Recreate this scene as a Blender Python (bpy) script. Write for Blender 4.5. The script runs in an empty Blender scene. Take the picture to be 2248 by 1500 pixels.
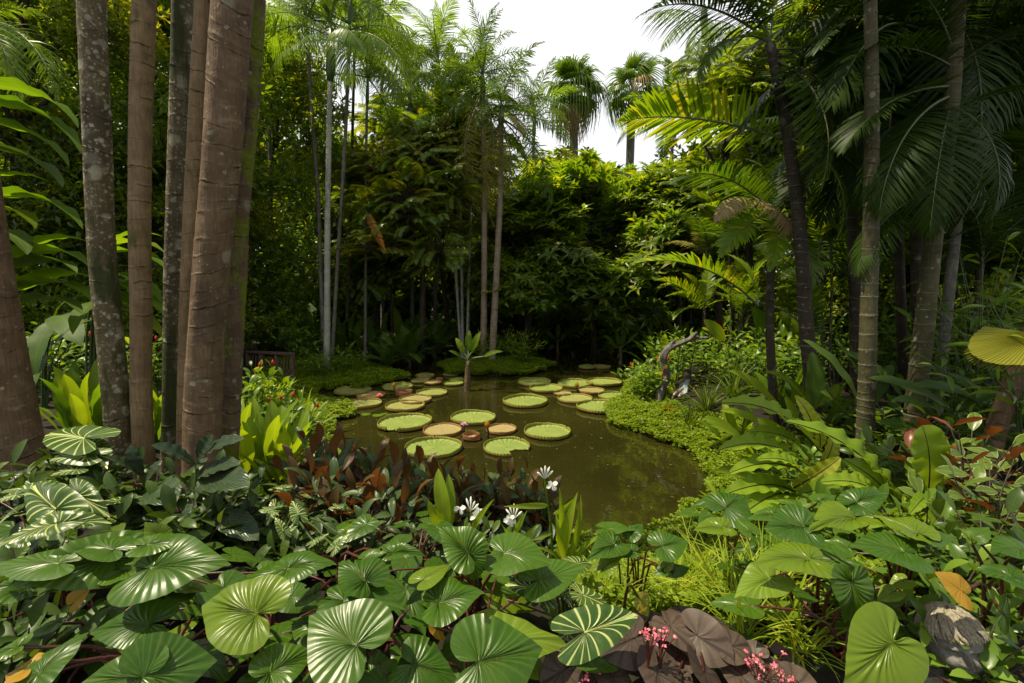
import bpy, math, random
import numpy as np
from mathutils import Vector, Matrix

SC = bpy.context.scene
COL = SC.collection
rng = np.random.default_rng(11)
R = random.Random(5)
PI = math.pi

# ---------------------------------------------------------------- camera
TILT = math.radians(7.1)
CAMZ = 2.4
cam_data = bpy.data.cameras.new('camera')
cam_data.sensor_width = 36.0
cam_data.lens = 36.0 * 1000 / 2248
cam_data.clip_start = 0.05
cam_data.clip_end = 1500
cam = bpy.data.objects.new('camera', cam_data)
COL.objects.link(cam)
cam.location = (0, 0, CAMZ)
cam.rotation_euler = (PI / 2 - TILT, 0, 0)
SC.camera = cam

# ---------------------------------------------------------------- sky and sun
SUN_EL, SUN_AZ = math.radians(65), math.radians(-92)      # azimuth from +Y towards +X
world = bpy.data.worlds.new('World')
SC.world = world
world.use_nodes = True
wn, wl = world.node_tree.nodes, world.node_tree.links
bgn = wn['Background']
skyt = wn.new('ShaderNodeTexSky')
skyt.sky_type = 'NISHITA'
skyt.sun_disc = False
skyt.sun_elevation = SUN_EL
skyt.sun_rotation = SUN_AZ
skyt.air_density = 1.2
skyt.dust_density = 2.5
tcw = wn.new('ShaderNodeTexCoord')
nsw = wn.new('ShaderNodeTexNoise')
nsw.inputs['Scale'].default_value = 1.6
nsw.inputs['Detail'].default_value = 5
nsw.inputs['Roughness'].default_value = 0.55
rmpc = wn.new('ShaderNodeValToRGB')          # bright and greyer parts of the cloud deck
rmpc.color_ramp.elements[0].position = 0.42
rmpc.color_ramp.elements[0].color = (3.8, 3.9, 4.15, 1)
rmpc.color_ramp.elements[1].position = 0.66
rmpc.color_ramp.elements[1].color = (6.2, 6.15, 6.0, 1)
mixw = wn.new('ShaderNodeMix')
mixw.data_type = 'RGBA'
mixw.inputs[0].default_value = 0.9
wl.new(tcw.outputs['Generated'], nsw.inputs['Vector'])
wl.new(nsw.outputs[0], rmpc.inputs[0])
wl.new(skyt.outputs[0], mixw.inputs[6])
wl.new(rmpc.outputs[0], mixw.inputs[7])
wl.new(mixw.outputs[2], bgn.inputs['Color'])
bgn.inputs['Strength'].default_value = 0.12

sd_ = bpy.data.lights.new('sun', 'SUN')
sd_.energy = 4.5
sd_.angle = math.radians(0.6)
sd_.color = (1.0, 0.88, 0.64)
sun = bpy.data.objects.new('sun', sd_)
COL.objects.link(sun)
_to = Vector((math.sin(SUN_AZ) * math.cos(SUN_EL), math.cos(SUN_AZ) * math.cos(SUN_EL), math.sin(SUN_EL)))
sun.rotation_euler = (-_to).to_track_quat('-Z', 'Y').to_euler()
sun.location = _to * 60

SC.view_settings.view_transform = 'Standard'
SC.view_settings.look = 'None'
SC.view_settings.exposure = 0.85
SC.view_settings.gamma = 1.0
SC.view_settings.use_curve_mapping = False
SC.render.engine = 'CYCLES'
cy = SC.cycles
cy.max_bounces = 10
cy.diffuse_bounces = 6
cy.glossy_bounces = 3
cy.transmission_bounces = 6
cy.transparent_max_bounces = 4
cy.use_denoising = True
cy.caustics_reflective = False
cy.caustics_refractive = False
cy.sample_clamp_indirect = 6.0

# ---------------------------------------------------------------- pixel rays (photo is 2248 x 1500)
_c, _s = math.cos(TILT), math.sin(TILT)


def ray(px, py):
    x, v = (px - 1124) / 1000.0, (750 - py) / 1000.0
    return Vector((x, _c + v * _s, -_s + v * _c))


def P(px, py, Y):
    d = ray(px, py)
    return Vector((0, 0, CAMZ)) + d * (Y / d.y)


def G(px, py, z=0.0):
    d = ray(px, py)
    return Vector((0, 0, CAMZ)) + d * ((z - CAMZ) / d.z)


# ---------------------------------------------------------------- mesh builder
class MB:
    def __init__(s):
        s.v, s.q, s.t, s.uv, s.va, s.qm, s.tm, s.n = [], [], [], [], [], [], [], 0

    def add(s, v, q=None, t=None, uv=None, var=0.0, m=0):
        v = np.asarray(v, dtype=np.float64).reshape(-1, 3)
        k = len(v)
        s.v.append(v)
        if q is not None and len(q):
            q = np.asarray(q, dtype=np.int64).reshape(-1, 4)
            s.q.append(q + s.n)
            s.qm.append(np.full(len(q), m))
        if t is not None and len(t):
            t = np.asarray(t, dtype=np.int64).reshape(-1, 3)
            s.t.append(t + s.n)
            s.tm.append(np.full(len(t), m))
        s.uv.append(np.zeros((k, 2)) if uv is None else np.asarray(uv, dtype=np.float64).reshape(-1, 2))
        s.va.append(np.broadcast_to(np.asarray(var, dtype=np.float64), (k,)).copy())
        s.n += k
        return s

    def mesh(s, name, mats, smooth=True):
        me = bpy.data.meshes.new(name)
        v = np.concatenate(s.v)
        q = np.concatenate(s.q) if s.q else np.zeros((0, 4), int)
        t = np.concatenate(s.t) if s.t else np.zeros((0, 3), int)
        me.vertices.add(len(v))
        me.vertices.foreach_set('co', v.ravel())
        loops = np.concatenate([q.ravel(), t.ravel()])
        me.loops.add(len(loops))
        me.loops.foreach_set('vertex_index', loops)
        nq, nt = len(q), len(t)
        me.polygons.add(nq + nt)
        st = np.concatenate([np.arange(nq) * 4, nq * 4 + np.arange(nt) * 3])
        me.polygons.foreach_set('loop_start', st)
        mi = np.concatenate(s.qm + s.tm) if (s.qm or s.tm) else np.zeros(0, int)
        me.polygons.foreach_set('material_index', mi)
        me.polygons.foreach_set('use_smooth', np.full(nq + nt, smooth))
        uvl = me.uv_layers.new(name='UVMap')
        uv = np.concatenate(s.uv)
        uvl.data.foreach_set('uv', uv[loops].ravel())
        at = me.attributes.new('var', 'FLOAT', 'POINT')
        at.data.foreach_set('value', np.concatenate(s.va))
        me.update(calc_edges=True)
        for m in (mats if isinstance(mats, (list, tuple)) else [mats]):
            me.materials.append(m)
        return me


def link(name, data, parent=None, mat=None):
    o = bpy.data.objects.new(name, data)
    COL.objects.link(o)
    if parent is not None:
        o.parent = parent
    if mat is not None:
        o.matrix_basis = mat
    return o


def tag(o, label=None, cat=None, group=None, kind=None):
    if label:
        o['label'] = label
    if cat:
        o['category'] = cat
    if group:
        o['group'] = group
    if kind:
        o['kind'] = kind
    return o


def thing(name, label, cat, loc, group=None):
    o = bpy.data.objects.new(name, None)
    o.empty_display_size = 0.05
    COL.objects.link(o)
    o.location = loc
    return tag(o, label, cat, group)


def child(name, mesh, root, M):
    """part with world matrix M under a root that is only translated"""
    return link(name, mesh, root, Matrix.Translation(-Vector(root.location)) @ M)


def wpart(name, mb, mats, root, smooth=True):
    """part whose vertices are in world space"""
    return child(name, mb.mesh(name, mats, smooth), root, Matrix.Identity(4))


def place(B, T, wmul=1.0, roll=0.0, n=None, zmul=1.0):
    B, T = Vector(B), Vector(T)
    X = T - B
    L = X.length
    X = X / L
    up = Vector(n) if n is not None else Vector((0, 0, 1))
    Z = up - X * up.dot(X)
    if Z.length < 1e-3:
        Z = Vector((0, -1, 0.2)) - X * X.dot(Vector((0, -1, 0.2)))
    Z.normalize()
    Y = Z.cross(X)
    if roll:
        q = Matrix.Rotation(roll, 3, X)
        Y, Z = q @ Y, q @ Z
    M = Matrix.Identity(4)
    for i in range(3):
        M[i][0] = X[i] * L
        M[i][1] = Y[i] * L * wmul
        M[i][2] = Z[i] * L * zmul
        M[i][3] = B[i]
    return M


def grid_faces(a, b, wrap=False):
    """quads of an (a x b) vertex grid, b fastest"""
    i, j = np.meshgrid(np.arange(a - 1), np.arange(b if wrap else b - 1), indexing='ij')
    i, j = i.ravel(), j.ravel()
    j2 = (j + 1) % b
    return np.stack([i * b + j, (i + 1) * b + j, (i + 1) * b + j2, i * b + j2], 1)


def tube(mb, pts, rad, seg=8, var=0.0, m=0, caps=True, lobes=None):
    """tube along a polyline, uv = (around, metres along)"""
    p = np.array([list(x) for x in pts], float)
    k = len(p)
    r = np.broadcast_to(np.asarray(rad, float), (k,))
    t = np.gradient(p, axis=0)
    t /= np.linalg.norm(t, axis=1)[:, None] + 1e-12
    ref = np.array([1.0, 0.0, 0.0]) if abs(t[:, 0]).mean() < 0.8 else np.array([0, 1.0, 0])
    a = np.cross(t, ref)
    a /= np.linalg.norm(a, axis=1)[:, None]
    b = np.cross(t, a)
    an = np.arange(seg + 1) * 2 * PI / seg
    rr = r[:, None] * np.ones(seg + 1)
    if lobes is not None:
        rr = rr * lobes(an, np.arange(k))
    v = p[:, None, :] + rr[..., None] * (np.cos(an)[None, :, None] * a[:, None, :] + np.sin(an)[None, :, None] * b[:, None, :])
    ln = np.concatenate([[0], np.cumsum(np.linalg.norm(np.diff(p, axis=0), axis=1))])
    uv = np.stack(np.meshgrid(ln, an / (2 * PI), indexing='ij')[::-1], -1)
    tr = None
    vv = v.reshape(-1, 3)
    uvv = uv.reshape(-1, 2)
    if caps:
        vv = np.concatenate([vv, p[:1], p[-1:]])
        uvv = np.concatenate([uvv, [[0.5, 0]], [[0.5, ln[-1]]]])
        n0 = k * (seg + 1)
        j = np.arange(seg)
        tr = np.concatenate([np.stack([np.full(seg, n0), j, j + 1], 1),
                             np.stack([np.full(seg, n0 + 1), (k - 1) * (seg + 1) + j + 1, (k - 1) * (seg + 1) + j], 1)])
    mb.add(vv, grid_faces(k, seg + 1), tr, uvv, var, m)
    return mb


def spline(ctrl, n):
    """Catmull-Rom through the control rows"""
    c = np.array([list(x) for x in ctrl], float)
    if len(c) == 2:
        return c[0] + (c[1] - c[0]) * np.linspace(0, 1, n)[:, None]
    t = np.concatenate([[0], np.cumsum(np.linalg.norm(np.diff(c, axis=0), axis=1) + 1e-9)])
    m = np.gradient(c, t, axis=0)
    u = np.linspace(0, t[-1] * (1 - 1e-9), n)
    i = np.clip(np.searchsorted(t, u, 'right') - 1, 0, len(t) - 2)
    h = (t[i + 1] - t[i])[:, None]
    f = ((u - t[i]) / (t[i + 1] - t[i]))[:, None]
    return (2 * f ** 3 - 3 * f ** 2 + 1) * c[i] + (f ** 3 - 2 * f ** 2 + f) * h * m[i] + (-2 * f ** 3 + 3 * f ** 2) * c[i + 1] + (f ** 3 - f ** 2) * h * m[i + 1]


# ---------------------------------------------------------------- materials
class NT:
    def __init__(s, name):
        s.mat = bpy.data.materials.new(name)
        s.mat.use_nodes = True
        s.n, s.l = s.mat.node_tree.nodes, s.mat.node_tree.links
        s.n.clear()
        s.out = s.n.new('ShaderNodeOutputMaterial')

    def val(s, x, sock):
        if isinstance(x, bpy.types.NodeSocket):
            s.l.new(x, sock)
        elif x is not None:
            try:
                sock.default_value = x
            except Exception:
                sock.default_value = (*x, 1.0)

    def math(s, op, a, b=None, c=None, clamp=False):
        n = s.n.new('ShaderNodeMath')
        n.operation = op
        n.use_clamp = clamp
        for i, x in enumerate((a, b, c)):
            s.val(x, n.inputs[i])
        return n.outputs[0]

    def mix(s, f, a, b, mode='MIX'):
        n = s.n.new('ShaderNodeMix')
        n.data_type = 'RGBA'
        n.blend_type = mode
        s.val(f, n.inputs[0])
        s.val(a, n.inputs[6])
        s.val(b, n.inputs[7])
        return n.outputs[2]

    def noise(s, vec, scale, detail=3, rough=0.5, dim='3D'):
        n = s.n.new('ShaderNodeTexNoise')
        n.noise_dimensions = dim
        if vec is not None:
            s.l.new(vec, n.inputs['Vector'])
        n.inputs['Scale'].default_value = scale
        n.inputs['Detail'].default_value = detail
        n.inputs['Roughness'].default_value = rough
        return n.outputs[0]

    def voronoi(s, vec, scale, feature='F1', rnd=1.0):
        n = s.n.new('ShaderNodeTexVoronoi')
        n.feature = feature
        s.l.new(vec, n.inputs['Vector'])
        n.inputs['Scale'].default_value = scale
        n.inputs['Randomness'].default_value = rnd
        return n

    def ss(s, x, a, b):
        n = s.n.new('ShaderNodeMapRange')
        n.interpolation_type = 'SMOOTHSTEP'
        s.val(x, n.inputs[0])
        n.inputs[1].default_value = a
        n.inputs[2].default_value = b
        return n.outputs[0]

    def co(s, which='Object', scale=None):
        n = s.n.new('ShaderNodeTexCoord')
        o = n.outputs[which]
        if scale:
            m = s.n.new('ShaderNodeMapping')
            m.inputs['Scale'].default_value = scale
            s.l.new(o, m.inputs[0])
            o = m.outputs[0]
        return o

    def pos(s):
        return s.n.new('ShaderNodeNewGeometry').outputs['Position']

    def sep(s, v):
        n = s.n.new('ShaderNodeSeparateXYZ')
        s.l.new(v, n.inputs[0])
        return n.outputs

    def bump(s, h, strength=0.3, dist=0.02):
        n = s.n.new('ShaderNodeBump')
        n.inputs['Strength'].default_value = strength
        n.inputs['Distance'].default_value = dist
        s.l.new(h, n.inputs['Height'])
        return n.outputs[0]

    def pbr(s, col, rough=0.5, spec=0.5, normal=None, metal=0.0, coat=0.0):
        n = s.n.new('ShaderNodeBsdfPrincipled')
        s.val(col, n.inputs['Base Color'])
        s.val(rough, n.inputs['Roughness'])
        s.val(spec, n.inputs['Specular IOR Level'])
        n.inputs['Metallic'].default_value = metal
        n.inputs['Coat Weight'].default_value = coat
        if normal is not None:
            s.l.new(normal, n.inputs['Normal'])
        return n.outputs[0]

    def done(s, sh):
        s.l.new(sh, s.out.inputs['Surface'])
        return s.mat


def leafmat(name, c1, c2, c3=None, back=None, vein=None, kind=None, vn=12, vw=0.10, vstr=0.8, slope=0.8,
            rough=0.42, tr=0.38, spec=0.22, trc=(2.1, 1.9, 0.4), bumps=0.0, edge=None, spots=None):
    """Leaf: colour drifts leaf by leaf between c1 and c2 (a few c3), veins follow the leaf's own uv"""
    def warm(c):
        return c if c is None or c[1] <= c[0] else (c[0] * (1.32 if c[0] < .55 * c[1] else 1.08), c[1] * 1.04, c[2] * .8)
    c1, c2, c3, vein = warm(c1), warm(c2), warm(c3), warm(vein)
    t = NT(name)
    oi = t.n.new('ShaderNodeObjectInfo').outputs['Random']
    at = t.n.new('ShaderNodeAttribute')
    at.attribute_name = 'var'
    f = t.math('FRACT', t.math('ADD', oi, at.outputs['Fac']))
    col = t.mix(f, c1, c2)
    if c3 is not None:
        f2 = t.math('FRACT', t.math('MULTIPLY', f, 7.31))
        col = t.mix(t.math('GREATER_THAN', f2, 0.86), col, c3)
    h = None
    if kind:
        uv = t.sep(t.co('UV'))
        u, v = uv[0], uv[1]
        nz = t.noise(t.co('Object'), 9.0, 4, 0.6)
        col = t.mix(t.math('MULTIPLY', t.ss(nz, 0.45, 0.75), 0.35), col, t.mix(0.5, col, (0.16, 0.17, 0.04)))
        if kind == 'fan':       # u runs round the margin, v from petiole to margin
            w = t.math('ABSOLUTE', t.math('SUBTRACT', t.math('FRACT', t.math('MULTIPLY', u, float(vn))), 0.5))
            mid = t.math('MULTIPLY', t.math('ABSOLUTE', t.math('SUBTRACT', u, 0.5)), t.math('MULTIPLY', v, 2.2 * vn))
            lines = t.math('SUBTRACT', 1.0, t.ss(w, vw * 0.25, vw), clamp=True)
            lines = t.math('MULTIPLY', lines, t.math('SUBTRACT', 1.0, t.math('MULTIPLY', v, 0.45)))
            lines = t.math('MAXIMUM', lines, t.math('SUBTRACT', 1.0, t.ss(mid, 0.2, 0.75), clamp=True))
            h = t.math('MULTIPLY', t.math('SINE', t.math('MULTIPLY', u, 2 * PI * vn)), 1.0)
        else:                   # pinnate: u along the leaf, v across 0..1
            av = t.math('ABSOLUTE', t.math('SUBTRACT', v, 0.5))
            w = t.math('ABSOLUTE', t.math('SUBTRACT', t.math('FRACT', t.math('MULTIPLY', t.math('SUBTRACT', u, t.math('MULTIPLY', av, slope)), float(vn))), 0.5))
            lines = t.math('SUBTRACT', 1.0, t.ss(w, vw * 0.3, vw), clamp=True)
            lines = t.math('MULTIPLY', lines, t.math('SUBTRACT', 1.0, t.math('MULTIPLY', av, 1.4), clamp=True))
            lines = t.math('MAXIMUM', lines, t.math('SUBTRACT', 1.0, t.ss(av, 0.012, 0.05), clamp=True))
            h = w
        if vein is not None:
            col = t.mix(t.math('MULTIPLY', lines, vstr), col, vein)
        if edge is not None:
            av = t.math('ABSOLUTE', t.math('SUBTRACT', v, 0.5)) if kind != 'fan' else t.math('SUBTRACT', v, 0.5)
            e = t.ss(t.math('ADD', av, t.math('MULTIPLY', nz, 0.16)), 0.47, 0.58)
            col = t.mix(t.math('MULTIPLY', e, edge[3]), col, edge[:3])
    if spots is not None:
        nz2 = t.noise(t.co('Object'), spots[4], 3, 0.6)
        col = t.mix(t.ss(nz2, spots[3], spots[3] + 0.08), col, spots[:3])
    if back is not None:
        bf = t.n.new('ShaderNodeNewGeometry').outputs['Backfacing']
        col = t.mix(bf, col, back)
    nrm = t.bump(h, bumps, 0.01) if (bumps and h is not None) else None
    sh = t.pbr(col, rough, spec, nrm)
    if tr:
        tl = t.n.new('ShaderNodeBsdfTranslucent')
        t.l.new(t.mix(1.0, col, trc, 'MULTIPLY'), tl.inputs[0])
        mx = t.n.new('ShaderNodeMixShader')
        mx.inputs[0].default_value = tr
        t.l.new(sh, mx.inputs[1])
        t.l.new(tl.outputs[0], mx.inputs[2])
        sh = mx.outputs[0]
    return t.done(sh)


def barkmat(name, c1, c2, ring=None, lichen=None, moss=None, rough=0.75, fine=60.0):
    """Palm bark: fibrous lengthwise grain, lichen discs and moss patches"""
    t = NT(name)
    o = t.co('Object')
    st = t.co('Object', (1, 1, 0.12))
    n1 = t.noise(o, 5.0, 5, 0.65)
    n2 = t.noise(st, fine, 3, 0.6)
    n3 = t.noise(t.co('Object', (1, 1, 4.0)), 7.0, 3, 0.6)
    col = t.mix(t.ss(n1, 0.3, 0.7), c1, c2)
    col = t.mix(t.math('MULTIPLY', t.ss(n2, 0.35, 0.7), 0.45), col, t.mix(0.5, c1, (0.015, 0.012, 0.008)))
    col = t.mix(t.math('MULTIPLY', t.ss(n3, 0.58, 0.75), 0.5), col, t.mix(0.5, c2, (0.30, 0.25, 0.18)))
    n5 = t.noise(t.co('Object', (1, 1, .5)), 2.3, 5, .7)
    col = t.mix(t.math('MULTIPLY', t.ss(n5, .56, .66), .55), col, t.mix(.35, (0.016, 0.011, 0.008), c1))
    uvz = t.sep(t.co('UV'))[1]
    nl = t.noise(o, 6.0, 3, .6)
    ln = t.math('ABSOLUTE', t.math('SUBTRACT', t.math('FRACT', t.math('ADD', t.math('MULTIPLY', uvz, 8.0), t.math('MULTIPLY', nl, .7))), .5))
    lines = t.math('MULTIPLY', t.math('SUBTRACT', 1.0, t.ss(ln, .02, .09), clamp=True), t.ss(t.noise(o, 3.1, 3), .48, .62))
    col = t.mix(t.math('MULTIPLY', lines, .30), col, t.mix(.6, c1, (0.012, 0.009, 0.007)))
    if lichen is not None:
        for sc, thr, amt in ((5.5, 0.27, .55), (11.0, 0.27, 0.9), (21.0, 0.27, 0.75), (38.0, 0.26, 0.6)):
            vn = t.voronoi(o, sc)
            nn = t.noise(o, sc * 1.6, 3, 0.6)
            dist = t.math('ADD', vn.outputs['Distance'], t.math('MULTIPLY', t.math('SUBTRACT', nn, 0.5), 0.60))
            pick = t.sep(vn.outputs['Color'])[0]
            msk = t.math('MULTIPLY', t.math('SUBTRACT', 1.0, t.ss(dist, thr - 0.10, thr + 0.05), clamp=True), t.math('GREATER_THAN', pick, lichen[3]))
            tone = t.mix(t.sep(vn.outputs['Color'])[1], lichen[:3], (0.17, 0.17, 0.12))
            col = t.mix(t.math('MULTIPLY', msk, amt), col, tone)
    if moss is not None:
        nm = t.noise(t.co('Object', (1, 1, 0.35)), moss[4], 5, 0.65)
        col = t.mix(t.ss(nm, moss[3], moss[3] + 0.1), col, t.mix(t.noise(o, 40, 2), moss[:3], (moss[0] * .35, moss[1] * .4, moss[2] * .4)))
    hgt = t.math('SUBTRACT', t.math('ADD', t.math('MULTIPLY', n2, 0.6), n1), t.math('MULTIPLY', lines, .5))
    return t.done(t.pbr(col, rough, 0.25, t.bump(hgt, 0.9, 0.015)))


def plainmat(name, c1, c2, rough=0.6, scale=20, spec=0.4, bump=0.2, metal=0.0):
    t = NT(name)
    n = t.noise(t.co('Object'), scale, 4, 0.6)
    return t.done(t.pbr(t.mix(t.ss(n, 0.3, 0.7), c1, c2), rough, spec, t.bump(n, bump, 0.01), metal))


M = {}
VG = (0.16, 0.26, 0.06)
M['heart'] = leafmat('heart_leaf', (0.018, 0.066, 0.004), (0.034, 0.096, 0.005), (0.070, 0.140, 0.007), back=(0.055, 0.085, 0.030),
                     vein=(0.07, 0.14, 0.03), kind='fan', vn=28, vw=0.18, vstr=0.42, rough=0.31, tr=0.28, spec=0.27, spots=(0.13, 0.10, 0.02, 0.69, 6.0))
M['heart_lime'] = leafmat('lime_heart_leaf', (0.085, 0.17, 0.02), (0.11, 0.20, 0.025), back=(0.10, 0.14, 0.03), vein=(0.2, 0.28, 0.06), kind='fan',
                          vn=28, vw=0.22, vstr=0.5, rough=0.3, tr=0.28)
M['heart_amber'] = leafmat('amber_heart_leaf', (0.30, 0.17, 0.015), (0.40, 0.22, 0.02), back=(0.30, 0.15, 0.02), vein=(0.10, 0.14, 0.02), kind='fan',
                           vn=28, vw=0.2, vstr=0.5, rough=0.4, tr=0.35)
M['heart_yellowing'] = leafmat('yellowing_heart_leaf', (0.11, 0.17, 0.02), (0.11, 0.17, 0.02), back=(0.2, 0.18, 0.03), vein=(0.3, 0.32, 0.08), kind='fan', vn=24, vw=0.2,
                               vstr=0.6, rough=0.35, tr=0.3, spots=(0.55, 0.36, 0.02, 0.52, 3.2))
M['zebra'] = leafmat('white_veined_leaf', (0.020, 0.060, 0.014), (0.035, 0.085, 0.018), back=(0.06, 0.10, 0.03), vein=(0.48, 0.55, 0.26), kind='fan', vn=22, vw=0.135,
                     vstr=1.0, rough=0.32, tr=0.2)
M['petiole'] = plainmat('dark_red_stalk', (0.045, 0.012, 0.010), (0.085, 0.022, 0.014), 0.4, 30)
M['stem'] = plainmat('green_stem', (0.03, 0.055, 0.012), (0.05, 0.075, 0.018), 0.5, 25)
M['twig'] = plainmat('brown_twig', (0.05, 0.035, 0.022), (0.08, 0.06, 0.04), 0.8, 25)
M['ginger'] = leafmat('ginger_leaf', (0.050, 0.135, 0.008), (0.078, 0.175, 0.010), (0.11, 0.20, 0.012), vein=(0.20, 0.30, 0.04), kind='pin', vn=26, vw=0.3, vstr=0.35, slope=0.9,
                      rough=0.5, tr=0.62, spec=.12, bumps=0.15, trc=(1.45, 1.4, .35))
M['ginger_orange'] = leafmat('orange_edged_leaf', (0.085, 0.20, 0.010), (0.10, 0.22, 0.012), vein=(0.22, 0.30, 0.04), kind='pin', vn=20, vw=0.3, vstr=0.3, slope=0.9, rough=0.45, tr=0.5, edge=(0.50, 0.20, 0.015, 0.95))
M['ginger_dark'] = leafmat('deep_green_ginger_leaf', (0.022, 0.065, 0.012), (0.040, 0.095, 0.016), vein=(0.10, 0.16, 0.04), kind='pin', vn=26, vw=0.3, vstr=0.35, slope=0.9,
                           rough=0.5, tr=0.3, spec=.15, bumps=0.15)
M['canna'] = leafmat('lime_leaf', (0.085, 0.185, 0.010), (0.125, 0.23, 0.014), (0.17, 0.26, 0.018), vein=(0.32, 0.42, 0.08), kind='pin', vn=24, vw=0.28, vstr=0.4, slope=0.9,
                     rough=0.4, tr=0.48, bumps=0.1)
M['nest'] = leafmat('birds_nest_frond', (0.115, 0.20, 0.012), (0.16, 0.25, 0.02), (0.26, 0.30, 0.035), vein=(0.20, 0.28, 0.03), kind='pin', vn=40, vw=0.3, vstr=0.25, slope=0.4,
                    rough=0.42, tr=0.4, bumps=0.1)
M['nest_rib'] = plainmat('dark_midrib', (0.05, 0.04, 0.012), (0.03, 0.025, 0.01), 0.5, 30)
M['copper'] = leafmat('copper_backed_leaf', (0.020, 0.050, 0.020), (0.035, 0.080, 0.026), (0.05, 0.09, 0.03), back=(0.115, 0.064, 0.020), vein=(0.07, 0.10, 0.05), kind='pin', vn=14,
                      vw=0.22, vstr=0.35, rough=0.3, tr=0.2, trc=(1.8, 1.0, 0.4), bumps=0.25)
M['copper_brown'] = leafmat('copper_brown_leaf', (0.058, 0.038, 0.016), (0.090, 0.053, 0.018), (0.045, 0.045, 0.02), back=(0.115, 0.062, 0.02), vein=(0.14, 0.08, 0.04), kind='pin', vn=14, vw=0.22, vstr=0.3, rough=0.33, tr=0.25, trc=(1.9, 1.0, 0.4), bumps=0.25)
M['dusky'] = leafmat('dusky_leaf', (0.016, 0.036, 0.022), (0.024, 0.052, 0.028), back=(0.050, 0.022, 0.018), vein=(0.035, 0.07, 0.045), kind='pin', vn=11,
                     vw=0.2, vstr=0.45, rough=0.3, tr=0.10, trc=(1.5, 0.9, 0.5), bumps=0.4)
M['begonia'] = leafmat('bronze_begonia_leaf', (0.042, 0.028, 0.022), (0.070, 0.048, 0.036), back=(0.16, 0.010, 0.012), vein=(0.022, 0.016, 0.012), kind='fan', vn=11, vw=0.20,
                       vstr=0.8, rough=0.5, tr=0.12, trc=(2.2, 0.4, 0.3))
M['pink'] = leafmat('pink_petal', (0.75, 0.16, 0.22), (0.85, 0.30, 0.34), rough=0.6, tr=0.35, trc=(1.1, 0.9, 0.9))
M['white'] = leafmat('white_petal', (0.78, 0.78, 0.72), (0.84, 0.84, 0.78), rough=0.6, tr=0.35, trc=(1.0, 1.0, 0.95))
M['lilac'] = leafmat('lilac_petal', (0.60, 0.30, 0.46), (0.75, 0.48, 0.58), rough=0.6, tr=0.35, trc=(1.0, 0.9, 1.0))
M['red'] = leafmat('red_bract', (0.45, 0.02, 0.015), (0.55, 0.05, 0.02), rough=0.45, tr=0.15, trc=(1.2, .5, .5))
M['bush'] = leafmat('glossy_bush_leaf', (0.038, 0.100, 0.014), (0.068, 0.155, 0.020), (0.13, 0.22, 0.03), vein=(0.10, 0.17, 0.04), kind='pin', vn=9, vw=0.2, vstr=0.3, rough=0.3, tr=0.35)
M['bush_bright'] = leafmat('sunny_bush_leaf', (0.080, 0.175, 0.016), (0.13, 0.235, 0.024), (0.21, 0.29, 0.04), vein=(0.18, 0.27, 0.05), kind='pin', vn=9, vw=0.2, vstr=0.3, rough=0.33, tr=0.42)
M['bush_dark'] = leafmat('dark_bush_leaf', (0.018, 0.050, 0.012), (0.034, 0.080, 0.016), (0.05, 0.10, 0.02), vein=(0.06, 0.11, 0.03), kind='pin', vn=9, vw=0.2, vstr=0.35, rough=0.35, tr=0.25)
M['croton'] = leafmat('mottled_leaf', (0.035, 0.085, 0.016), (0.07, 0.12, 0.025), back=(0.12, 0.035, 0.02), vein=(0.16, 0.20, 0.06), kind='pin', vn=9, vw=0.2, vstr=0.5,
                      rough=0.28, tr=0.22, edge=(0.28, 0.30, 0.12, 0.8))
M['croton_red'] = leafmat('red_mottled_leaf', (0.09, 0.025, 0.012), (0.13, 0.04, 0.018), back=(0.15, 0.02, 0.02), vein=(0.25, 0.10, 0.05), kind='pin', vn=9, vw=0.2, vstr=0.4, rough=0.3, tr=0.25, trc=(2, .6, .4))
M['mat_cover'] = leafmat('groundcover_leaf', (0.095, 0.175, 0.010), (0.15, 0.235, 0.014), (0.23, 0.30, 0.026), rough=0.45, tr=0.45)
M['mat_dark'] = leafmat('shaded_groundcover_leaf', (0.060, 0.150, 0.014), (0.090, 0.20, 0.018), (0.12, 0.24, 0.02), rough=0.42, tr=0.4)  # even green of the small floating leaves
M['grass'] = leafmat('striped_grass', (0.15, 0.24, 0.015), (0.22, 0.30, 0.025), (0.34, 0.36, 0.05), rough=0.45, tr=0.4)
M['strap'] = leafmat('strap_leaf', (0.035, 0.085, 0.014), (0.065, 0.125, 0.022), (0.15, 0.20, 0.05), rough=0.38, tr=0.3)
M['tree_dark'] = leafmat('dark_tree_leaf', (0.040, 0.080, 0.010), (0.075, 0.130, 0.013), (0.15, 0.18, 0.018), rough=0.28, tr=0.55, spec=0.5, trc=(2.4, 2.2, .5))
M['tree_mid'] = leafmat('tree_leaf', (0.060, 0.130, 0.014), (0.105, 0.185, 0.018), (0.19, 0.23, 0.022), rough=0.28, tr=0.55, spec=0.5, trc=(2.3, 2.1, .5))
M['tree_gold'] = leafmat('golden_tree_leaf', (0.115, 0.165, 0.014), (0.18, 0.21, 0.02), (0.24, 0.22, 0.025), rough=0.34, tr=0.55, spec=.4)
M['tree_lime'] = leafmat('lime_tree_leaf', (0.080, 0.140, 0.014), (0.13, 0.19, 0.022), (0.22, 0.25, 0.03), rough=0.36, tr=0.55, spec=.35)
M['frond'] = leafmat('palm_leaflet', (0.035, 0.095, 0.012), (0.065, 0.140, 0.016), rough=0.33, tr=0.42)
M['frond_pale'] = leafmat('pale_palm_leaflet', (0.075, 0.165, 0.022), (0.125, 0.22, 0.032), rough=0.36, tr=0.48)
M['frond_black'] = leafmat('deep_palm_leaflet', (0.012, 0.034, 0.006), (0.024, 0.058, 0.008), rough=0.45, tr=0.3, spec=.12)  # darker copy of the palm leaflet, canopy shade put into the colour
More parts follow.
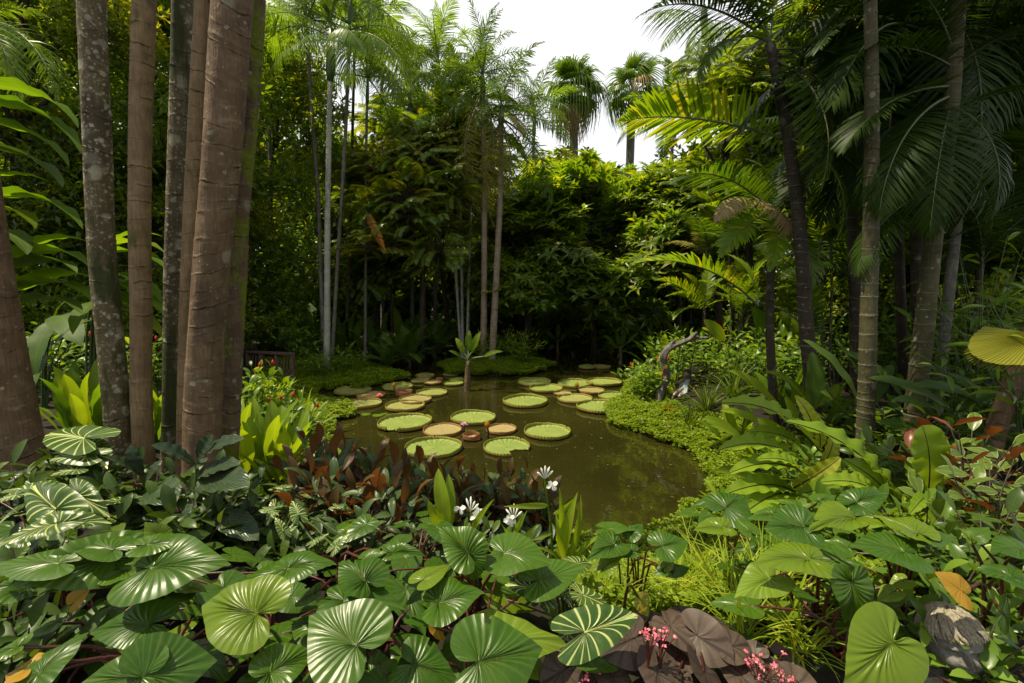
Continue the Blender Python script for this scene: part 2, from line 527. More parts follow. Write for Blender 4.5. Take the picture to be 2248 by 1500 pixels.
M['frond_lime'] = leafmat('lime_palm_leaflet', (0.080, 0.170, 0.012), (0.130, 0.215, 0.016), (0.25, 0.25, 0.02), rough=0.35, tr=0.5)
M['frond_gold'] = leafmat('ageing_palm_leaflet', (0.135, 0.135, 0.018), (0.20, 0.17, 0.03), rough=0.45, tr=0.35)
M['frond_dry'] = leafmat('dry_palm_leaflet', (0.26, 0.19, 0.08), (0.36, 0.28, 0.13), rough=0.6, tr=0.25, trc=(1.3, 1.2, 0.8))
M['frond_rust'] = leafmat('rust_palm_leaflet', (0.34, 0.12, 0.015), (0.45, 0.20, 0.03), rough=0.6, tr=0.3, trc=(1.4, 1.1, 0.7))
M['rachis'] = plainmat('frond_rib', (0.06, 0.085, 0.025), (0.10, 0.11, 0.04), 0.5, 20)
M['shaft'] = plainmat('crownshaft', (0.035, 0.070, 0.018), (0.060, 0.100, 0.028), 0.4, 6)
M['fanleaf'] = leafmat('yellow_fan_leaf', (0.22, 0.23, 0.02), (0.27, 0.27, 0.03), vein=(0.18, 0.2, 0.02), kind='fan', vn=30, vw=0.2, vstr=0.5, rough=0.4, tr=0.45, trc=(1.3, 1.2, .5))
M['pad'] = None
M['bark_brown'] = barkmat('brown_palm_bark', (0.095, 0.058, 0.029), (0.165, 0.110, 0.060), lichen=(0.28, 0.26, 0.19, 0.90))
M['bark_tan'] = barkmat('tan_palm_bark', (0.155, 0.100, 0.046), (0.235, 0.160, 0.078), moss=(0.11, 0.10, 0.02, 0.60, 4.0))
M['bark_lichen'] = barkmat('lichened_bark', (0.075, 0.060, 0.028), (0.135, 0.105, 0.052), lichen=(0.40, 0.38, 0.26, 0.15), moss=(0.05, 0.055, 0.012, 0.50, 3.0))
M['bark_moss'] = barkmat('mossy_bark', (0.080, 0.050, 0.030), (0.13, 0.085, 0.050), lichen=(0.30, 0.28, 0.2, 0.85), moss=(0.15, 0.17, 0.008, 0.46, 4.5))
M['bark_green'] = barkmat('olive_ringed_bark', (0.050, 0.050, 0.020), (0.090, 0.080, 0.036), lichen=(0.26, 0.25, 0.18, 0.90))
M['bark_dim'] = barkmat('dark_ringed_bark', (0.034, 0.027, 0.018), (0.058, 0.044, 0.028), lichen=(0.2, 0.19, 0.15, 0.92))
M['bark_pale'] = barkmat('pale_palm_bark', (0.26, 0.26, 0.22), (0.38, 0.37, 0.31), lichen=(0.5, 0.5, 0.45, 0.75))
M['bark_grey'] = barkmat('grey_bark', (0.10, 0.095, 0.075), (0.17, 0.16, 0.13), moss=(0.07, 0.09, 0.03, 0.6, 3.0))
M['bark_fibre'] = barkmat('ridged_tan_bark', (0.20, 0.15, 0.10), (0.30, 0.235, 0.17))
M['scar'] = plainmat('pale_ring_scar', (0.22, 0.20, 0.14), (0.12, 0.11, 0.07), 0.8, 40)
M['ringdark'] = plainmat('dark_ring_scar', (0.035, 0.022, 0.015), (0.075, 0.05, 0.035), 0.85, 40)

# ---------------------------------------------------------------- leaf shapes
def blade_mesh(name, mat, a=0.9, b=0.8, ratio=0.25, arch=0.12, fold=0.25, wave=0.0, nwave=6, nl=14, nw=4, stalk=0.0, skew=0.0, cup=0.0, rag=0.0, seed=0, rib=None, tipcurl=0.0):
    """simple leaf of unit chord along +X; half-width follows u^a (1-u)^b"""
    g = np.random.default_rng(seed)
    u = np.linspace(0, 1, nl + 1)
    ub = np.clip((u - stalk) / (1 - stalk), 0, 1)
    pk = a / (a + b)
    prof = (ub ** a) * ((1 - ub) ** b) / (pk ** a * (1 - pk) ** b)
    prof = np.maximum(prof, 0.03)
    prof[-1] = 0.01
    v = np.linspace(-1, 1, nw + 1)
    U, V = np.meshgrid(u, v, indexing='ij')
    hw = 0.5 * ratio * prof[:, None]
    if rag:
        hw = hw * (1 + rag * g.standard_normal((nl + 1, 1)))
    z = arch * 4 * (u * (1 - u)) * (0.7 + 0.6 * u)
    z = z[:, None] + fold * abs(V) * hw + cup * V ** 2 * hw
    if wave:
        ph = g.uniform(0, 6, 2)
        z = z + wave * np.where(V > 0, np.sin(U * nwave * 2 * PI + ph[0]), np.sin(U * nwave * 2 * PI + ph[1])) * abs(V) ** 1.5 * prof[:, None]
    z = z - tipcurl * U ** 4 * (V ** 2)
    y = V * hw + skew * (U * (1 - U)) * 4
    x = U + (0.15 * ratio) * (abs(V) ** 2) * prof[:, None] * 0.3
    mb = MB()
    mb.add(np.stack([x, y, z], -1), grid_faces(nl + 1, nw + 1), uv=np.stack([U, (V + 1) / 2], -1))
    mats = [mat]
    if rib is not None:
        rp = np.stack([u, skew * u * (1 - u) * 4, arch * 4 * u * (1 - u) * (0.7 + 0.6 * u) + 0.004], 1)
        tube(mb, rp, np.linspace(0.012, 0.003, nl + 1), 4, m=1, caps=False)
        mats.append(rib)
    return mb.mesh(name, mats)


HEART = [(1.0, 0), (0.86, 0.10), (0.62, 0.27), (0.36, 0.42), (0.10, 0.49), (-0.12, 0.47), (-0.29, 0.37), (-0.35, 0.22), (-0.27, 0.08), (-0.02, 0.0)]
ROUND = [(1.0, 0), (0.90, 0.22), (0.66, 0.47), (0.34, 0.62), (0.02, 0.65), (-0.28, 0.58), (-0.48, 0.42), (-0.54, 0.22), (-0.38, 0.07), (-0.02, 0.0)]
ARROW = [(1.0, 0), (0.80, 0.12), (0.52, 0.25), (0.25, 0.33), (0.0, 0.36), (-0.25, 0.36), (-0.46, 0.30), (-0.54, 0.20), (-0.40, 0.09), (-0.03, 0.0)]


def heart_mesh(name, mat, outline, nv=14, pleat=0.016, cup=0.10, droop=0.18, wave=0.02, seed=0, rings=7, dent=0.0, vcurve=0.30, bite=None):
    """leaf with the stalk joined inside the blade; veins fan out to the margin as pleats"""
    g = np.random.default_rng(seed)
    h = spline([(x, y, 0) for x, y in outline], nv * 4 + 1)[:, :2]
    o = np.concatenate([(h * [1, -1])[::-1], h[1:]])                # notch -> tip -> notch
    k = len(o)
    idx = np.linspace(0, 1, k)
    if dent:
        o = o * (1 + dent * np.sin(idx * 2 * PI * nv * 1.0 + 1)[:, None])
    o = o * (1 + 0.05 * g.standard_normal() * np.sin(idx * 5 + g.uniform(0, 6)) + 0.03 * np.sin(idx * 13 + g.uniform(0, 6)))[:, None]
    s = np.linspace(0, 1, rings + 1)[1:]
    ctrl = np.stack([np.maximum(o[:, 0], 0.0) * vcurve * 1.6 + 0.05 * (o[:, 0] > 0), o[:, 1] * 0.12], 1)
    S = s[:, None, None]
    p = 2 * S * (1 - S) * ctrl[None] + S ** 2 * o[None] + 0.0
    lift = S * (1 - S) * 0.0
    p = p + lift
    x, y = p[..., 0], p[..., 1]
    ss, ii = np.meshgrid(s, idx, indexing='ij')
    wq = idx + .010 * np.sin(idx * 17 + g.uniform(0, 6)) + .006 * np.sin(idx * 41 + g.uniform(0, 6))
    wq = np.broadcast_to(wq, ii.shape)
    pl = pleat * (1 + .35 * np.sin(ii * 23 + g.uniform(0, 6))) * np.sin(wq * 2 * PI * nv * 2) * (ss ** 0.6) * (1.15 - ss)
    r = np.sqrt(x ** 2 + y ** 2)
    z = pl + cup * (abs(y) ** 1.6) * 1.6 - droop * np.maximum(x, 0) ** 2.2 + 0.10 * np.maximum(-x, 0) - 0.10 * (ss ** 6) * abs(y)
    z = z + wave * np.sin(ii * 2 * PI * 3.5 + g.uniform(0, 6)) * ss ** 2 + wave * 0.6 * np.sin(ii * 2 * PI * 7.3 + g.uniform(0, 6)) * ss ** 3
    z = z - 0.03 * np.exp(-(y / 0.03) ** 2) * (x > 0) * 0.6
    v = np.concatenate([[[0, 0, 0]], np.stack([x, y, z], -1).reshape(-1, 3)])
    q = grid_faces(rings, k) + 1
    t = np.stack([np.zeros(k - 1, int), np.arange(k - 1) + 2, np.arange(k - 1) + 1], 1)  # reversed below
    uv = np.concatenate([[[0.5, 0]], np.stack([wq, ss], -1).reshape(-1, 2)])
    # make the tip lie on the x axis
    tip = v[1 + (rings - 1) * k + k // 2]
    a = math.atan2(tip[2], tip[0])
    ca, sa = math.cos(a), math.sin(a)
    v = np.stack([(v[:, 0] * ca + v[:, 2] * sa), v[:, 1], (-v[:, 0] * sa + v[:, 2] * ca)], 1) / math.hypot(tip[0], tip[2])
    if bite is not None:
        cq = v[q].mean(1)
        q = q[np.hypot(cq[:, 0] - bite[0], cq[:, 1] - bite[1]) > bite[2]]
    mb = MB()
    mb.add(v, q, t[:, ::-1], uv)
    return mb.mesh(name, [mat])


def leafquads(mb, pos, d, up, L, W, var, m=0, fold=0.25, droop=0.15):
    """many small six-point leaves: base, two shoulders, two cheeks, tip"""
    pos, d, up = (np.asarray(x, float) for x in (pos, d, up))
    d = d / (np.linalg.norm(d, axis=1)[:, None] + 1e-9)
    side = np.cross(up, d)
    side /= np.linalg.norm(side, axis=1)[:, None] + 1e-9
    nrm = np.cross(d, side)
    L = np.broadcast_to(L, (len(pos),))[:, None]
    W = np.broadcast_to(W, (len(pos),))[:, None] * 0.5
    a = pos
    b1 = pos + d * L * .45 + side * W - nrm * fold * W * -1
    b2 = pos + d * L * .45 - side * W - nrm * fold * W * -1
    c = pos + d * L * .5 - nrm * droop * L * .1
    e = pos + d * L - nrm * droop * L
    v = np.stack([a, b1, c, b2, e], 1)
    n = len(pos)
    base = np.arange(n)[:, None] * 5
    t = np.concatenate([base + [0, 2, 1], base + [0, 3, 2], base + [1, 2, 4], base + [2, 3, 4]])
    uv = np.tile(np.array([[0, .5], [.45, 0], [.5, .5], [.45, 1], [1, .5]]), (n, 1))
    mb.add(v.reshape(-1, 3), None, t, uv, np.repeat(var, 5), m)


def rand_dirs(n, g, zmin=-0.6):
    v = g.standard_normal((n * 3, 3))
    v /= np.linalg.norm(v, axis=1)[:, None]
    return v[v[:, 2] > zmin][:n]


def clump_mesh(name, mats, kind, n, L, seed, flat=0.8):
    """a limb's worth of foliage, about one unit across"""
    g = np.random.default_rng(seed)
    mb = MB()
    tw = MB()
    if kind == 'small':
        c = rand_dirs(n // 9, g) * (g.uniform(0.15, 1, (n // 9, 1)) ** 0.45) * g.uniform(0.75, 1.05, (n // 9, 1))
        c = c * [1, 1, flat]
        k = 9
        cc = np.repeat(c, k, 0)
        d = rand_dirs(len(cc), g, -1.1) * 0.8 + cc * 0.6 + [0, 0, 0.1]
        pos = cc + d * 0.05 + g.normal(0, 0.05, cc.shape)
        up = np.array([0, 0, 1.0]) + g.normal(0, 0.55, cc.shape)
        leafquads(mb, pos, d, up, L * g.uniform(.7, 1.25, len(cc)), L * .42, np.repeat(g.uniform(0, 1, len(c)), k) * .6 + g.uniform(0, .4, len(cc)), droop=0.2)
        for q in c[::6]:
            tube(tw, [q * .25, q * .7, q], [0.018, 0.010, 0.004], 4, m=1, caps=False)
    elif kind == 'rosette':
        m = n // 12
        c = rand_dirs(m, g, -0.5) * (g.uniform(0.2, 1, (m, 1)) ** 0.4) * g.uniform(.75, 1.1, (m, 1)) * [1, 1, flat]
        for q in c:
            k = g.integers(8, 14)
            az = np.arange(k) * 2.4 + g.uniform(0, 6)
            el = g.uniform(-0.35, 0.55, k)
            d = np.stack([np.cos(az) * np.cos(el), np.sin(az) * np.cos(el), np.sin(el)], 1)
            ax = q / np.linalg.norm(q) * 0.4 + np.array([0, 0, 0.7])
            d = d + ax * 0.25
            leafquads(mb, q + d * 0.02, d, ax + g.normal(0, .15, (k, 3)), L * g.uniform(.7, 1.15, k), L * .34, g.uniform(0, 1) * .7 + g.uniform(0, .3, k), droop=0.3)
            tube(tw, [q * .2, q * .65 + [0, 0, -.05], q], [0.02, 0.012, 0.006], 4, m=1, caps=False)
    else:                       # 'spray': pinnate leaves
        m = n // 22
        c = rand_dirs(m, g, -0.5) * (g.uniform(0.1, .85, (m, 1)) ** 0.5) * [1, 1, flat]
        for q in c:
            az = math.atan2(q[1], q[0]) + g.normal(0, .7)
            ln = g.uniform(.35, .6)
            s = np.linspace(0.05, 1, 12)
            el0, el1 = g.uniform(.1, .5), g.uniform(-.9, -.3)
            el = el0 + (el1 - el0) * s
            r = np.cumsum(np.cos(el)) / 12 * ln
            zz = np.cumsum(np.sin(el)) / 12 * ln
            sp = q + np.stack([np.cos(az) * r, np.sin(az) * r, zz], 1)
            T = np.stack([np.cos(az) * np.cos(el), np.sin(az) * np.cos(el), np.sin(el)], 1)
            sd = np.array([-math.sin(az), math.cos(az), 0])
            vv = g.uniform(0, 1)
            for sg in (-1, 1):
                d = T * .45 + sd * sg * (1.0) + [0, 0, -.25]
                leafquads(mb, sp, d, np.cross(T, sd) + g.normal(0, .12, (12, 3)), L * (1.1 - .5 * abs(s - .4)), L * .30, np.clip(vv * .7 + g.uniform(0, .3, 12), 0, .999), droop=.2)
            tube(tw, [q * .3, q, sp[5], sp[-1]], [0.014, 0.009, 0.006, 0.003], 4, m=1, caps=False)
    for a in ('v', 'q', 't', 'uv', 'va', 'qm', 'tm'):
        if a in ('q', 't'):
            getattr(mb, a).extend([x + mb.n for x in getattr(tw, a)])
        else:
            getattr(mb, a).extend(getattr(tw, a))
    mb.n += tw.n
    return mb.mesh(name, mats, smooth=False)


def frond_mesh(name, mats, n=44, ratio=0.55, curve=1.1, a0=0.5, vee=0.25, sag=0.5, ang=(75, 28), w=0.030, petiole=0.12, plume=0.0, seed=0, rr=0.010, base_len=0.5, broken=0.0, tip_len=0.35):
    """pinnate frond of unit chord along +X with the rib arching over it; leaflets hang by sag"""
    g = np.random.default_rng(seed)
    K = 40
    s = np.linspace(0, 1, K)
    al = a0 - curve * s ** 1.25
    x = np.concatenate([[0], np.cumsum(np.cos(al))[:-1]])
    z = np.concatenate([[0], np.cumsum(np.sin(al))[:-1]])
    a = math.atan2(z[-1], x[-1])
    ch = math.hypot(x[-1], z[-1])
    x, z = (x * math.cos(a) + z * math.sin(a)) / ch, (-x * math.sin(a) + z * math.cos(a)) / ch
    al = al - a
    mb = MB()
    tube(mb, np.stack([x, 0 * x, z], 1)[::2], (rr * (1 - 0.85 * s))[::2], 5, m=1, caps=False)
    t = petiole + (1 - petiole) * np.linspace(0, 1, n) ** 0.95
    t = np.clip(t, 0, 1)
    for sg in (-1, 1):
        tt = np.clip(t + g.normal(0, 0.004, n), 0, 0.999)
        bx, bz, bal = np.interp(tt, s, x), np.interp(tt, s, z), np.interp(tt, s, al)
        T = np.stack([np.cos(bal), 0 * bal, np.sin(bal)], 1)
        N = np.stack([-np.sin(bal), 0 * bal, np.cos(bal)], 1)
        S = np.array([0, sg, 0.0])
        f = (tt - petiole) / (1 - petiole)
        b = np.radians(ang[0] + (ang[1] - ang[0]) * f + g.normal(0, 3.5, n))
        ve = vee + g.normal(0, 0.05 + plume, n)
        d = np.cos(b)[:, None] * T + np.sin(b)[:, None] * (np.cos(ve)[:, None] * S + np.sin(ve)[:, None] * N)
        ln = 0.5 * ratio * (base_len + (1 - base_len) * np.sin(PI * np.clip(f * 0.9 + 0.12, 0, 1)) ** 0.8) * (1 - (1 - tip_len) * np.clip((f - .6) / .4, 0, 1) ** 1.5) * g.uniform(.9, 1.06, n)
        if broken:
            ln = ln * np.where(g.random(n) < broken, g.uniform(.2, .6, n), 1)
        st = 4
        pos = np.stack([bx, 0 * bx, bz], 1)
        wv = T - d * (T * d).sum(1)[:, None]
        wv /= np.linalg.norm(wv, axis=1)[:, None] + 1e-9
        wv = wv + N * 0.25 * sg
        rows = []
        dd = d.copy()
        wid = [0.45, 1.0, 0.72, 0.06]
        for k in range(st):
            hw = (w * wid[k] * (0.6 + 0.4 * np.sin(PI * np.clip(f, 0, 1))))[:, None] * 0.5
            rows.append(pos - wv * hw)
            rows.append(pos + wv * hw)
            dd = dd + np.array([0, 0, -1.0]) * sag * (0.25 + 0.5 * k) * 0.5
            dd /= np.linalg.norm(dd, axis=1)[:, None]
            pos = pos + dd * (ln / (st - 1))[:, None]
        v = np.stack(rows, 1)               # n, 8, 3
        base = np.arange(n)[:, None] * 8
        q = np.concatenate([base + [2 * k, 2 * k + 1, 2 * k + 3, 2 * k + 2] for k in range(st - 1)])
        uv = np.tile(np.array([[k / 3, e] for k in range(st) for e in (0, 1)]), (n, 1))
        mb.add(v.reshape(-1, 3), q, None, uv, np.repeat(np.clip(g.normal(.5, .16, n), 0, .99), 8))
    return mb.mesh(name, mats, smooth=True)


def fan_mesh(name, mat, n=34, droop=0.5, split=0.45, spread=300, seed=0, rough=0.05):
    """fan palm leaf of unit radius, hub at origin, pointing to +X"""
    g = np.random.default_rng(seed)
    mb = MB()
    A = np.radians(np.linspace(-spread / 2, spread / 2, n))
    da = np.radians(spread / n)
    for i, a in enumerate(A):
        ln = (0.75 + 0.25 * math.cos(a / 2)) * g.uniform(1 - rough, 1)
        c, s_ = math.cos(a), math.sin(a)
        r = np.array([0, .35, split + .1, .8, 1.0]) * ln
        hw = np.array([0.002, .35 * math.tan(da / 2) * 1.0, (split + .1) * math.tan(da / 2) * 1.05, .03, .004]) * ln
        z = 0.04 * np.array([0, 1, 1, 0, 0]) - droop * np.array([0, .02, .08, .35, .75]) * g.uniform(.7, 1.3)
        v = []
        for k in range(5):
            rad = r[k] * (1 - .25 * droop * (k > 3))
            v += [[rad * c + hw[k] * s_, rad * s_ - hw[k] * c, z[k]], [rad * c, rad * s_, z[k] + 0.012 * (k in (1, 2, 3))], [rad * c - hw[k] * s_, rad * s_ + hw[k] * c, z[k]]]
        q = grid_faces(5, 3)
        uv = [[(i + e) / n, r[k]] for k in range(5) for e in (0, .5, 1)]
        mb.add(v, q, None, uv, g.uniform(.2, .8))
    return mb.mesh(name, [mat], smooth=False)


# ---------------------------------------------------------------- ground
def pts_poly_dist(X, Y, poly):
    """signed distance, negative inside"""
    p = np.asarray(poly, float)
    d = np.full(X.shape, 1e9)
    ins = np.zeros(X.shape, bool)
    for (x0, y0), (x1, y1) in zip(p, np.roll(p, -1, 0)):
        ex, ey = x1 - x0, y1 - y0
        t = np.clip(((X - x0) * ex + (Y - y0) * ey) / (ex * ex + ey * ey + 1e-12), 0, 1)
        d = np.minimum(d, np.hypot(X - x0 - t * ex, Y - y0 - t * ey))
        c = ((y0 > Y) != (y1 > Y)) & (X < ex * (Y - y0) / (ey + 1e-12) + x0)
        ins ^= c
    return np.where(ins, -d, d)


_shore_px = [(1300, 1215), (1480, 1185), (1550, 1135), (1588, 1085), (1560, 1025), (1480, 975), (1385, 945), (1345, 905), (1375, 872), (1400, 845), (1395, 815), (1410, 795), (1440, 782), (1425, 768),
             (1330, 762), (1230, 766), (1100, 764), (960, 770), (880, 778), (842, 800), (842, 832), (800, 850), (700, 862), (688, 880), (765, 905), (735, 930), (715, 985), (740, 1035), (860, 1110), (1020, 1190)]
POND = [(G(x, y).x, G(x, y).y) for x, y in _shore_px]
POND = [tuple(r[:2]) for r in spline([(x, y, 0) for x, y in POND + POND[:1]], 150)[:-1]]


def ell(cx, cy, rx, ry, rot=0.0, n=40):
    a = np.arange(n) * 2 * PI / n
    w = 1 + 0.06 * np.sin(3 * a + 1) + 0.04 * np.sin(5 * a)
    x, y = rx * np.cos(a) * w, ry * np.sin(a) * w
    return [(cx + x[i] * math.cos(rot) - y[i] * math.sin(rot), cy + x[i] * math.sin(rot) + y[i] * math.cos(rot)) for i in range(n)]


ISLES = [ell(-0.47, 13.05, 1.52, 1.15), ell(-4.35, 11.35, 1.45, 1.05)]


def land_sd(X, Y):
    s = pts_poly_dist(X, Y, POND)
    for I in ISLES:
        s = np.maximum(s, -pts_poly_dist(X, Y, I))
    return s


def sm(x, a, b):
    t = np.clip((x - a) / (b - a), 0, 1)
    return t * t * (3 - 2 * t)


def height(X, Y):
    X, Y = np.asarray(X, float), np.asarray(Y, float)
    s = land_sd(X, Y)
    amp = 0.80 - 0.42 * sm(Y, 5.0, 9.5)
    amp = np.where((np.hypot(X + .47, Y - 13.05) < 3) & (s < 2), np.minimum(amp, 0.36), amp)
    h = 0.05 + amp * sm(s, 0.0, 2.3)
    h = h + 0.04 * np.sin(X * 1.7 + 1) * np.sin(Y * 1.3) * sm(s, .4, 1.5)
    return np.where(s > 0, h * sm(s, -.02, .12) + 0.0, -0.55 * sm(-s, 0.0, 1.0) - 0.02)


_gz_cache = {}


def gz(x, y):
    return float(height(np.array([x]), np.array([y]))[0])


def at(px, Y, py=1000):
    """ground point in the pixel column px at distance Y"""
    d = ray(px, py)
    x = d.x / d.y * Y
    return Vector((x, Y, max(gz(x, Y), 0.0)))


# ---------------------------------------------------------------- trunks
def ring_trunk(pts, rad, step, seg=20, bulge=0.05, flare=0.0, tilt=0.3, seed=0, rough=0.02, jit=0.25):
    """palm trunk with raised leaf-scar rings along it, returns the mesh builder and the ring curves"""
    g = np.random.default_rng(seed)
    c = spline(pts, 60)
    ln = np.concatenate([[0], np.cumsum(np.linalg.norm(np.diff(c, axis=0), axis=1))])
    tot = ln[-1]
    rings = []
    x = step * 0.5
    while x < tot - step * .3:
        rings.append(x)
        x += step * g.uniform(1 - jit, 1 + jit)
    S, Rm = [0.0], [1.0]
    for r in rings:
        b = bulge * g.uniform(.5, 1.3)
        S += [r - .035, r - .010, r, r + .012, r + .03]
        Rm += [1.0, 1 + b * .55, 1 + b, 1 - b * .35, 1 - b * .1]
    S.append(tot)
    Rm.append(1.0)
    S, Rm = np.array(S), np.array(Rm)
    o = np.argsort(S)
    S, Rm = S[o], Rm[o]
    pp = np.stack([np.interp(S, ln, c[:, i]) for i in range(3)], 1)
    rr = np.interp(S / tot, np.linspace(0, 1, len(rad)), rad) * Rm * (1 + flare * np.exp(-S / 0.25))
    ph = g.uniform(0, 6, 3)
    mb = MB()
    tube(mb, pp, rr, seg, lobes=lambda an, k: 1 + rough * np.sin(3 * an[None, :] + ph[0] + k[:, None] * .13) + rough * .7 * np.sin(5 * an[None, :] + ph[1] - k[:, None] * .21))
    # skew the rings a little so that they are not level
    v = mb.v[0]
    ctr = np.concatenate([np.repeat(pp, seg + 1, 0), pp[:1], pp[-1:]])
    off = v - ctr
    v[:, 2] += off[:, 0] * tilt * np.sin(ph[2] + ctr[:, 2] * 2.1) + off[:, 1] * tilt * .6
    out = []
    for r in rings:
        q = np.array([np.interp(r, ln, c[:, i]) for i in range(3)])
        out.append((q, float(np.interp(r / tot, np.linspace(0, 1, len(rad)), rad)) * (1 + flare * math.exp(-r / .25)), tilt * math.sin(ph[2] + q[2] * 2.1), tilt * .6))
    return mb, out

# ================================================================ the setting
def build_ground():
    ax = np.concatenate([-np.geomspace(300, 14.4, 24), np.linspace(-14, 14, 190), np.geomspace(14.4, 300, 24)])
    ay = np.concatenate([-np.geomspace(60, 1.2, 10), np.linspace(-1, 20, 150), np.geomspace(20.4, 400, 26)])
    X, Y = np.meshgrid(ax, ay, indexing='ij')
    Z = height(X, Y)
    Z = Z + rng.normal(0, .012, Z.shape) * (abs(X) < 15) * (Z > 0.08)
    mb = MB()
    mb.add(np.stack([X, Y, Z], -1), grid_faces(len(ax), len(ay)))
    t = NT('leaf_litter_soil')
    p = t.pos()
    n1, n2 = t.noise(p, 1.3, 5, .6), t.noise(p, 22, 4, .7)
    col = t.mix(t.ss(n1, .35, .65), (0.010, 0.008, 0.005), (0.018, 0.013, 0.008))
    col = t.mix(t.math('MULTIPLY', t.ss(n2, .55, .7), .6), col, (0.030, 0.022, 0.012))
    col = t.mix(t.math('MULTIPLY', t.ss(t.noise(p, 5, 3), .55, .68), .7), col, (0.014, 0.028, 0.006))
    m = t.done(t.pbr(col, .9, .2, t.bump(n2, .6, .03)))
    o = link('ground', mb.mesh('ground', m))
    o['kind'] = 'structure'


build_ground()


def build_water():
    p = np.array(POND)
    c = p.mean(0)
    x0, x1, y0, y1 = p[:, 0].min() - 1, p[:, 0].max() + 1, p[:, 1].min() - 1, p[:, 1].max() + 1
    ax, ay = np.linspace(x0, x1, 40), np.linspace(y0, y1, 40)
    X, Y = np.meshgrid(ax, ay, indexing='ij')
    mb = MB()
    mb.add(np.stack([X, Y, 0 * X], -1), grid_faces(40, 40))
    t = NT('pond_water')
    pos = t.pos()
    n = t.noise(pos, .35, 3, .5)
    silt = t.mix(t.ss(n, .35, .7), (0.015, 0.0145, 0.003), (0.028, 0.026, 0.005))
    sc = t.noise(pos, 26, 2, .5)
    silt = t.mix(t.math('MULTIPLY', t.ss(sc, .70, .74), .5), silt, (0.16, 0.15, 0.07))
    r1 = t.noise(pos, 2.2, 3, .55)
    r2 = t.noise(pos, 9.0, 2, .5)
    hgt = t.math('ADD', t.math('MULTIPLY', r1, 1.0), t.math('MULTIPLY', r2, .22))
    n_ = t.n.new('ShaderNodeBsdfPrincipled')
    t.l.new(silt, n_.inputs['Base Color'])
    n_.inputs['Roughness'].default_value = 0.03
    n_.inputs['IOR'].default_value = 1.333
    n_.inputs['Specular IOR Level'].default_value = 0.85
    t.l.new(t.bump(hgt, .045, .05), n_.inputs['Normal'])
    o = link('pond_water', mb.mesh('pond_water', t.done(n_.outputs[0])))
    o['kind'] = 'structure'


build_water()

# ---------------------------------------------------------------- creeping ground cover (uncountable)
def cover(name, pts, L, mat, rise, label, seed):
    g = np.random.default_rng(seed)
    pts = np.asarray(pts)
    n = len(pts)
    k = 5
    cc = np.repeat(pts, k, 0)
    az = g.uniform(0, 2 * PI, n * k)
    el = g.uniform(-.1, .9, n * k)
    d = np.stack([np.cos(az) * np.cos(el), np.sin(az) * np.cos(el), np.sin(el)], 1)
    pos = cc + np.stack([0 * az, 0 * az, g.uniform(0, rise, n * k)], 1)
    mb = MB()
    leafquads(mb, pos, d, np.array([0, 0, 1.0]) + g.normal(0, .3, (n * k, 3)), L * g.uniform(.6, 1.3, n * k), L * .7, np.clip(np.repeat(g.uniform(0, .7, n), k) + g.uniform(0, .3, n * k), 0, .99))
    o = link(name, mb.mesh(name, mat, smooth=False))
    tag(o, label, 'ground cover', kind='stuff')


def scatter(cond, box, n, seed, tufts=0.03):
    g = np.random.default_rng(seed)
    x = g.uniform(box[0], box[1], n * 6)
    y = g.uniform(box[2], box[3], n * 6)
    s = land_sd(x, y) + .10 * np.sin(x * 3.1 + np.sin(y * 2.3)) * np.sin(y * 3.7 + 1) + .06 * np.sin(x * 9 + y * 5)
    ok = cond(x, y, s)
    x, y = x[ok][:n], y[ok][:n]
    z = np.maximum(height(x, y), 0.0) + 0.01 + tufts * np.sin(x * 9 + 2 * np.sin(y * 7)) * np.sin(y * 8) + tufts
    return np.stack([x, y, z], 1)


cover('ground_cover', scatter(lambda x, y, s: (s > -.10) & (np.hypot(x + .47, (y - 13.05)) < 2.2), (-2.3, 1.4, 11.5, 14.6), 7000, 1), 0.055, M['mat_cover'], .10,
      'mat of small bright leaves edging the shrubby island in the middle of the pond', 1)
cover('ground_cover', scatter(lambda x, y, s: (s > -.10) & (np.hypot((x + 4.2) / 1.2, (y - 11.2)) < 1.6), (-6.2, -2.6, 9.6, 13), 6500, 2), 0.055, M['mat_cover'], .10,
      'green creeping mat on the low bank below the pale slender palm', 2)
cover('ground_cover', scatter(lambda x, y, s: (s > -.13) & (s < 1.15), (-4.6, -1.6, 4.5, 9.4), 9000, 3), 0.050, M['mat_cover'], .10,
      'lime green creeping mat beside the bright broad leaves on the pond edge', 3)
cover('ground_cover', scatter(lambda x, y, s: (s > -.13) & (s < .95), (1.5, 5.0, 5.0, 11.5), 9000, 4), 0.048, M['mat_cover'], .08,
      'lime green creeping mat along the water below the swing sculpture', 4)
cover('ground_cover', scatter(lambda x, y, s: (s > -.1) & (s < 2.4) & (x > .35), (.3, 3.4, 2.0, 5.2), 9000, 5), 0.042, M['mat_cover'], .10,
      'sunlit creeping mat between the heart-leaved plants and the near pond edge', 5)

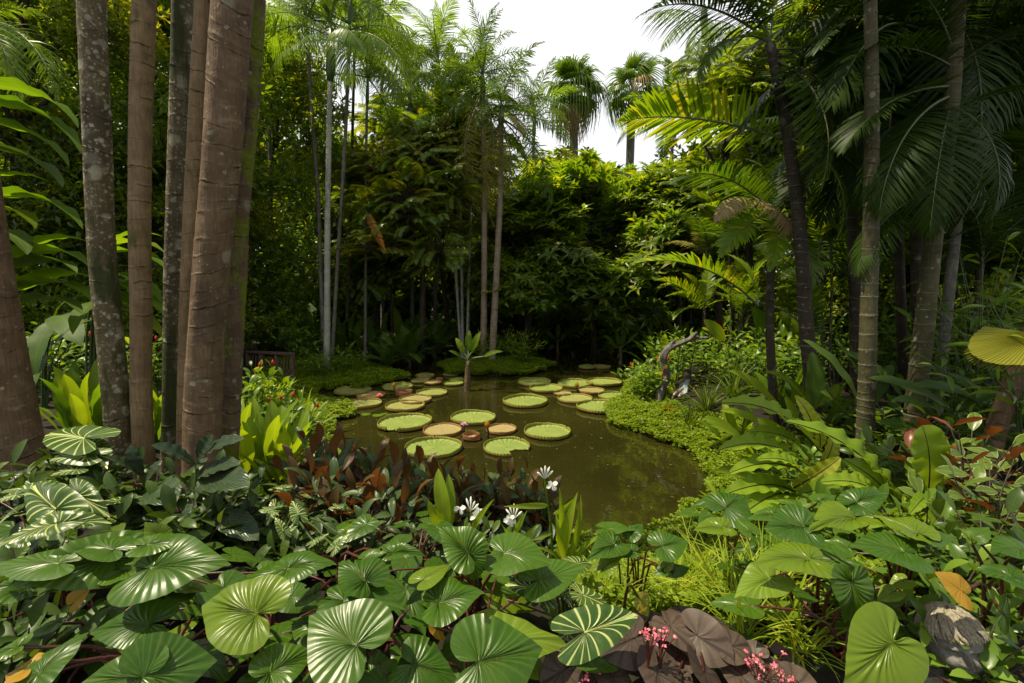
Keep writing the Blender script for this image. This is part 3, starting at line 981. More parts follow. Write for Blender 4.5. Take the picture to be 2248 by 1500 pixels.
# ---------------------------------------------------------------- victoria lily pads
def pad_mats():
    t = NT('lily_pad_top')
    oc = t.co('Object')
    s = t.sep(oc)
    r = t.math('SQRT', t.math('ADD', t.math('POWER', s[0], 2.0), t.math('POWER', s[1], 2.0)))
    ang = t.math('ARCTAN2', s[1], s[0])
    w = t.math('ABSOLUTE', t.math('SUBTRACT', t.math('FRACT', t.math('MULTIPLY', ang, 24 / (2 * PI))), .5))
    oi = t.n.new('ShaderNodeObjectInfo')
    base = t.mix(oi.outputs['Random'], (0.130, 0.185, 0.032), (0.178, 0.222, 0.040))
    n = t.noise(oc, 3.0, 4, .6)
    base = t.mix(t.math('MULTIPLY', t.ss(n, .45, .75), .5), base, (0.29, 0.31, 0.08))
    base = t.mix(t.math('MULTIPLY', t.ss(t.noise(oc, 14, 3, .6), .58, .70), .32), base, (0.13, 0.12, 0.04))
    base = t.mix(t.math('MULTIPLY', t.math('SUBTRACT', 1.0, t.ss(w, .03, .11), clamp=True), .55), base, (0.33, 0.36, 0.10))
    at = t.n.new('ShaderNodeAttribute')
    at.attribute_name = 'rust'
    at.attribute_type = 'OBJECT'
    base = t.mix(t.math('MULTIPLY', at.outputs['Fac'], t.ss(n, .2, .6)), base, (0.31, 0.20, 0.10))
    net = t.voronoi(oc, 22, 'DISTANCE_TO_EDGE')
    hb = t.math('ADD', t.ss(net.outputs['Distance'], 0, .12), t.math('MULTIPLY', w, 2.0))
    top = t.done(t.pbr(base, .45, .45, t.bump(hb, .35, .01)))
    t = NT('lily_pad_rim')
    z = t.sep(t.co('UV'))
    at = t.n.new('ShaderNodeAttribute')
    at.attribute_name = 'rust'
    at.attribute_type = 'OBJECT'
    c = t.mix(t.ss(z[1], .1, .8), (0.30, 0.21, 0.05), (0.30, 0.34, 0.05))
    c = t.mix(at.outputs['Fac'], c, (0.40, 0.20, 0.09))
    c = t.mix(t.math('MULTIPLY', t.ss(t.noise(t.co('Object'), 9, 3), .5, .7), .5), c, (0.32, 0.14, 0.06))
    rib = t.math('ABSOLUTE', t.math('SINE', t.math('MULTIPLY', z[0], 150.0)))
    sh = t.pbr(t.mix(t.math('MULTIPLY', rib, .15), c, (0.16, 0.12, 0.03)), .5, .4, t.bump(rib, .5, .02))
    tl = t.n.new('ShaderNodeBsdfTranslucent')
    t.l.new(c, tl.inputs[0])
    mx = t.n.new('ShaderNodeMixShader')
    mx.inputs[0].default_value = .35
    t.l.new(sh, mx.inputs[1])
    t.l.new(tl.outputs[0], mx.inputs[2])
    return top, t.done(mx.outputs[0])


PAD_TOP, PAD_RIM = pad_mats()


def pad_meshes(seed, bite=None, rim=0.115, curl=0.0):
    g = np.random.default_rng(seed)
    n = 96
    a = np.arange(n + 1) * 2 * PI / n
    notch = 0.05 * np.exp(-((a - .9) / .035) ** 2) + 0.045 * np.exp(-((a - .9 - PI) / .03) ** 2)
    wob = 1 + 0.018 * np.sin(2 * a + g.uniform(0, 6)) + 0.010 * np.sin(5 * a + g.uniform(0, 6)) - notch
    rs = np.array([0.02, .2, .4, .6, .75, .87, .94, .97])
    X = rs[:, None] * np.cos(a) * wob
    Y = rs[:, None] * np.sin(a) * wob
    Z = 0.022 + 0.006 * np.sin(a * 24)[None] * rs[:, None] + 0.01 * np.sin(3 * X + g.uniform(0, 6)) + 0.02 * (rs[:, None] > .95) + curl * rs[:, None] ** 3
    q = grid_faces(len(rs), n + 1)
    if bite is not None:
        v = np.stack([X, Y, Z], -1).reshape(-1, 3)
        c = v[q].mean(1)
        q = q[np.hypot(c[:, 0] - bite[0], c[:, 1] - bite[1]) + .03 * np.sin(9 * np.arctan2(c[:, 1] - bite[1], c[:, 0] - bite[0])) > bite[2]]
    mb = MB()
    mb.add(np.stack([X, Y, Z], -1), q)
    top = mb.mesh('pad', PAD_TOP)
    h = rim * (1 + 0.12 * np.sin(3 * a + g.uniform(0, 6)) + .05 * np.sin(11 * a)) * (1 - 8 * np.clip(notch, 0, .06))
    prof = [(.975, -.01), (.995, .0), (1.0, .35), (.992, .8), (.985, 1.0), (.972, .98), (.968, .6), (.965, .2)]
    v, uv = [], []
    for r, zz in prof:
        rp = r * wob + 0.006 * np.sin(a * 48)
        v.append(np.stack([rp * np.cos(a), rp * np.sin(a), zz * h + curl], 1))
        uv.append(np.stack([a / (2 * PI), np.full(n + 1, max(zz, 0))], 1))
    v, uv = np.stack(v), np.stack(uv)
    q = grid_faces(len(prof), n + 1)
    if bite is not None:
        c = v.reshape(-1, 3)[q].mean(1)
        q = q[np.hypot(c[:, 0] - bite[0], c[:, 1] - bite[1]) > bite[2]]
    mb = MB()
    mb.add(v.reshape(-1, 3), q, None, uv.reshape(-1, 2))
    return top, mb.mesh('rim', PAD_RIM)


PADS = [pad_meshes(s) for s in range(4)]
PAD_BITTEN = pad_meshes(9, bite=(0.62, -.72, .52))
PAD_TORN = pad_meshes(10, bite=(-.25, -1.0, .22))
PAD_CUP = pad_meshes(12, rim=.30, curl=.02)
# centre px, centre py, width px, reddishness, mesh, label
pad_list = [
    (951, 984, 124, 0, 0, 'largest green lily pad, nearest the bank behind the copper-leaved shrubs'),
    (1112, 982, 104, 0, 'b', 'green lily pad with a big bite out of its near right edge'),
    (1201, 949, 104, 0, 1, 'green lily pad with high rim, right of the small pinkish round pad'),
    (1039, 919, 98, 0, 2, 'green lily pad half shaded behind the lilac water lily flower'),
    (889, 930, 118, 0, 't', 'wide green lily pad with a torn notch, nearest the left ground cover'),
    (971, 945, 86, .75, 3, 'pinkish tan lily pad left of the lilac flower'),
    (1100, 943, 68, .8, 0, 'small pinkish tan lily pad right of the curled young leaf'),
    (1035, 962, 38, 1.0, 'c', 'small rust coloured cupped young lily pad'),
    (1153, 883, 100, 0, 1, 'lone green lily pad in the open water right of the stemmed plant'),
    (1315, 895, 100, 0, 2, 'green lily pad touching the right bank ground cover'),
    (1262, 876, 78, .25, 3, 'yellowish lily pad overlapped by the pad at the right bank'),
    (1235, 864, 40, .7, 0, 'small reddish lily pad tucked above the yellowish one'),
    (1353, 872, 78, 0, 1, 'green lily pad half hidden by the right bank shrub'),
    (1297, 859, 58, .6, 2, 'tan lily pad beside the brown lily bud on the right'),
    (1326, 841, 76, 0, 3, 'rear right lily pad near the flowering bank shrub'),
    (1263, 843, 76, 0, 0, 'darker green lily pad left of the rearmost right one'),
    (1173, 840, 74, .1, 1, 'lily pad close in front of the shrubby island'),
    (1199, 854, 74, 0, 2, 'lily pad lapping the front of the one by the island'),
    (889, 893, 86, .35, 3, 'olive rimmed lily pad in front of the row of left pads'),
    (912, 879, 72, .55, 0, 'brownish olive lily pad behind the olive rimmed one'),
    (948, 863, 68, .15, 1, 'green lily pad at the right end of the left group'),
    (873, 850, 68, .1, 2, 'dull green lily pad behind the cupped young leaf of the left group'),
    (887, 867, 36, 1.0, 'c', 'little red cupped lily pad in the left group'),
    (814, 869, 62, .85, 0, 'reddish flat lily pad next to the pink flower'),
    (775, 860, 78, .2, 1, 'lily pad nearest the mossy green left bank'),
    (797, 887, 80, .3, 3, 'lily pad in front of the reddish pad with the pink flower'),
    (933, 825, 42, .2, 0, 'farthest left lily pad of the small back cluster'),
    (930, 832, 33, .8, 1, 'small reddish lily pad in the back cluster'),
    (921, 837, 38, .1, 2, 'thin green lily pad at the front left of the back cluster'),
    (950, 841, 38, .7, 3, 'rusty lily pad at the front of the back cluster'),
    (965, 833, 16, 1.0, 'c', 'tiny red cupped leaf in the back cluster'),
    (990, 822, 34, .1, 0, 'rear lily pad of the back cluster beside the island'),
    (1004, 834, 34, 0, 1, 'lily pad just left of the stemmed water plant'),
    (996, 843, 42, 0, 2, 'pale lily pad in front of the stemmed water plant'),
    (1290, 807, 40, .1, 3, 'left of the two far lily pads beyond the island'),
    (1320, 806, 42, .5, 0, 'yellowish far lily pad beyond the island on the right'),
]
for i, (px, py, w, rust, mk, lab) in enumerate(pad_list):
    c = G(px, py, 0.02)
    dep = (c - Vector((0, 0, CAMZ))).dot(Vector((0, _c, -_s)))
    r = w / 1000 * dep / 2
    top, rim = {'b': PAD_BITTEN, 't': PAD_TORN, 'c': PAD_CUP}.get(mk) or PADS[mk]
    o = link('lily_pad', top)
    o.location = (c.x, c.y, 0.004 + 0.0035 * (i % 5))
    rot = 0.0 if mk in ('b', 't') else R.uniform(0, 6.28)
    o.rotation_euler = (R.uniform(-.012, .012), R.uniform(-.012, .012), rot)
    zz = min(r, .5) if mk != 'c' else r * 1.2
    o.scale = (r, r, zz * (1.35 if r > .3 else 1.6))
    tag(o, lab, 'lily pad', 'round rimmed lily pads floating on the pond')
    o['rust'] = float(rust)
    k = link('rim', rim, o)
    k['rust'] = float(rust)


PETAL = {c: blade_mesh('petal', M[c], .8, .5, .42, .10, .5, nl=5, nw=2) for c in ('lilac', 'pink', 'white')}


def lily_flower(px, py, z, r, c, label):
    b = G(px, py, z)
    t = thing('water_lily_flower', label, 'flower', b)
    for k in range(18):
        az = k * 2.4
        el = .25 + .06 * k
        d = Vector((math.cos(az) * math.cos(el), math.sin(az) * math.cos(el), math.sin(el))) * r
        child('petal', PETAL[c], t, place(b, b + d, 1.0, 0))
    mb = MB()
    tube(mb, [b + Vector((0, 0, -z - .05)), b], [.02, .02], 6)
    wpart('stalk', mb, M['petiole'], t)


lily_flower(1018, 936, .10, .075, 'lilac', 'lilac water lily flower between the pads in the middle of the pond')
lily_flower(832, 872, .08, .085, 'pink', 'pink water lily flower on the left group of pads')


def lily_bud(px, py, z, label):
    b = G(px, py, 0)
    t = thing('lily_bud', label, 'flower bud', b)
    mb = MB()
    tube(mb, [b + Vector((0, 0, -.1)), b + Vector((.02, 0, z * .6)), b + Vector((0, 0, z))], [.018, .016, .02], 6)
    wpart('stalk', mb, M['petiole'], t)
    mb = MB()
    tube(mb, [b + Vector((0, 0, z + k * .022)) for k in range(7)], [.012, .035, .045, .046, .038, .022, .004], 8)
    wpart('bud', mb, M['heart_amber'], t)


lily_bud(1070, 962, .16, 'brown lily bud on a stalk beside the small pinkish pad')
lily_bud(866, 872, .20, 'ochre lily bud standing behind the left group of pads')
lily_bud(1266, 863, .12, 'brown lily bud beside the tan pad on the right')
FLOAT_LEAF = heart_mesh('float_leaf', M['mat_dark'], ROUND, nv=8, pleat=.004, cup=0, droop=0, wave=.01, rings=3)
for px, py, r, lab in [(800, 909, .11, 'small floating leaf off the tip of the left ground cover'), (826, 911, .13, 'small floating leaf to the right of its twin by the left bank'),
                       (842, 908, .08, 'tiny floating leaf farthest from the left bank'), (1016, 905, .09, 'little floating leaf behind the shaded lily pad')]:
    b = G(px, py, .012)
    o = link('floating_leaf', FLOAT_LEAF, None, place(b, b + Vector((r, r * .3, 0)), 1))
    tag(o, lab, 'floating leaf', 'small leaves floating on the pond')

g_ = np.random.default_rng(88)
n_ = 420
x_, y_ = g_.uniform(-4, 4, n_ * 4), g_.uniform(3.5, 15, n_ * 4)
k_ = land_sd(x_, y_)
k_ = (k_ < -.12) & (g_.random(n_ * 4) < np.exp(k_ * .8) + .12)
x_, y_ = x_[k_][:n_], y_[k_][:n_]
a_ = g_.uniform(0, 6.28, len(x_))
mb_ = MB()
leafquads(mb_, np.stack([x_, y_, 0 * x_ + .006], 1), np.stack([np.cos(a_), np.sin(a_), 0 * a_ + .02], 1), np.array([0, 0, 1.0]) + g_.normal(0, .06, (len(x_), 3)), g_.uniform(.015, .06, len(x_)), g_.uniform(.008, .03, len(x_)), g_.uniform(0, .99, len(x_)), droop=.02)
M['litter'] = leafmat('floating_litter', (0.10, 0.075, 0.025), (0.16, 0.13, 0.04), (0.14, 0.20, 0.03), rough=.6, tr=.1)
tag(link('floating_litter', mb_.mesh('floating_litter', M['litter'], smooth=False)), 'scattered bits of leaf floating on the pond', 'leaf litter', kind='stuff')

fl_ = np.concatenate([scatter(lambda x, y, s: (s > .0) & (s < 1.6), (1.2, 4.5, 2.0, 10), 130, 91), scatter(lambda x, y, s: (s > .0) & (s < 1.2), (-4.6, -1.4, 4, 9), 70, 92)])
a_ = g_.uniform(0, 6.28, len(fl_))
mb_ = MB()
leafquads(mb_, fl_ + [0, 0, .10], np.stack([np.cos(a_), np.sin(a_), g_.uniform(-.3, .3, len(fl_))], 1), np.array([0, 0, 1.0]) + g_.normal(0, .3, (len(fl_), 3)), g_.uniform(.05, .13, len(fl_)), g_.uniform(.025, .06, len(fl_)), g_.uniform(0, .99, len(fl_)), droop=.25)
tag(link('fallen_leaves', mb_.mesh('fallen_leaves', M['litter'], smooth=False)), 'brown and yellow leaves fallen on the creeping mats of the banks', 'leaf litter', kind='stuff')

# ================================================================ foliage stock, shared by all trees
def mats2(m, tw='twig'):
    return [M[m], M[tw]]


CL = {}
for kind, n, L in (('small', 800, .17), ('rosette', 520, .38), ('spray', 850, .19)):
    for mt in ('tree_dark', 'tree_mid', 'tree_gold', 'tree_lime'):
        CL[kind, mt] = []
    for s in range(2):
        base = clump_mesh('crown', mats2('tree_dark'), kind, n, L, 40 + s)
        for mt in ('tree_dark', 'tree_mid', 'tree_gold', 'tree_lime'):
            me = base if mt == 'tree_dark' else base.copy()
            me.materials[0] = M[mt]
            CL[kind, mt].append(me)

FR = {}
for nm, mt, kw in [
    ('arch', 'frond', dict(n=46, ratio=.50, curve=1.35, a0=.8, sag=.35, vee=.15, w=.028)),
    ('arch_pale', 'frond_pale', dict(n=50, ratio=.66, curve=1.55, a0=.9, sag=1.3, vee=-.05, w=.0145)),
    ('droop_pale', 'frond_pale', dict(n=50, ratio=.62, curve=1.2, a0=.6, sag=1.6, vee=-.25, w=.014)),
    ('stiff', 'frond', dict(n=42, ratio=.46, curve=.7, a0=.4, sag=.15, vee=.45, w=.032)),
    ('black', 'frond_black', dict(n=60, ratio=.58, curve=.9, a0=.5, sag=.3, vee=.2, w=.0155)),
    ('black2', 'frond_black', dict(n=54, ratio=.64, curve=1.2, a0=.7, sag=.7, vee=.0, w=.0165)),
    ('arch_dark', 'frond_black', dict(n=64, ratio=.5, curve=1.4, a0=.8, sag=.9, vee=.1, w=.012, plume=.2)),
    ('lime', 'frond_lime', dict(n=40, ratio=.52, curve=.95, a0=.5, sag=.2, vee=.35, w=.034)),
    ('plume', 'frond', dict(n=64, ratio=.38, curve=1.3, a0=.8, sag=.7, vee=.0, w=.011, plume=.9)),
    ('arch_fine', 'frond_pale', dict(n=60, ratio=.42, curve=1.4, a0=.8, sag=.7, vee=.1, w=.013, plume=.35)),
    ('plume_gold', 'frond_gold', dict(n=64, ratio=.34, curve=1.1, a0=.5, sag=1.1, vee=-.2, w=.0085, plume=.9, broken=.2)),
    ('gold', 'frond_gold', dict(n=36, ratio=.52, curve=1.3, a0=.7, sag=.6, vee=.1, w=.034)),
    ('rust', 'frond_rust', dict(n=22, ratio=.36, curve=.6, a0=.3, sag=1.4, vee=-.4, w=.034)),
    ('dry', 'frond_dry', dict(n=34, ratio=.52, curve=1.2, a0=.6, sag=1.6, vee=-.2, w=.036, broken=.15)),
]:
    FR[nm] = [frond_mesh('frond', [M[mt], M['rachis']], seed=90 + s + len(FR) * 3, **kw) for s in range(2)]
FAN = []
for s_ in range(3):
    g_ = np.random.default_rng(s_)
    mb_ = MB()
    for a_ in np.radians(np.linspace(-105, 105, 30)):
        k_ = (.8 + .2 * math.cos(a_)) * g_.uniform(.85, 1.1)
        rr_ = np.array([0, .30, .52, .62, .66, .67]) * k_
        zz_ = np.array([0, .05, .0, -.22, -.55, -.85]) * np.array([1, 1, 1, 1, g_.uniform(.8, 1.2), g_.uniform(.7, 1.2)])
        hw_ = np.array([.003, .03, .022, .017, .012, .002])
        c_a, s_a = math.cos(a_), math.sin(a_)
        v_ = [[r * c_a + e * h * s_a, r * s_a - e * h * c_a, z] for r, z, h in zip(rr_, zz_, hw_) for e in (1, -1)]
        mb_.add(v_, grid_faces(6, 2), None, None, g_.uniform(.1, .9))
    FAN.append(mb_.mesh('fan_leaf', M['frond'], smooth=False))
FAN_DRY = [m.copy() for m in FAN]
for m in FAN_DRY:
    m.materials[0] = M['frond_dry']


def trunk_ext(px_pts, Y, top_z=None):
    """points in the vertical plane at distance Y through pixels, run down to the ground and up to top_z"""
    w = [P(x, y, Y) for x, y in px_pts]
    w.sort(key=lambda p: p.z)
    g0 = gz(w[0].x, Y)
    d = (w[1] - w[0]).normalized()
    if w[0].z > g0 - .05:
        w.insert(0, w[0] + d * ((g0 - .12 - w[0].z) / max(d.z, .2)))
    if top_z is not None and w[-1].z < top_z:
        d = (w[-1] - w[-2]).normalized()
        w.append(w[-1] + d * ((top_z - w[-1].z) / d.z))
    return w


SCAR_MESH = {}
for k_ in ('scar', 'ringdark'):
    a_ = np.linspace(0, 2 * PI, 25)
    SCAR_MESH[k_] = tube(MB(), np.stack([np.cos(a_), np.sin(a_), .03 * np.sin(2 * a_)], 1), .016 if k_ == 'ringdark' else .04, 4, caps=False).mesh('leaf_scar', M[k_])


def palm(name, label, cat, pts, rad, bark, step, fronds=None, group=None, shaft=None, seed=0, scar=None, seg=14, bulge=.04, flare=.35, auto=None, tilt=.12, rough=.02):
    """trunk points in world space; fronds: list of (mesh key, base, tip, wmul, roll); auto: (n, length, keys, el range)"""
    g = random.Random(seed)
    root = Vector(pts[0])
    rad = [r_ / math.sqrt(1 + (root.x / root.y) ** 2) for r_ in rad]
    t = thing(name, label, cat, root, group)
    mb, rings = ring_trunk(pts, rad, step, seg, bulge, flare, tilt, seed, rough)
    wpart('trunk', mb, bark, t)
    if scar is not None:
        for c, r, ta, tb in rings:
            sq = g.uniform(.7, 1.3)
            child('leaf_scar', SCAR_MESH[scar], t, Matrix.Translation(Vector(c)) @ Matrix.Rotation(math.atan(tb) + g.uniform(-.03, .03), 4, 'X') @ Matrix.Rotation(-math.atan(ta) + g.uniform(-.03, .03), 4, 'Y') @ Matrix.Diagonal((r * 1.022, r * 1.022, r * sq, 1)))
    top = Vector(pts[-1])
    if shaft:
        ln, r = shaft
        d = (top - Vector(pts[-2])).normalized()
        sp = [top + d * (ln * k / 6) for k in range(7)]
        mb = MB()
        tube(mb, sp, [rad[-1] * 1.0, r, r * 1.02, r * .95, r * .85, r * .7, r * .5], 12)
        wpart('crownshaft', mb, M['shaft'], t)
        top = sp[-1]
    if auto:
        n, L, keys, e0, e1 = auto
        for k in range(n):
            az = k * 2.399 + g.uniform(-.25, .25) + seed
            f = k / max(n - 1, 1)
            el = math.radians(e0 + (e1 - e0) * f + g.uniform(-7, 7))
            d = Vector((math.cos(az) * math.cos(el), math.sin(az) * math.cos(el), math.sin(el)))
            ln = L * g.uniform(.85, 1.1)
            me = FR[keys[k % len(keys)]][k % 2]
            child('frond', me, t, place(top, top + d * ln, 1.0, g.uniform(-.25, .25)))
    for fr in fronds or []:
        key, B, T = fr[:3]
        wm = fr[3] if len(fr) > 3 else 1.0
        ro = fr[4] if len(fr) > 4 else 0.0
        nn = fr[5] if len(fr) > 5 else None
        child('frond', FR[key][g.randrange(2)], t, place(B, T, wm, ro, nn))
    return t


def tree(label, px, Y, crown, kind, mt, n, size, trunk_r=.12, bark='bark_dim', group=None, seed=0, name='broadleaf_tree', lean=0.0, hollow=.55, limbs=True):
    """crown = (centre px, centre py, rx, rz, ry in metres); n limbs of foliage"""
    g = random.Random(seed)
    b = at(px, Y)
    c = P(crown[0], crown[1], Y)
    rx, rz, ry = crown[2:5]
    t = thing(name, label, 'tree', b, group)
    mb = MB()
    tp = c + Vector((0, 0, rz * .3))
    mid = b.lerp(tp, .5) + Vector((lean + g.uniform(-.2, .2), 0, 0))
    tube(mb, spline([b - Vector((0, 0, .2)), mid, tp], 14), np.linspace(trunk_r, trunk_r * .35, 14), 10)
    ctr = []
    for k in range(n):
        for _ in range(20):
            v = Vector((g.uniform(-1, 1), g.uniform(-1, 1), g.uniform(-1, 1)))
            if hollow < v.length < 1 and v.y < .55:
                break
        q = c + Vector((v.x * rx, v.y * ry, v.z * rz))
        if Y > 10.5 and abs(px - 1124) < 700:          # lower limbs shifted towards the camera so sunlight reaches their near side
            q.y -= 1.1 * (1 - v.z) - .6
        if q.z < size * .4 + .2:
            q.z = size * .4 + .2 + g.random() * .4
        ctr.append(q)
        if limbs and k % 2 == 0:
            f = min(max((q.z - b.z) / max(tp.z - b.z, .1) * .75, .25), .95)
            s = b.lerp(tp, f)
            tube(mb, spline([s, s.lerp(q, .5) + Vector((0, 0, -.1)), q], 6), np.linspace(trunk_r * .4, .015, 6), 6)
    wpart('trunk', mb, M[bark], t)
    for k, q in enumerate(ctr):
        me = CL[kind, mt if isinstance(mt, str) else mt[k % len(mt)]][k % 2]
        s = size * g.uniform(.8, 1.25)
        child('crown', me, t, Matrix.Translation(q) @ Matrix.Rotation(g.uniform(0, 6.28), 4, 'Z') @ Matrix.Rotation(g.uniform(-.8, .8), 4, 'X') @ Matrix.Diagonal((s, s, s * g.uniform(.8, 1.2), 1)))
    return t


# ================================================================ the clump of palm stems on the left
CLUMP = 'stems of the palm clump on the left'
ZT = 22.0
T0 = [P(x, y, 3.4) for x, y in [(48, 1040), (10, 830), (-38, 560), (-72, 330), (-112, 0)]]
palm('palm_tree', 'thick smooth brown palm trunk flaring at its foot, cut by the left edge', 'palm', trunk_ext([(50, 1045), (8, 830), (-38, 560), (-72, 330), (-112, 0)], 3.4, ZT),
     [.235, .215, .185, .165, .15, .14, .12], M['bark_brown'], .34, None, CLUMP, seed=1, scar='ringdark', seg=30, bulge=.012, flare=.0, tilt=.35, shaft=(.7, .13), auto=(12, 2.6, ('arch', 'stiff'), 60, -30), rough=.008)
palm('palm_tree', 'mottled trunk with white lichen discs, leaning right at its foot, second from the left edge', 'palm', trunk_ext([(263, 1010), (253, 850), (228, 600), (210, 250), (203, 0)], 3.7, ZT),
     [.122, .118, .115, .113, .113, .11, .09], M['bark_lichen'], .26, None, CLUMP, seed=2, scar='ringdark', seg=26, bulge=.02, flare=.05, tilt=.2, rough=.035)
palm('palm_tree', 'smooth tan ringed trunk standing between the two lichen covered ones', 'palm', trunk_ext([(318, 1060), (312, 900), (308, 600), (308, 300), (316, 0)], 3.6, ZT),
     [.095, .095, .094, .088, .076, .07, .06], M['bark_tan'], .19, None, CLUMP, seed=3, scar='ringdark', seg=26, bulge=.018, flare=.08, tilt=.12, rough=.03)
palm('palm_tree', 'narrow trunk speckled with round lichen, right beside the tall brown trunks', 'palm', trunk_ext([(374, 1080), (378, 900), (383, 600), (393, 300), (400, 0)], 3.95, ZT),
     [.098, .096, .095, .094, .085, .07, .06], M['bark_lichen'], .24, None, CLUMP, seed=4, scar='ringdark', seg=26, bulge=.025, flare=.05, tilt=.2, rough=.03)
palm('palm_tree', 'olive brown trunk half hidden behind the stoutest brown trunk', 'palm', trunk_ext([(407, 1080), (415, 700), (434, 300), (452, 0)], 3.62, ZT),
     [.088, .086, .084, .080, .06], M['bark_tan'], .30, None, CLUMP, seed=5, scar='ringdark', seg=24, bulge=.012, flare=.05, tilt=.2)
palm('palm_tree', 'stoutest brown trunk of the clump, tilted right towards its top', 'palm', trunk_ext([(440, 1100), (447, 850), (468, 550), (493, 250), (512, 0)], 3.3, ZT),
     [.150, .146, .143, .135, .125, .11, .09], M['bark_brown'], .22, None, CLUMP, seed=6, scar='ringdark', seg=36, bulge=.022, flare=.05, tilt=.35, shaft=(.7, .12), auto=(9, 2.4, ('stiff', 'arch'), 60, -25), rough=.025)
palm('palm_tree', 'brown trunk with green moss down its right side, behind the stoutest trunk', 'palm', trunk_ext([(496, 1060), (508, 800), (522, 500), (540, 250), (556, 0)], 3.6, ZT),
     [.098, .096, .094, .090, .085, .075, .06], M['bark_moss'], .16, None, CLUMP, seed=7, scar='ringdark', seg=26, bulge=.05, flare=.05, tilt=.25, rough=.05)

# ================================================================ slender palms around the pond
p1 = trunk_ext([(718, 762), (719, 500), (722, 300), (725, 180)], 11.3)
palm('palm_tree', 'tall slender pale grey palm with drooping feathery crown, left of centre', 'palm', p1, [.088, .080, .074, .068, .062], M['bark_pale'], .30, seed=20, scar='scar', shaft=(1.15, .105), bulge=.03,
     fronds=[('arch_pale', P(726, 88, 11.3), P(918, 110, 11.0), 1, -.1), ('arch_pale', P(726, 84, 11.3), P(900, 190, 10.6), 1, .2), ('droop_pale', P(724, 86, 11.3), P(655, 105, 10.4), .9, .1),
             ('arch_pale', P(724, 80, 11.3), P(545, 60, 11.6), 1, .1), ('arch_pale', P(724, 84, 11.3), P(560, 130, 12.2), 1, 0), ('droop_pale', P(724, 88, 11.3), P(590, 165, 11), 1, 0),
             ('stiff', P(726, 75, 11.3), P(760, -95, 11.3), .7, 0), ('arch', P(726, 78, 11.3), P(830, -60, 11.6), .8, 0), ('arch', P(725, 78, 11.3), P(640, -70, 11.6), .8, 0),
             ('droop_pale', P(726, 90, 11.3), P(770, 190, 10.2), .8, 0), ('arch_pale', P(727, 88, 11.3), P(890, 235, 12.4), .9, 0), ('droop_pale', P(726, 86, 11.3), P(800, 120, 9.9), .9, .3)])
for px_pts, Y, r, lab, bark in [
    ([(734, 700), (742, 560), (758, 300), (768, 60)], 12.2, .055, 'thin leaning grey palm stem just right of the pale slender palm', 'bark_grey'),
    ([(708, 700), (697, 420), (684, 220), (676, 110)], 12.6, .065, 'mid brown palm stem just left of the pale slender palm', 'bark_grey'),
    ([(802, 690), (803, 500), (804, 320), (806, 230)], 13.2, .045, 'thin straight palm stem under the rust coloured frond', 'bark_grey'),
    ([(762, 690), (770, 450), (776, 200), (778, 120)], 13.8, .05, 'dark thin stem in the shade right of the pale slender palm', 'bark_dim'),
]:
    k = len(lab)
    palm('palm_tree', lab, 'palm', trunk_ext(px_pts, Y), [r, r * .9, r * .8], M[bark], .3, None, 'slim palm stems left of centre', seed=k, seg=10, shaft=(.7, r * 1.1),
         auto=(11, 2.2, ('arch_pale', 'arch_fine', 'droop_pale'), 65, -40))
# leaning trio of thin stems
for px_pts, lab in [([(1008, 712), (998, 560), (988, 440), (976, 330)], 'left one of the trio of thin grey leaning stems beside the island palms'),
                    ([(1015, 712), (1013, 560), (1009, 440), (1004, 290)], 'middle one of the trio of thin grey stems beside the island palms'),
                    ([(1027, 705), (1031, 560), (1033, 440), (1038, 330)], 'straightest thin grey stem, close left of the island palms')]:
    palm('palm_tree', lab, 'palm', trunk_ext(px_pts, 14.6), [.05, .045, .04], M['bark_pale'], .35, None, 'trio of thin grey stems', seed=len(lab), seg=9, shaft=(.6, .05), auto=(12, 1.9, ('arch_fine', 'arch', 'arch_pale'), 70, -35))
# the pair on the island
pa = trunk_ext([(1062, 716), (1063, 560), (1062, 300), (1060, 205)], 13.1)
palm('palm_tree', 'straight ridged island palm with the upright plumed crown', 'palm', pa, [.10, .088, .08, .07, .06], M['bark_fibre'], .085, group='pair of palms on the island', seed=31, auto=(16, 1.75, ('plume', 'arch_fine', 'plume'), 75, -40), bulge=.07, flare=.15, shaft=(.5, .08),
     fronds=[('plume', P(1061, 175, 13.1), P(1062, 92, 13.1), .8), ('plume', P(1061, 180, 13.1), P(955, 120, 13.3), 1), ('plume', P(1061, 180, 13.1), P(1165, 140, 13.0), 1), ('plume', P(1061, 185, 13.1), P(1010, 165, 12.2), 1.2),
             ('plume', P(1061, 185, 13.1), P(1110, 205, 12.2), 1.2), ('plume', P(1061, 190, 13.1), P(905, 205, 13.4), 1), ('plume', P(1061, 190, 13.1), P(1000, 265, 12.4), 1.2), ('plume', P(1061, 190, 13.1), P(1130, 260, 13.6), 1.2),
             ('plume_gold', P(1061, 200, 13.1), P(1030, 400, 12.7), 1.3), ('plume_gold', P(1061, 205, 13.1), P(1078, 430, 12.7), 1.3), ('plume_gold', P(1061, 205, 13.1), P(1050, 470, 13), 1.4), ('plume_gold', P(1061, 200, 13.1), P(960, 300, 13.3), 1.1)])
pb = trunk_ext([(1084, 716), (1092, 560), (1099, 400), (1100, 275)], 12.9)
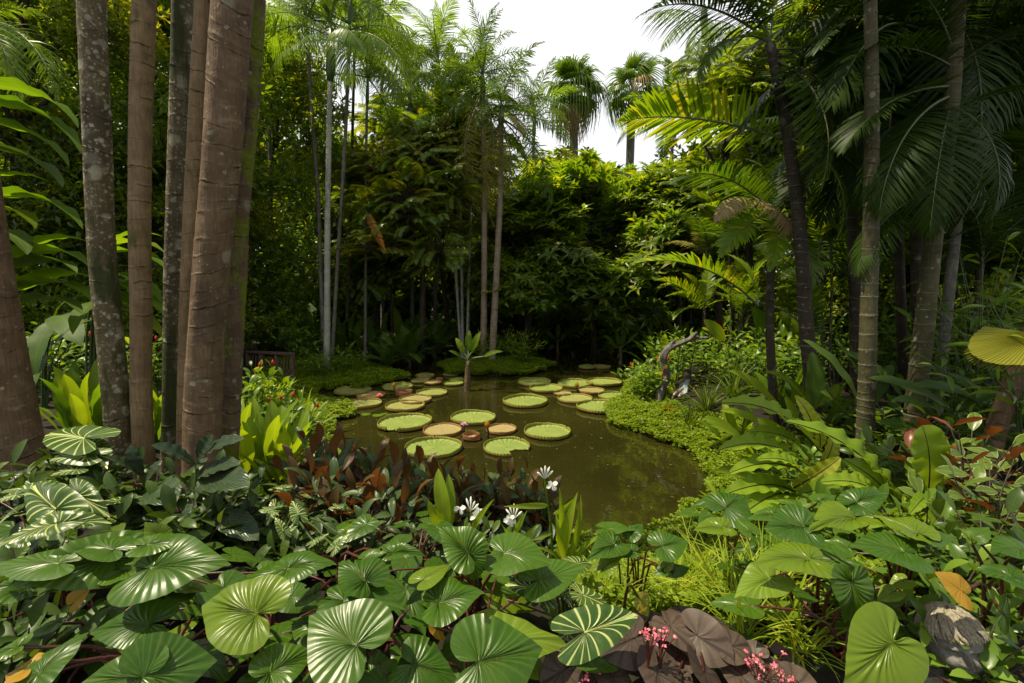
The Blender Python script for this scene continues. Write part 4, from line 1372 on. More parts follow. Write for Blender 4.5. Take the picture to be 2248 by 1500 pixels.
palm('palm_tree', 'slightly leaning ridged island palm with lower arching crown', 'palm', pb, [.105, .092, .085, .075, .07], M['bark_fibre'], .085, group='pair of palms on the island', seed=32, auto=(14, 1.7, ('plume', 'arch_fine', 'plume'), 55, -50), bulge=.07, flare=.15, shaft=(.45, .085),
     fronds=[('plume', P(1100, 255, 12.9), P(1245, 320, 12.9), 1), ('plume', P(1100, 260, 12.9), P(1200, 470, 12.6), 1), ('plume', P(1100, 258, 12.9), P(1185, 235, 13.2), .9), ('gold', P(1100, 258, 12.9), P(1150, 300, 12), .9),
             ('plume', P(1100, 262, 12.9), P(1150, 440, 12.5), 1.2), ('plume_gold', P(1100, 265, 12.9), P(1115, 440, 12.6), 1.2), ('plume', P(1100, 255, 12.9), P(1010, 330, 13.2), 1), ('plume_gold', P(1100, 268, 12.9), P(1070, 420, 12.5), 1.2),
             ('plume', P(1100, 255, 12.9), P(1060, 150, 13.2), .8), ('plume_gold', P(1100, 265, 12.9), P(1085, 500, 12.7), 1.0)])
# far fan palms against the sky
for (cx, cy, fx, fy, Y, lab) in [(1258, 205, 1262, 440, 22.0, 'far fan palm with hanging skirt, left one of two against the sky'), (1388, 205, 1380, 430, 23.0, 'far fan palm with hanging skirt, right one of two against the sky')]:
    pts = trunk_ext([(fx, fy), (cx, cy)], Y)
    t = thing('fan_palm', lab, 'palm', pts[0], 'far fan palms rising above the trees')
    mb, _r = ring_trunk(pts, [.22, .2, .19], .3, 10, .02, 0, .1, 3)
    wpart('trunk', mb, M['bark_grey'], t)
    g = random.Random(int(cx))
    top = Vector(pts[-1])
    for k in range(24 if cx < 1300 else 19):
        az = k * 2.399
        el = math.radians(85 - 165 * (k / 23) + g.uniform(-8, 8))
        d = Vector((math.cos(az) * math.cos(el), math.sin(az) * math.cos(el), math.sin(el)))
        B = top + d * g.uniform(.5, 1.0) + Vector((0, 0, .1))
        sc = g.uniform(.85, 1.65)
        child('fan_leaf', (FAN_DRY if k > 18 or g.random() < .12 else FAN)[k % 3], t, Matrix.Translation(B) @ Matrix.Rotation(az, 4, 'Z') @ Matrix.Rotation(-max(el, -.5) * .8, 4, 'Y') @ Matrix.Diagonal((sc, sc, sc * (.35 + 1.0 * k / 23), 1)))
        mb = MB()
        tube(mb, [top, B], [.03, .02], 4, caps=False)
        wpart('leaf_stalk', mb, M['rachis'], t)
for i, (px, Y, cx, cy, r, keys, L, lab) in enumerate([
    (955, 18, 962, 185, .09, ('arch_fine', 'arch_pale'), 2.3, 'feathery palm rising left of the island palms, crown against the sky'), (905, 16.5, 900, 255, .08, ('arch_fine', 'plume'), 2.0, 'lower feathery palm between the slim stems and the island palms'),
    (1165, 19, 1172, 300, .08, ('plume', 'arch_fine'), 2.0, 'feathery palm low in the skyline right of the island palms'), (1470, 20, 1476, 300, .09, ('arch_fine', 'arch'), 2.3, 'feathery palm in the pale gap right of the far fan palms'), (840, 17.5, 838, 170, .08, ('arch_pale', 'arch_fine'), 2.2, 'feathery palm half behind the pale slender palm crown'),
    (600, 15.5, 590, 190, .09, ('arch_fine', 'arch_pale'), 2.2, 'feathery palm between the mossy trunk and the pale slender palm')]):
    palm('palm_tree', lab, 'palm', trunk_ext([(px, 680), ((px + cx) / 2, 450), (cx, cy)], Y), [r, r * .9, r * .75], M['bark_grey'], .3, group='feathery palms in the skyline', seed=300 + i, seg=10, shaft=(.7, r), auto=(14, L, keys, 75, -35))
# palm top right of the sky
palm('palm_tree', 'tall palm with weeping leaflets, high against the sky right of the fan palms', 'palm', trunk_ext([(1552, 500), (1548, 200), (1546, 60)], 19.0), [.16, .14, .12], M['bark_grey'], .4, seed=41, shaft=(.8, .14),
     fronds=[('droop_pale', P(1546, 45, 19), P(1450, 110, 18.5), 1), ('droop_pale', P(1546, 45, 19), P(1640, 95, 19), 1), ('plume', P(1546, 40, 19), P(1480, 0, 19.5), 1.2), ('droop_pale', P(1546, 45, 19), P(1520, 140, 18), 1.2),
             ('droop_pale', P(1546, 48, 19), P(1553, 170, 19), 1), ('droop_pale', P(1546, 45, 19), P(1590, 130, 18), 1), ('plume', P(1546, 40, 19), P(1600, -10, 19), 1), ('droop_pale', P(1546, 45, 19), P(1420, 40, 19.5), 1)])

# ================================================================ broadleaf trees
FOREST = 'trees around the pond'
tr = [
    # label, px, Y, crown(px,py,rx,rz,ry), kind, mat, n, size
    ('dark small-leaved tree rising out of the frame in the top left corner', 60, 9.5, (70, 90, 2.2, 2.6, 1.6), 'small', ('tree_mid', 'tree_lime', 'tree_gold'), 20, .9),
    ('dense dark tree behind the lichened trunks', 300, 11, (290, 170, 2.6, 3.2, 1.6), 'small', ('tree_mid', 'tree_lime', 'tree_mid'), 26, 1.0),
    ('dark glittering small-leaved tree right of the mossy trunk', 610, 13.5, (610, 330, 1.7, 2.6, 1.4), 'small', ('tree_mid', 'tree_lime', 'tree_gold'), 20, .95),
    ('shady low tree behind the big ginger leaves', 150, 10, (130, 480, 2.2, 1.7, 1.3), 'small', ('tree_dark', 'tree_dark'), 22, .9),
    ('dim undergrowth tree behind the middle of the trunk clump', 400, 12.5, (420, 520, 2.4, 2.0, 1.4), 'small', ('tree_mid', 'tree_dark'), 22, 1.0),
    ('shaded tree in front of the dark gap left of the pale palm', 620, 15.5, (640, 560, 2.4, 1.8, 1.4), 'small', ('tree_mid', 'tree_lime'), 18, 1.0),
    ('golden feathery tree in the middle with sunlit sprays', 930, 14.5, (920, 420, 1.75, 2.2, 1.3), 'spray', ('tree_gold', 'tree_lime', 'tree_gold', 'tree_mid'), 28, .95),
    ('feathery tree with drooping sprays behind the thin trio of stems', 840, 16.5, (830, 520, 2.0, 1.9, 1.3), 'spray', ('tree_mid', 'tree_lime'), 20, 1.0),
    ('tall feathery tree with top against the sky left of the island palms', 990, 19, (960, 330, 2.2, 2.6, 1.5), 'spray', ('tree_mid', 'tree_lime', 'tree_gold'), 24, 1.2),
    ('broad dark tree with rosettes of glossy leaves, behind the island', 1300, 16.0, (1300, 520, 2.9, 2.6, 1.5), 'rosette', ('tree_mid', 'tree_lime', 'tree_mid', 'tree_dark', 'tree_mid'), 42, .95),
    ('yellow-green round crown under the far fan palms', 1270, 21, (1270, 440, 2.8, 1.7, 1.6), 'rosette', ('tree_lime', 'tree_gold', 'tree_mid'), 26, 1.15),
    ('lower dark glossy tree right behind the pair of island palms', 1150, 15.2, (1150, 560, 1.3, 1.9, 1.1), 'rosette', ('tree_mid', 'tree_mid', 'tree_lime'), 18, .85),
    ('mid green tree behind the swing sculpture', 1480, 15.0, (1490, 500, 1.7, 1.9, 1.2), 'rosette', ('tree_mid', 'tree_lime'), 22, .85),
    ('sunlit bushy tree under the tall palm on the right', 1570, 13.5, (1590, 330, 1.5, 2.2, 1.2), 'spray', ('tree_lime', 'tree_mid', 'tree_gold'), 22, .95),
    ('bright willowy tree between the two big right-hand fronds', 1640, 11.5, (1650, 190, 1.1, 1.5, 1.0), 'spray', ('tree_lime', 'tree_mid'), 16, .85),
    ('dark tree filling the top right corner', 1900, 9.5, (1930, 160, 2.4, 3.0, 1.4), 'small', ('tree_dark',), 30, 1.05),
    ('dark leafy tree at the right edge behind the ringed stems', 2150, 8.5, (2170, 330, 1.7, 2.6, 1.2), 'rosette', ('tree_dark', 'tree_dark', 'tree_mid'), 34, .8),
    ('shaded tree behind the ringed stems on the right', 1820, 11, (1820, 480, 1.7, 2.0, 1.2), 'spray', ('tree_mid', 'tree_dark'), 26, .9),
    ('low shaded tree at the foot of the right-hand stems', 2000, 9.0, (1990, 620, 1.8, 1.2, 1.1), 'rosette', ('tree_mid', 'tree_dark'), 24, .65),
    ('low dark tree at the back end of the pond', 1290, 18.3, (1290, 690, 2.4, 1.0, .9), 'rosette', ('tree_mid',), 18, .8),
]
for i, (lab, px, Y, cr, kind, mt, n, size) in enumerate(tr):
    tree(lab, px, Y, cr, kind, mt, n, size, group=FOREST, seed=100 + i)

for i, (px, Y, lab) in enumerate([(-120, 8.5, 'low bushy tree behind the thick left trunk'), (130, 9.5, 'low bushy tree in the gap left of the lichened trunk'), (330, 10.5, 'low bushy tree between the tan and speckled trunks'), (540, 13, 'low bushy tree right of the mossy trunk'),
                                  (2050, 8.5, 'low bushy tree behind the olive ringed stems'), (2330, 7.5, 'low bushy tree past the lance-leaved shrub')]):
    tree(lab, px, Y, (px, 690, 1.9, 1.0, .9), 'small', ('tree_mid', 'tree_lime'), 18, .75, group=FOREST, seed=160 + i, hollow=.2)
# far trees that close the view, one by one
far = [(-900, 24, -900, 200, 5), (-500, 20, -480, 120, 6), (-200, 17, -180, 150, 5.5), (60, 19, 60, 130, 5.5), (330, 18, 330, 250, 5), (540, 20, 540, 260, 5), (720, 22, 720, 420, 4.2), (880, 24, 880, 450, 4),
       (1040, 23, 1040, 470, 3.6), (1180, 27, 1190, 470, 4), (1330, 28, 1340, 500, 4), (1470, 24, 1480, 500, 3.4), (1600, 20, 1600, 430, 3.6), (1760, 17, 1770, 300, 4.2), (1940, 15, 1950, 250, 4.6), (2160, 13, 2170, 260, 4.6),
       (2420, 13, 2430, 200, 5), (2800, 15, 2800, 200, 5.5)]
places = ['at the far left beyond the frame', 'beyond the left edge behind the ginger', 'behind the trees at the left edge', 'in the deep shade of the left corner', 'behind the lichened trunks', 'behind the mossy trunk',
          'behind the pale slender palm', 'behind the golden feathery tree', 'behind the trio of thin stems', 'behind the island palms', 'behind the broad glossy tree', 'behind the swing sculpture trees',
          'under the weeping tall palm', 'behind the ringed stems on the right', 'in the top right shade', 'at the right edge of the view', 'past the right edge', 'far past the right edge']
for i, (px, Y, cx, cy, rz) in enumerate(far):
    if px < -300 or px > 2300:
        continue
    tree('far dark tree closing the view ' + places[i], px, Y, (cx, cy + 130, Y * .13, rz * 1.25, 1.6), 'small', ('tree_mid', 'tree_dark', 'tree_lime'), 34, Y * .078, trunk_r=.2, group='far trees closing the view', seed=200 + i, hollow=.2)

tC = thing('small_palm', 'fine lime fronded palm drooping into the top left corner', 'palm', at(-40, 7.0))
cC = P(-60, 60, 7.0)
mbC = MB()
tube(mbC, [at(-40, 7.0), P(-50, 400, 7.0), cC], [.05, .045, .04], 8)
wpart('trunk', mbC, M['bark_dim'], tC)
for tx, ty, dy in [(70, 120, -.3), (125, 210, -.5), (40, 230, -.8), (110, 40, .2), (60, -60, 0), (150, 170, .4), (20, 170, -.9)]:
    child('frond', FR['arch_fine'][tx % 2], tC, place(cC, P(tx, ty, 7.0 + dy), .9, 0))

# ================================================================ leaf stock
def leafset(key, mat, n=3, **kw):
    LS[key] = [blade_mesh('leaf', M[mat], seed=300 + len(LS) * 5 + s, **kw) for s in range(n)]


LS = {}
leafset('bush', 'bush', a=.9, b=.9, ratio=.40, arch=.07, fold=.3, nl=5, nw=2)
leafset('bush_bright', 'bush_bright', a=.9, b=.9, ratio=.36, arch=.08, fold=.3, nl=5, nw=2)
leafset('copper', 'copper', a=1.0, b=.9, ratio=.34, arch=.09, fold=.4, wave=.012, nwave=3, nl=8, nw=2)
leafset('copper_brown', 'copper_brown', a=1.0, b=.9, ratio=.34, arch=.09, fold=.4, wave=.012, nwave=3, nl=8, nw=2)
leafset('croton', 'croton', a=.9, b=.8, ratio=.46, arch=.06, fold=.2, wave=.02, nwave=2, nl=7, nw=4)
leafset('croton_red', 'croton_red', a=.9, b=.8, ratio=.44, arch=.08, fold=.2, wave=.02, nwave=2, nl=7, nw=4)
leafset('lance', 'bush', a=.8, b=1.1, ratio=.24, arch=.10, fold=.25, nl=7, nw=2)
leafset('lance_bright', 'bush_bright', a=.8, b=1.1, ratio=.24, arch=.10, fold=.25, nl=7, nw=2)
leafset('bamboo', 'mat_cover', a=.6, b=1.1, ratio=.15, arch=.10, fold=.2, nl=4, nw=2)
leafset('fine', 'bush', a=.7, b=1.1, ratio=.17, arch=.10, fold=.2, nl=4, nw=2)
leafset('ginger', 'ginger', a=.55, b=.85, ratio=.25, arch=.11, fold=.25, wave=.012, nwave=4, nl=18, nw=4)
leafset('ginger_orange', 'ginger_orange', a=.7, b=.8, ratio=.3, arch=.05, fold=.15, nl=12, nw=4)
leafset('ginger_dark', 'ginger_dark', a=.5, b=.75, ratio=.25, arch=.10, fold=.25, wave=.010, nwave=3, nl=16, nw=4)
leafset('canna', 'canna', a=.7, b=.7, ratio=.24, arch=.07, fold=.35, wave=.008, nwave=3, nl=14, nw=4)
leafset('strappy', 'canna', a=.5, b=.9, ratio=.12, arch=.10, fold=.4, nl=9, nw=2)
leafset('nest', 'nest', a=.45, b=.55, ratio=.22, arch=.13, fold=.35, wave=.022, nwave=7, nl=44, nw=6, rag=.06, rib=M['nest_rib'])
leafset('nest_wide', 'nest', a=.5, b=.4, ratio=.46, arch=.06, fold=.15, wave=.022, nwave=4, nl=30, nw=6, rag=.03, rib=M['nest_rib'])
leafset('dusky', 'dusky', a=.9, b=.75, ratio=.40, arch=.07, fold=.25, wave=.022, nwave=5, nl=20, nw=6)
leafset('paddle', 'ginger_dark', a=.5, b=.6, ratio=.27, arch=.07, fold=.22, wave=.010, nwave=3, nl=18, nw=4)
leafset('petal', 'white', a=.8, b=.4, ratio=.55, arch=.12, fold=.2, wave=.04, nwave=1, nl=5, nw=4)
leafset('bract', 'red', a=.9, b=.7, ratio=.5, arch=.1, fold=.3, nl=4, nw=2)
HM = {}
FILL = []
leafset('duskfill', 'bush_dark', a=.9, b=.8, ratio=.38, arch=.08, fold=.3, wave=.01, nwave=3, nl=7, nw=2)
for i in range(8):
    HM.setdefault('heart', []).append(heart_mesh('leaf', M['heart'], HEART, nv=14, pleat=.024 + .005 * (i % 3), cup=.08 + .05 * (i % 3), droop=.10 + .06 * (i % 4), wave=.012 + .008 * (i % 2), seed=i,
                                             bite={3: (.25, .47, .09), 5: (.75, -.2, .07), 6: (.0, .52, .06)}.get(i)))
for k in ('heart_lime', 'heart_amber', 'heart_yellowing'):
    HM[k] = [heart_mesh('leaf', M[k], HEART, nv=12, pleat=.014, cup=.12, droop=.16, wave=.025, seed=8)]
HM['zebra'] = [heart_mesh('leaf', M['zebra'], ARROW, nv=11, pleat=.018, cup=.10, droop=.20, wave=.016, seed=20 + i, vcurve=.55) for i in range(3)]
HM['begonia'] = [heart_mesh('leaf', M['begonia'], ROUND, nv=6, pleat=.015, cup=.12, droop=.10, wave=.035, seed=30 + i, dent=.015) for i in range(4)]
HM['heart_low'] = [heart_mesh('leaf', M['heart'], HEART, nv=8, pleat=.024, cup=.12, droop=.15, wave=.012, seed=50 + i, rings=4) for i in range(3)]
PET = {}


def petiole(t, a, b, r0=.008, r1=.005, mat='petiole', bow=.06, name='stalk'):
    a, b = Vector(a), Vector(b)
    m = a.lerp(b, .55) + Vector(((a.x - b.x) * .25, (a.y - b.y) * .25, bow))
    mb = MB()
    tube(mb, spline([a, m, b], 7), np.linspace(r0, r1, 7), 6, caps=False)
    wpart(name, mb, M[mat], t)


def fan_plant(label, root, leaves, key, cat='foliage plant', name='heart_leaved_plant', group=None, r0=.009, extra=0, ez=(.88, 1.06), espread=.46, seed=0, lowkey=None, esize=(.13, .20), mat='petiole'):
    """leaves: (bx, by, tx, ty, zb, dz, n, wmul[, key])"""
    g = random.Random(seed)
    px, Y = root
    b = at(px, Y)
    t = thing(name, label, cat, b, group)
    for i, L in enumerate(leaves):
        bx, by, tx, ty, zb, dz = L[:6]
        n = L[6] if len(L) > 6 and L[6] else (g.uniform(-.15, .15), -.18, 1)
        w = L[7] if len(L) > 7 and L[7] else 1.0
        kk = L[8] if len(L) > 8 else key
        B, T = G(bx, by, zb), G(tx, ty, zb + dz)
        child('leaf', HM[kk][(i + seed) % len(HM[kk])], t, place(B, T, w * g.uniform(.88, 1.12), g.uniform(-.2, .2), n, g.uniform(.7, 1.9)))
        petiole(t, b + Vector((g.uniform(-.06, .06), g.uniform(-.06, .06), -.02)), B - Vector((0, 0, .004)), r0, r0 * .55, mat)
    for k in range(extra):
        a = k * 2.4 + g.uniform(-.4, .4)
        rr = espread * math.sqrt((k + .5) / extra)
        z = g.uniform(*ez)
        B = Vector((b.x + rr * math.cos(a), b.y + rr * math.sin(a), z))
        s = g.uniform(*esize)
        a2 = a + g.uniform(-.6, .6)
        T = B + Vector((math.cos(a2) * s, math.sin(a2) * s, -s * g.uniform(.1, .6)))
        kk = lowkey or key
        child('leaf', HM[kk][k % len(HM[kk])], t, place(B, T, g.uniform(.9, 1.1), g.uniform(-.25, .25)))
        petiole(t, b + Vector((g.uniform(-.05, .05), g.uniform(-.05, .05), 0)), B, r0 * .8, r0 * .45, mat)
    return t


HG = 'glossy heart-leaved plants across the foreground'
CF = (0, -.75, .65)       # turned to the camera
F1 = (.15, -.7, .7)
fan_plant('heart-leaved plant with the big upturned round leaf near the bottom left', (560, 1.75),
          [(565, 1348, 443, 1330, 1.34, -.02, (.18, -.62, .75), 1.25), (592, 1478, 694, 1434, 1.22, -.02, (0, -.35, .9), 1.1), (640, 1308, 700, 1338, 1.2, -.04), (500, 1400, 452, 1418, 1.12, -.05), (520, 1425, 560, 1445, 1.1, -.05)], 'heart', group=HG, extra=8, seed=1, lowkey='heart_low')
fan_plant('heart-leaved plant with a bright tilted leaf, bottom left of centre', (800, 1.7),
          [(782, 1418, 678, 1352, 1.30, .03, (-.1, -.6, .8), 1.15), (907, 1459, 1003, 1492, 1.18, -.06, (0, -.4, .9), 1.1), (720, 1465, 660, 1500, 1.05, -.06), (850, 1480, 800, 1500, 1.05, -.05)], 'heart', group=HG, extra=8, seed=2, lowkey='heart_low')
fan_plant('heart-leaved plant with the large smooth leaf at the bottom centre', (1050, 1.6),
          [(1050, 1453, 1192, 1424, 1.28, -.02, (0, -.55, .8), 1.3), (962, 1323, 1064, 1302, 1.31, .0, (0, -.42, .9), 1.3), (955, 1375, 975, 1408, 1.18, -.06, None, 1.0, 'heart_amber'), (1090, 1405, 1245, 1416, 1.16, -.05, (0, -.1, 1), .75, 'heart_lime')], 'heart', group=HG, extra=7, seed=3, lowkey='heart_low')
fan_plant('heart-leaved plant with one leaf folded upright in the middle of the foreground', (1030, 2.0),
          [(1032, 1218, 1040, 1276, 1.40, -.10, (-.35, -.7, .6), 1.4), (1028, 1214, 962, 1160, 1.41, .06, (.2, -.8, .55), 1.1), (930, 1272, 990, 1240, 1.36, .0), (1106, 1214, 1216, 1242, 1.37, -.03), (1182, 1274, 1288, 1242, 1.27, .02, None, .8), (925, 1300, 890, 1330, 1.22, -.04)], 'heart', group=HG, extra=7, seed=4, lowkey='heart_low')
fan_plant('heart-leaved plant whose wide leaves lie flat left of the upright folded leaf', (740, 2.05),
          [(803, 1277, 742, 1236, 1.35, .02, None, 1.15), (630, 1250, 740, 1240, 1.37, .0, (0, -.25, 1), 1.05), (754, 1318, 890, 1340, 1.30, -.04, (0, -.12, 1), .95), (690, 1302, 645, 1332, 1.25, -.05), (800, 1226, 850, 1212, 1.37, .02), (860, 1215, 935, 1222, 1.38, 0, None, .6)], 'heart', group=HG, extra=9, seed=5, lowkey='heart_low')
fan_plant('heart-leaved plant with a long light leaf crossed by trunk shadow', (330, 2.05),
          [(330, 1247, 508, 1240, 1.37, .0, (0, -.3, 1), .95), (262, 1252, 345, 1262, 1.34, -.01, None, .9), (322, 1196, 422, 1186, 1.42, -.01, None, .9), (350, 1178, 318, 1146, 1.42, .06, (0, -.8, .5), 1.2), (415, 1292, 455, 1302, 1.25, -.03), (405, 1275, 350, 1300, 1.25, -.04)], 'heart', group=HG, extra=9, seed=6, lowkey='heart_low')
fan_plant('heart-leaved plant with the longest pale leaf at the left edge', (130, 1.95),
          [(252, 1226, 14, 1290, 1.36, -.03, (.1, -.5, .85), .75), (130, 1236, -20, 1242, 1.40, -.01, None, .8), (250, 1206, 150, 1196, 1.41, .0, None, .8), (60, 1290, -25, 1300, 1.28, -.02), (162, 1322, 200, 1290, 1.24, .05, (-.2, -.9, .2), 1.0, 'heart_amber'), (90, 1262, 130, 1275, 1.33, -.03, None, .7)], 'heart', group=HG, extra=9, seed=7, lowkey='heart_low')
fan_plant('heart-leaved plant with the broad half-lit leaf in the bottom left corner', (300, 1.55),
          [(312, 1488, 478, 1450, 1.28, -.02, (0, -.62, .75), 1.35), (310, 1484, 178, 1500, 1.28, -.03, (.1, -.7, .65), 1.0), (330, 1370, 196, 1392, 1.22, -.03, (0, -.4, .9), .8), (82, 1482, 196, 1388, 1.15, .04, (0, -.5, .8), 1.0), (40, 1420, -15, 1445, 1.2, -.04), (60, 1468, 18, 1480, 1.15, -.04, None, 1.0, 'heart_amber')], 'heart', group=HG, extra=7, seed=8, lowkey='heart_low')
fan_plant('heart-leaved plant at the near pond edge right of the white flowers', (1400, 2.3),
          [(1322, 1250, 1368, 1222, 1.30, .02), (1350, 1195, 1288, 1234, 1.36, -.02, (-.3, -.4, .8), .7), (1385, 1172, 1412, 1152, 1.36, .02), (1452, 1200, 1512, 1190, 1.34, .0, None, 1.2), (1388, 1212, 1342, 1222, 1.33, -.02, None, .9), (1470, 1252, 1515, 1246, 1.22, -.02), (1468, 1250, 1435, 1262, 1.22, -.02), (1460, 1245, 1480, 1226, 1.23, .02), (1330, 1160, 1400, 1165, 1.37, 0)], 'heart', group=HG, seed=9, r0=.006)
fan_plant('lone yellow patched heart leaf among the striped grass', (1400, 2.0), [(1408, 1320, 1422, 1354, 1.15, -.06, (0, -.4, .9), 1.3, 'heart_yellowing')], 'heart', seed=10)
fan_plant('small heart-leaved plant beside the open water on the right', (1610, 2.6),
          [(1592, 1117, 1634, 1090, 1.35, .02, None, 1.25), (1588, 1158, 1522, 1166, 1.33, -.01), (1645, 1166, 1612, 1138, 1.35, .02, None, 1.1), (1560, 1132, 1532, 1150, 1.32, -.02), (1640, 1168, 1672, 1178, 1.33, -.02), (1700, 1128, 1640, 1140, 1.4, -.02, None, .7)], 'heart', group=HG, extra=6, ez=(.85, 1.1), espread=.25, seed=11, lowkey='heart_low', esize=(.09, .14), r0=.006)
fan_plant('heart-leaved plant with a silvery shining leaf under the fern fronds', (1770, 2.35),
          [(1766, 1156, 1676, 1162, 1.40, -.02, (-.15, -.5, .85), 1.3), (1884, 1136, 1770, 1176, 1.40, -.02, None, .65), (1746, 1108, 1702, 1098, 1.43, 0), (1880, 1104, 1952, 1084, 1.44, .02, None, .8), (1800, 1100, 1835, 1088, 1.43, .01, None, 1.0), (1790, 1168, 1770, 1182, 1.36, -.04)], 'heart', group=HG, extra=8, seed=12, lowkey='heart_low')
fan_plant('heart-leaved plant with two broad overlapping leaves on the right', (1990, 2.05),
          [(2016, 1172, 1910, 1134, 1.42, .0, (.1, -.3, .95), 1.15), (1987, 1212, 1864, 1200, 1.38, 0, (.05, -.15, 1), 1.1), (1861, 1202, 1808, 1188, 1.37, 0, None, 1.1), (2016, 1174, 2102, 1180, 1.41, -.02, (0, -.3, 1), .9), (2050, 1218, 2066, 1222, 1.35, -.01)], 'heart', group=HG, extra=8, seed=13, lowkey='heart_low')
fan_plant('heart-leaved plant with a long flat leaf above the striped grass', (1790, 1.95),
          [(1779, 1228, 1652, 1244, 1.37, -.02, (-.05, -.25, 1), .95), (1690, 1268, 1612, 1314, 1.28, -.04, (-.1, -.4, .9), .9, 'heart_lime'), (1750, 1300, 1800, 1320, 1.15, -.04)], 'heart', group=HG, extra=6, seed=14, lowkey='heart_low')
fan_plant('heart-leaved plant showing a perfect heart hanging point down', (1880, 1.75),
          [(1869, 1276, 1850, 1370, 1.33, -.16, (.05, -.85, .5), 1.0), (1960, 1300, 1925, 1322, 1.18, -.04, None, 1.0, 'heart_lime'), (1985, 1275, 1950, 1290, 1.2, -.03, None, 1.0, 'heart_lime')], 'heart', group=HG, extra=7, seed=15, lowkey='heart_low')
fan_plant('heart-leaved plant with the big shining leaf beside the statue head', (1960, 1.5),
          [(1959, 1411, 1850, 1506, 1.27, -.10, (.12, -.72, .68), 1.12)], 'heart', group=HG, extra=0, seed=16, lowkey='heart_low')
fan_plant('heart-leaved plant cut by the right edge above the statue head', (2230, 1.85),
          [(2222, 1268, 2138, 1250, 1.34, 0, (0, -.35, .95), 1.2), (2200, 1345, 2215, 1380, 1.24, -.08, (-.2, -.6, .8), 1.3), (2245, 1206, 2172, 1214, 1.40, -.01, None, 1.0), (2112, 1298, 2048, 1256, 1.28, .06, (.4, -.85, .3), 1.1, 'heart_amber'), (2130, 1185, 2105, 1160, 1.40, .03), (2140, 1178, 2172, 1158, 1.40, .03), (2262, 1310, 2290, 1280, 1.3, .03)], 'heart', group=HG, extra=0, ez=(1.0, 1.05), espread=.25, seed=17, lowkey='heart_low')
fan_plant('low heart-leaved plant in the dark bottom left, under the bigger leaves', (160, 1.75), [(120, 1370, 60, 1400, 1.1, -.03)], 'heart', group=HG, extra=11, ez=(.85, 1.05), espread=.45, seed=18, lowkey='heart_low')
fan_plant('low heart-leaved plant in the gap under the bright tilted leaf', (640, 1.6), [(700, 1380, 640, 1370, 1.12, -.03)], 'heart', group=HG, extra=11, ez=(.82, 1.02), espread=.40, seed=19, lowkey='heart_low')
fan_plant('low heart-leaved plant between the copper shrubs and the big smooth leaf', (900, 2.5), [(880, 1195, 830, 1205, 1.2, -.03)], 'heart', group=HG, extra=11, ez=(.9, 1.12), espread=.40, seed=21, lowkey='heart_low', esize=(.10, .16))
fan_plant('low heart-leaved plant in front of the leftmost thick trunk', (60, 2.5), [(60, 1180, 10, 1190, 1.25, -.03)], 'heart', group=HG, extra=9, ez=(.95, 1.15), espread=.40, seed=22, lowkey='heart_low', esize=(.10, .16))

ZG = 'white veined arrow-leaved plants'
fan_plant('large white veined arrow-leaved plant at the foot of the thick left trunk', (90, 2.35),
          [(124, 1150, -14, 1208, 1.42, -.04, (.1, -.5, .85), 1.0), (130, 1148, 246, 1150, 1.42, -.04, (.1, -.5, .85), .85), (55, 1076, 150, 1066, 1.42, -.03, (0, -.4, .9), .9), (122, 1118, 76, 1066, 1.40, .04, (0, -.6, .8), .8), (168, 1084, 242, 1138, 1.40, -.10, (0, -.5, .8), .9),
           (36, 1086, -20, 1112, 1.42, -.05), (20, 1130, -10, 1160, 1.40, -.05)], 'zebra', 'foliage plant', 'white_veined_plant', ZG, extra=4, ez=(1.05, 1.25), espread=.3, seed=1, esize=(.14, .2), mat='stem')
fan_plant('white veined plant in shade between the thick left trunk and the lichened one', (165, 3.2),
          [(186, 962, 100, 956, 1.36, -.03, (0, -.5, .9), .9), (190, 1002, 108, 1012, 1.28, -.03, (0, -.5, .9), .9), (190, 985, 236, 1030, 1.28, -.08), (170, 1030, 110, 1045, 1.22, -.04)], 'zebra', 'foliage plant', 'white_veined_plant', ZG, extra=3, ez=(1.0, 1.15), seed=2, esize=(.12, .18), mat='stem')
fan_plant('white veined arrow-leaved plant next to the bronze begonias', (1250, 1.9),
          [(1283, 1388, 1402, 1352, 1.20, .0, (-.1, -.6, .8), 1.15), (1188, 1298, 1268, 1276, 1.22, .02, (0, -.4, .9), .9), (1186, 1300, 1108, 1284, 1.22, .0, (0, -.4, .9), .9), (1236, 1300, 1256, 1338, 1.20, -.05, (.3, -.5, .8), .9), (1190, 1302, 1205, 1345, 1.20, -.10, (0, -.6, .7), .9)], 'zebra', 'foliage plant', 'white_veined_plant', ZG, extra=4, ez=(.9, 1.05), espread=.2, seed=3, esize=(.11, .16), mat='stem')
fan_plant('small white veined plant in the sunny gap right of the trunk clump', (640, 2.85),
          [(690, 1190, 722, 1172, 1.15, .02), (736, 1202, 768, 1172, 1.13, .04), (622, 1166, 604, 1136, 1.18, .05), (640, 1160, 622, 1180, 1.16, -.03), (585, 1120, 612, 1132, 1.2, -.02), (760, 1180, 790, 1176, 1.14, .0), (655, 1130, 640, 1100, 1.2, .04)], 'zebra', 'foliage plant', 'white_veined_plant', ZG, extra=6, ez=(.95, 1.1), espread=.35, seed=4, esize=(.10, .14), mat='stem')

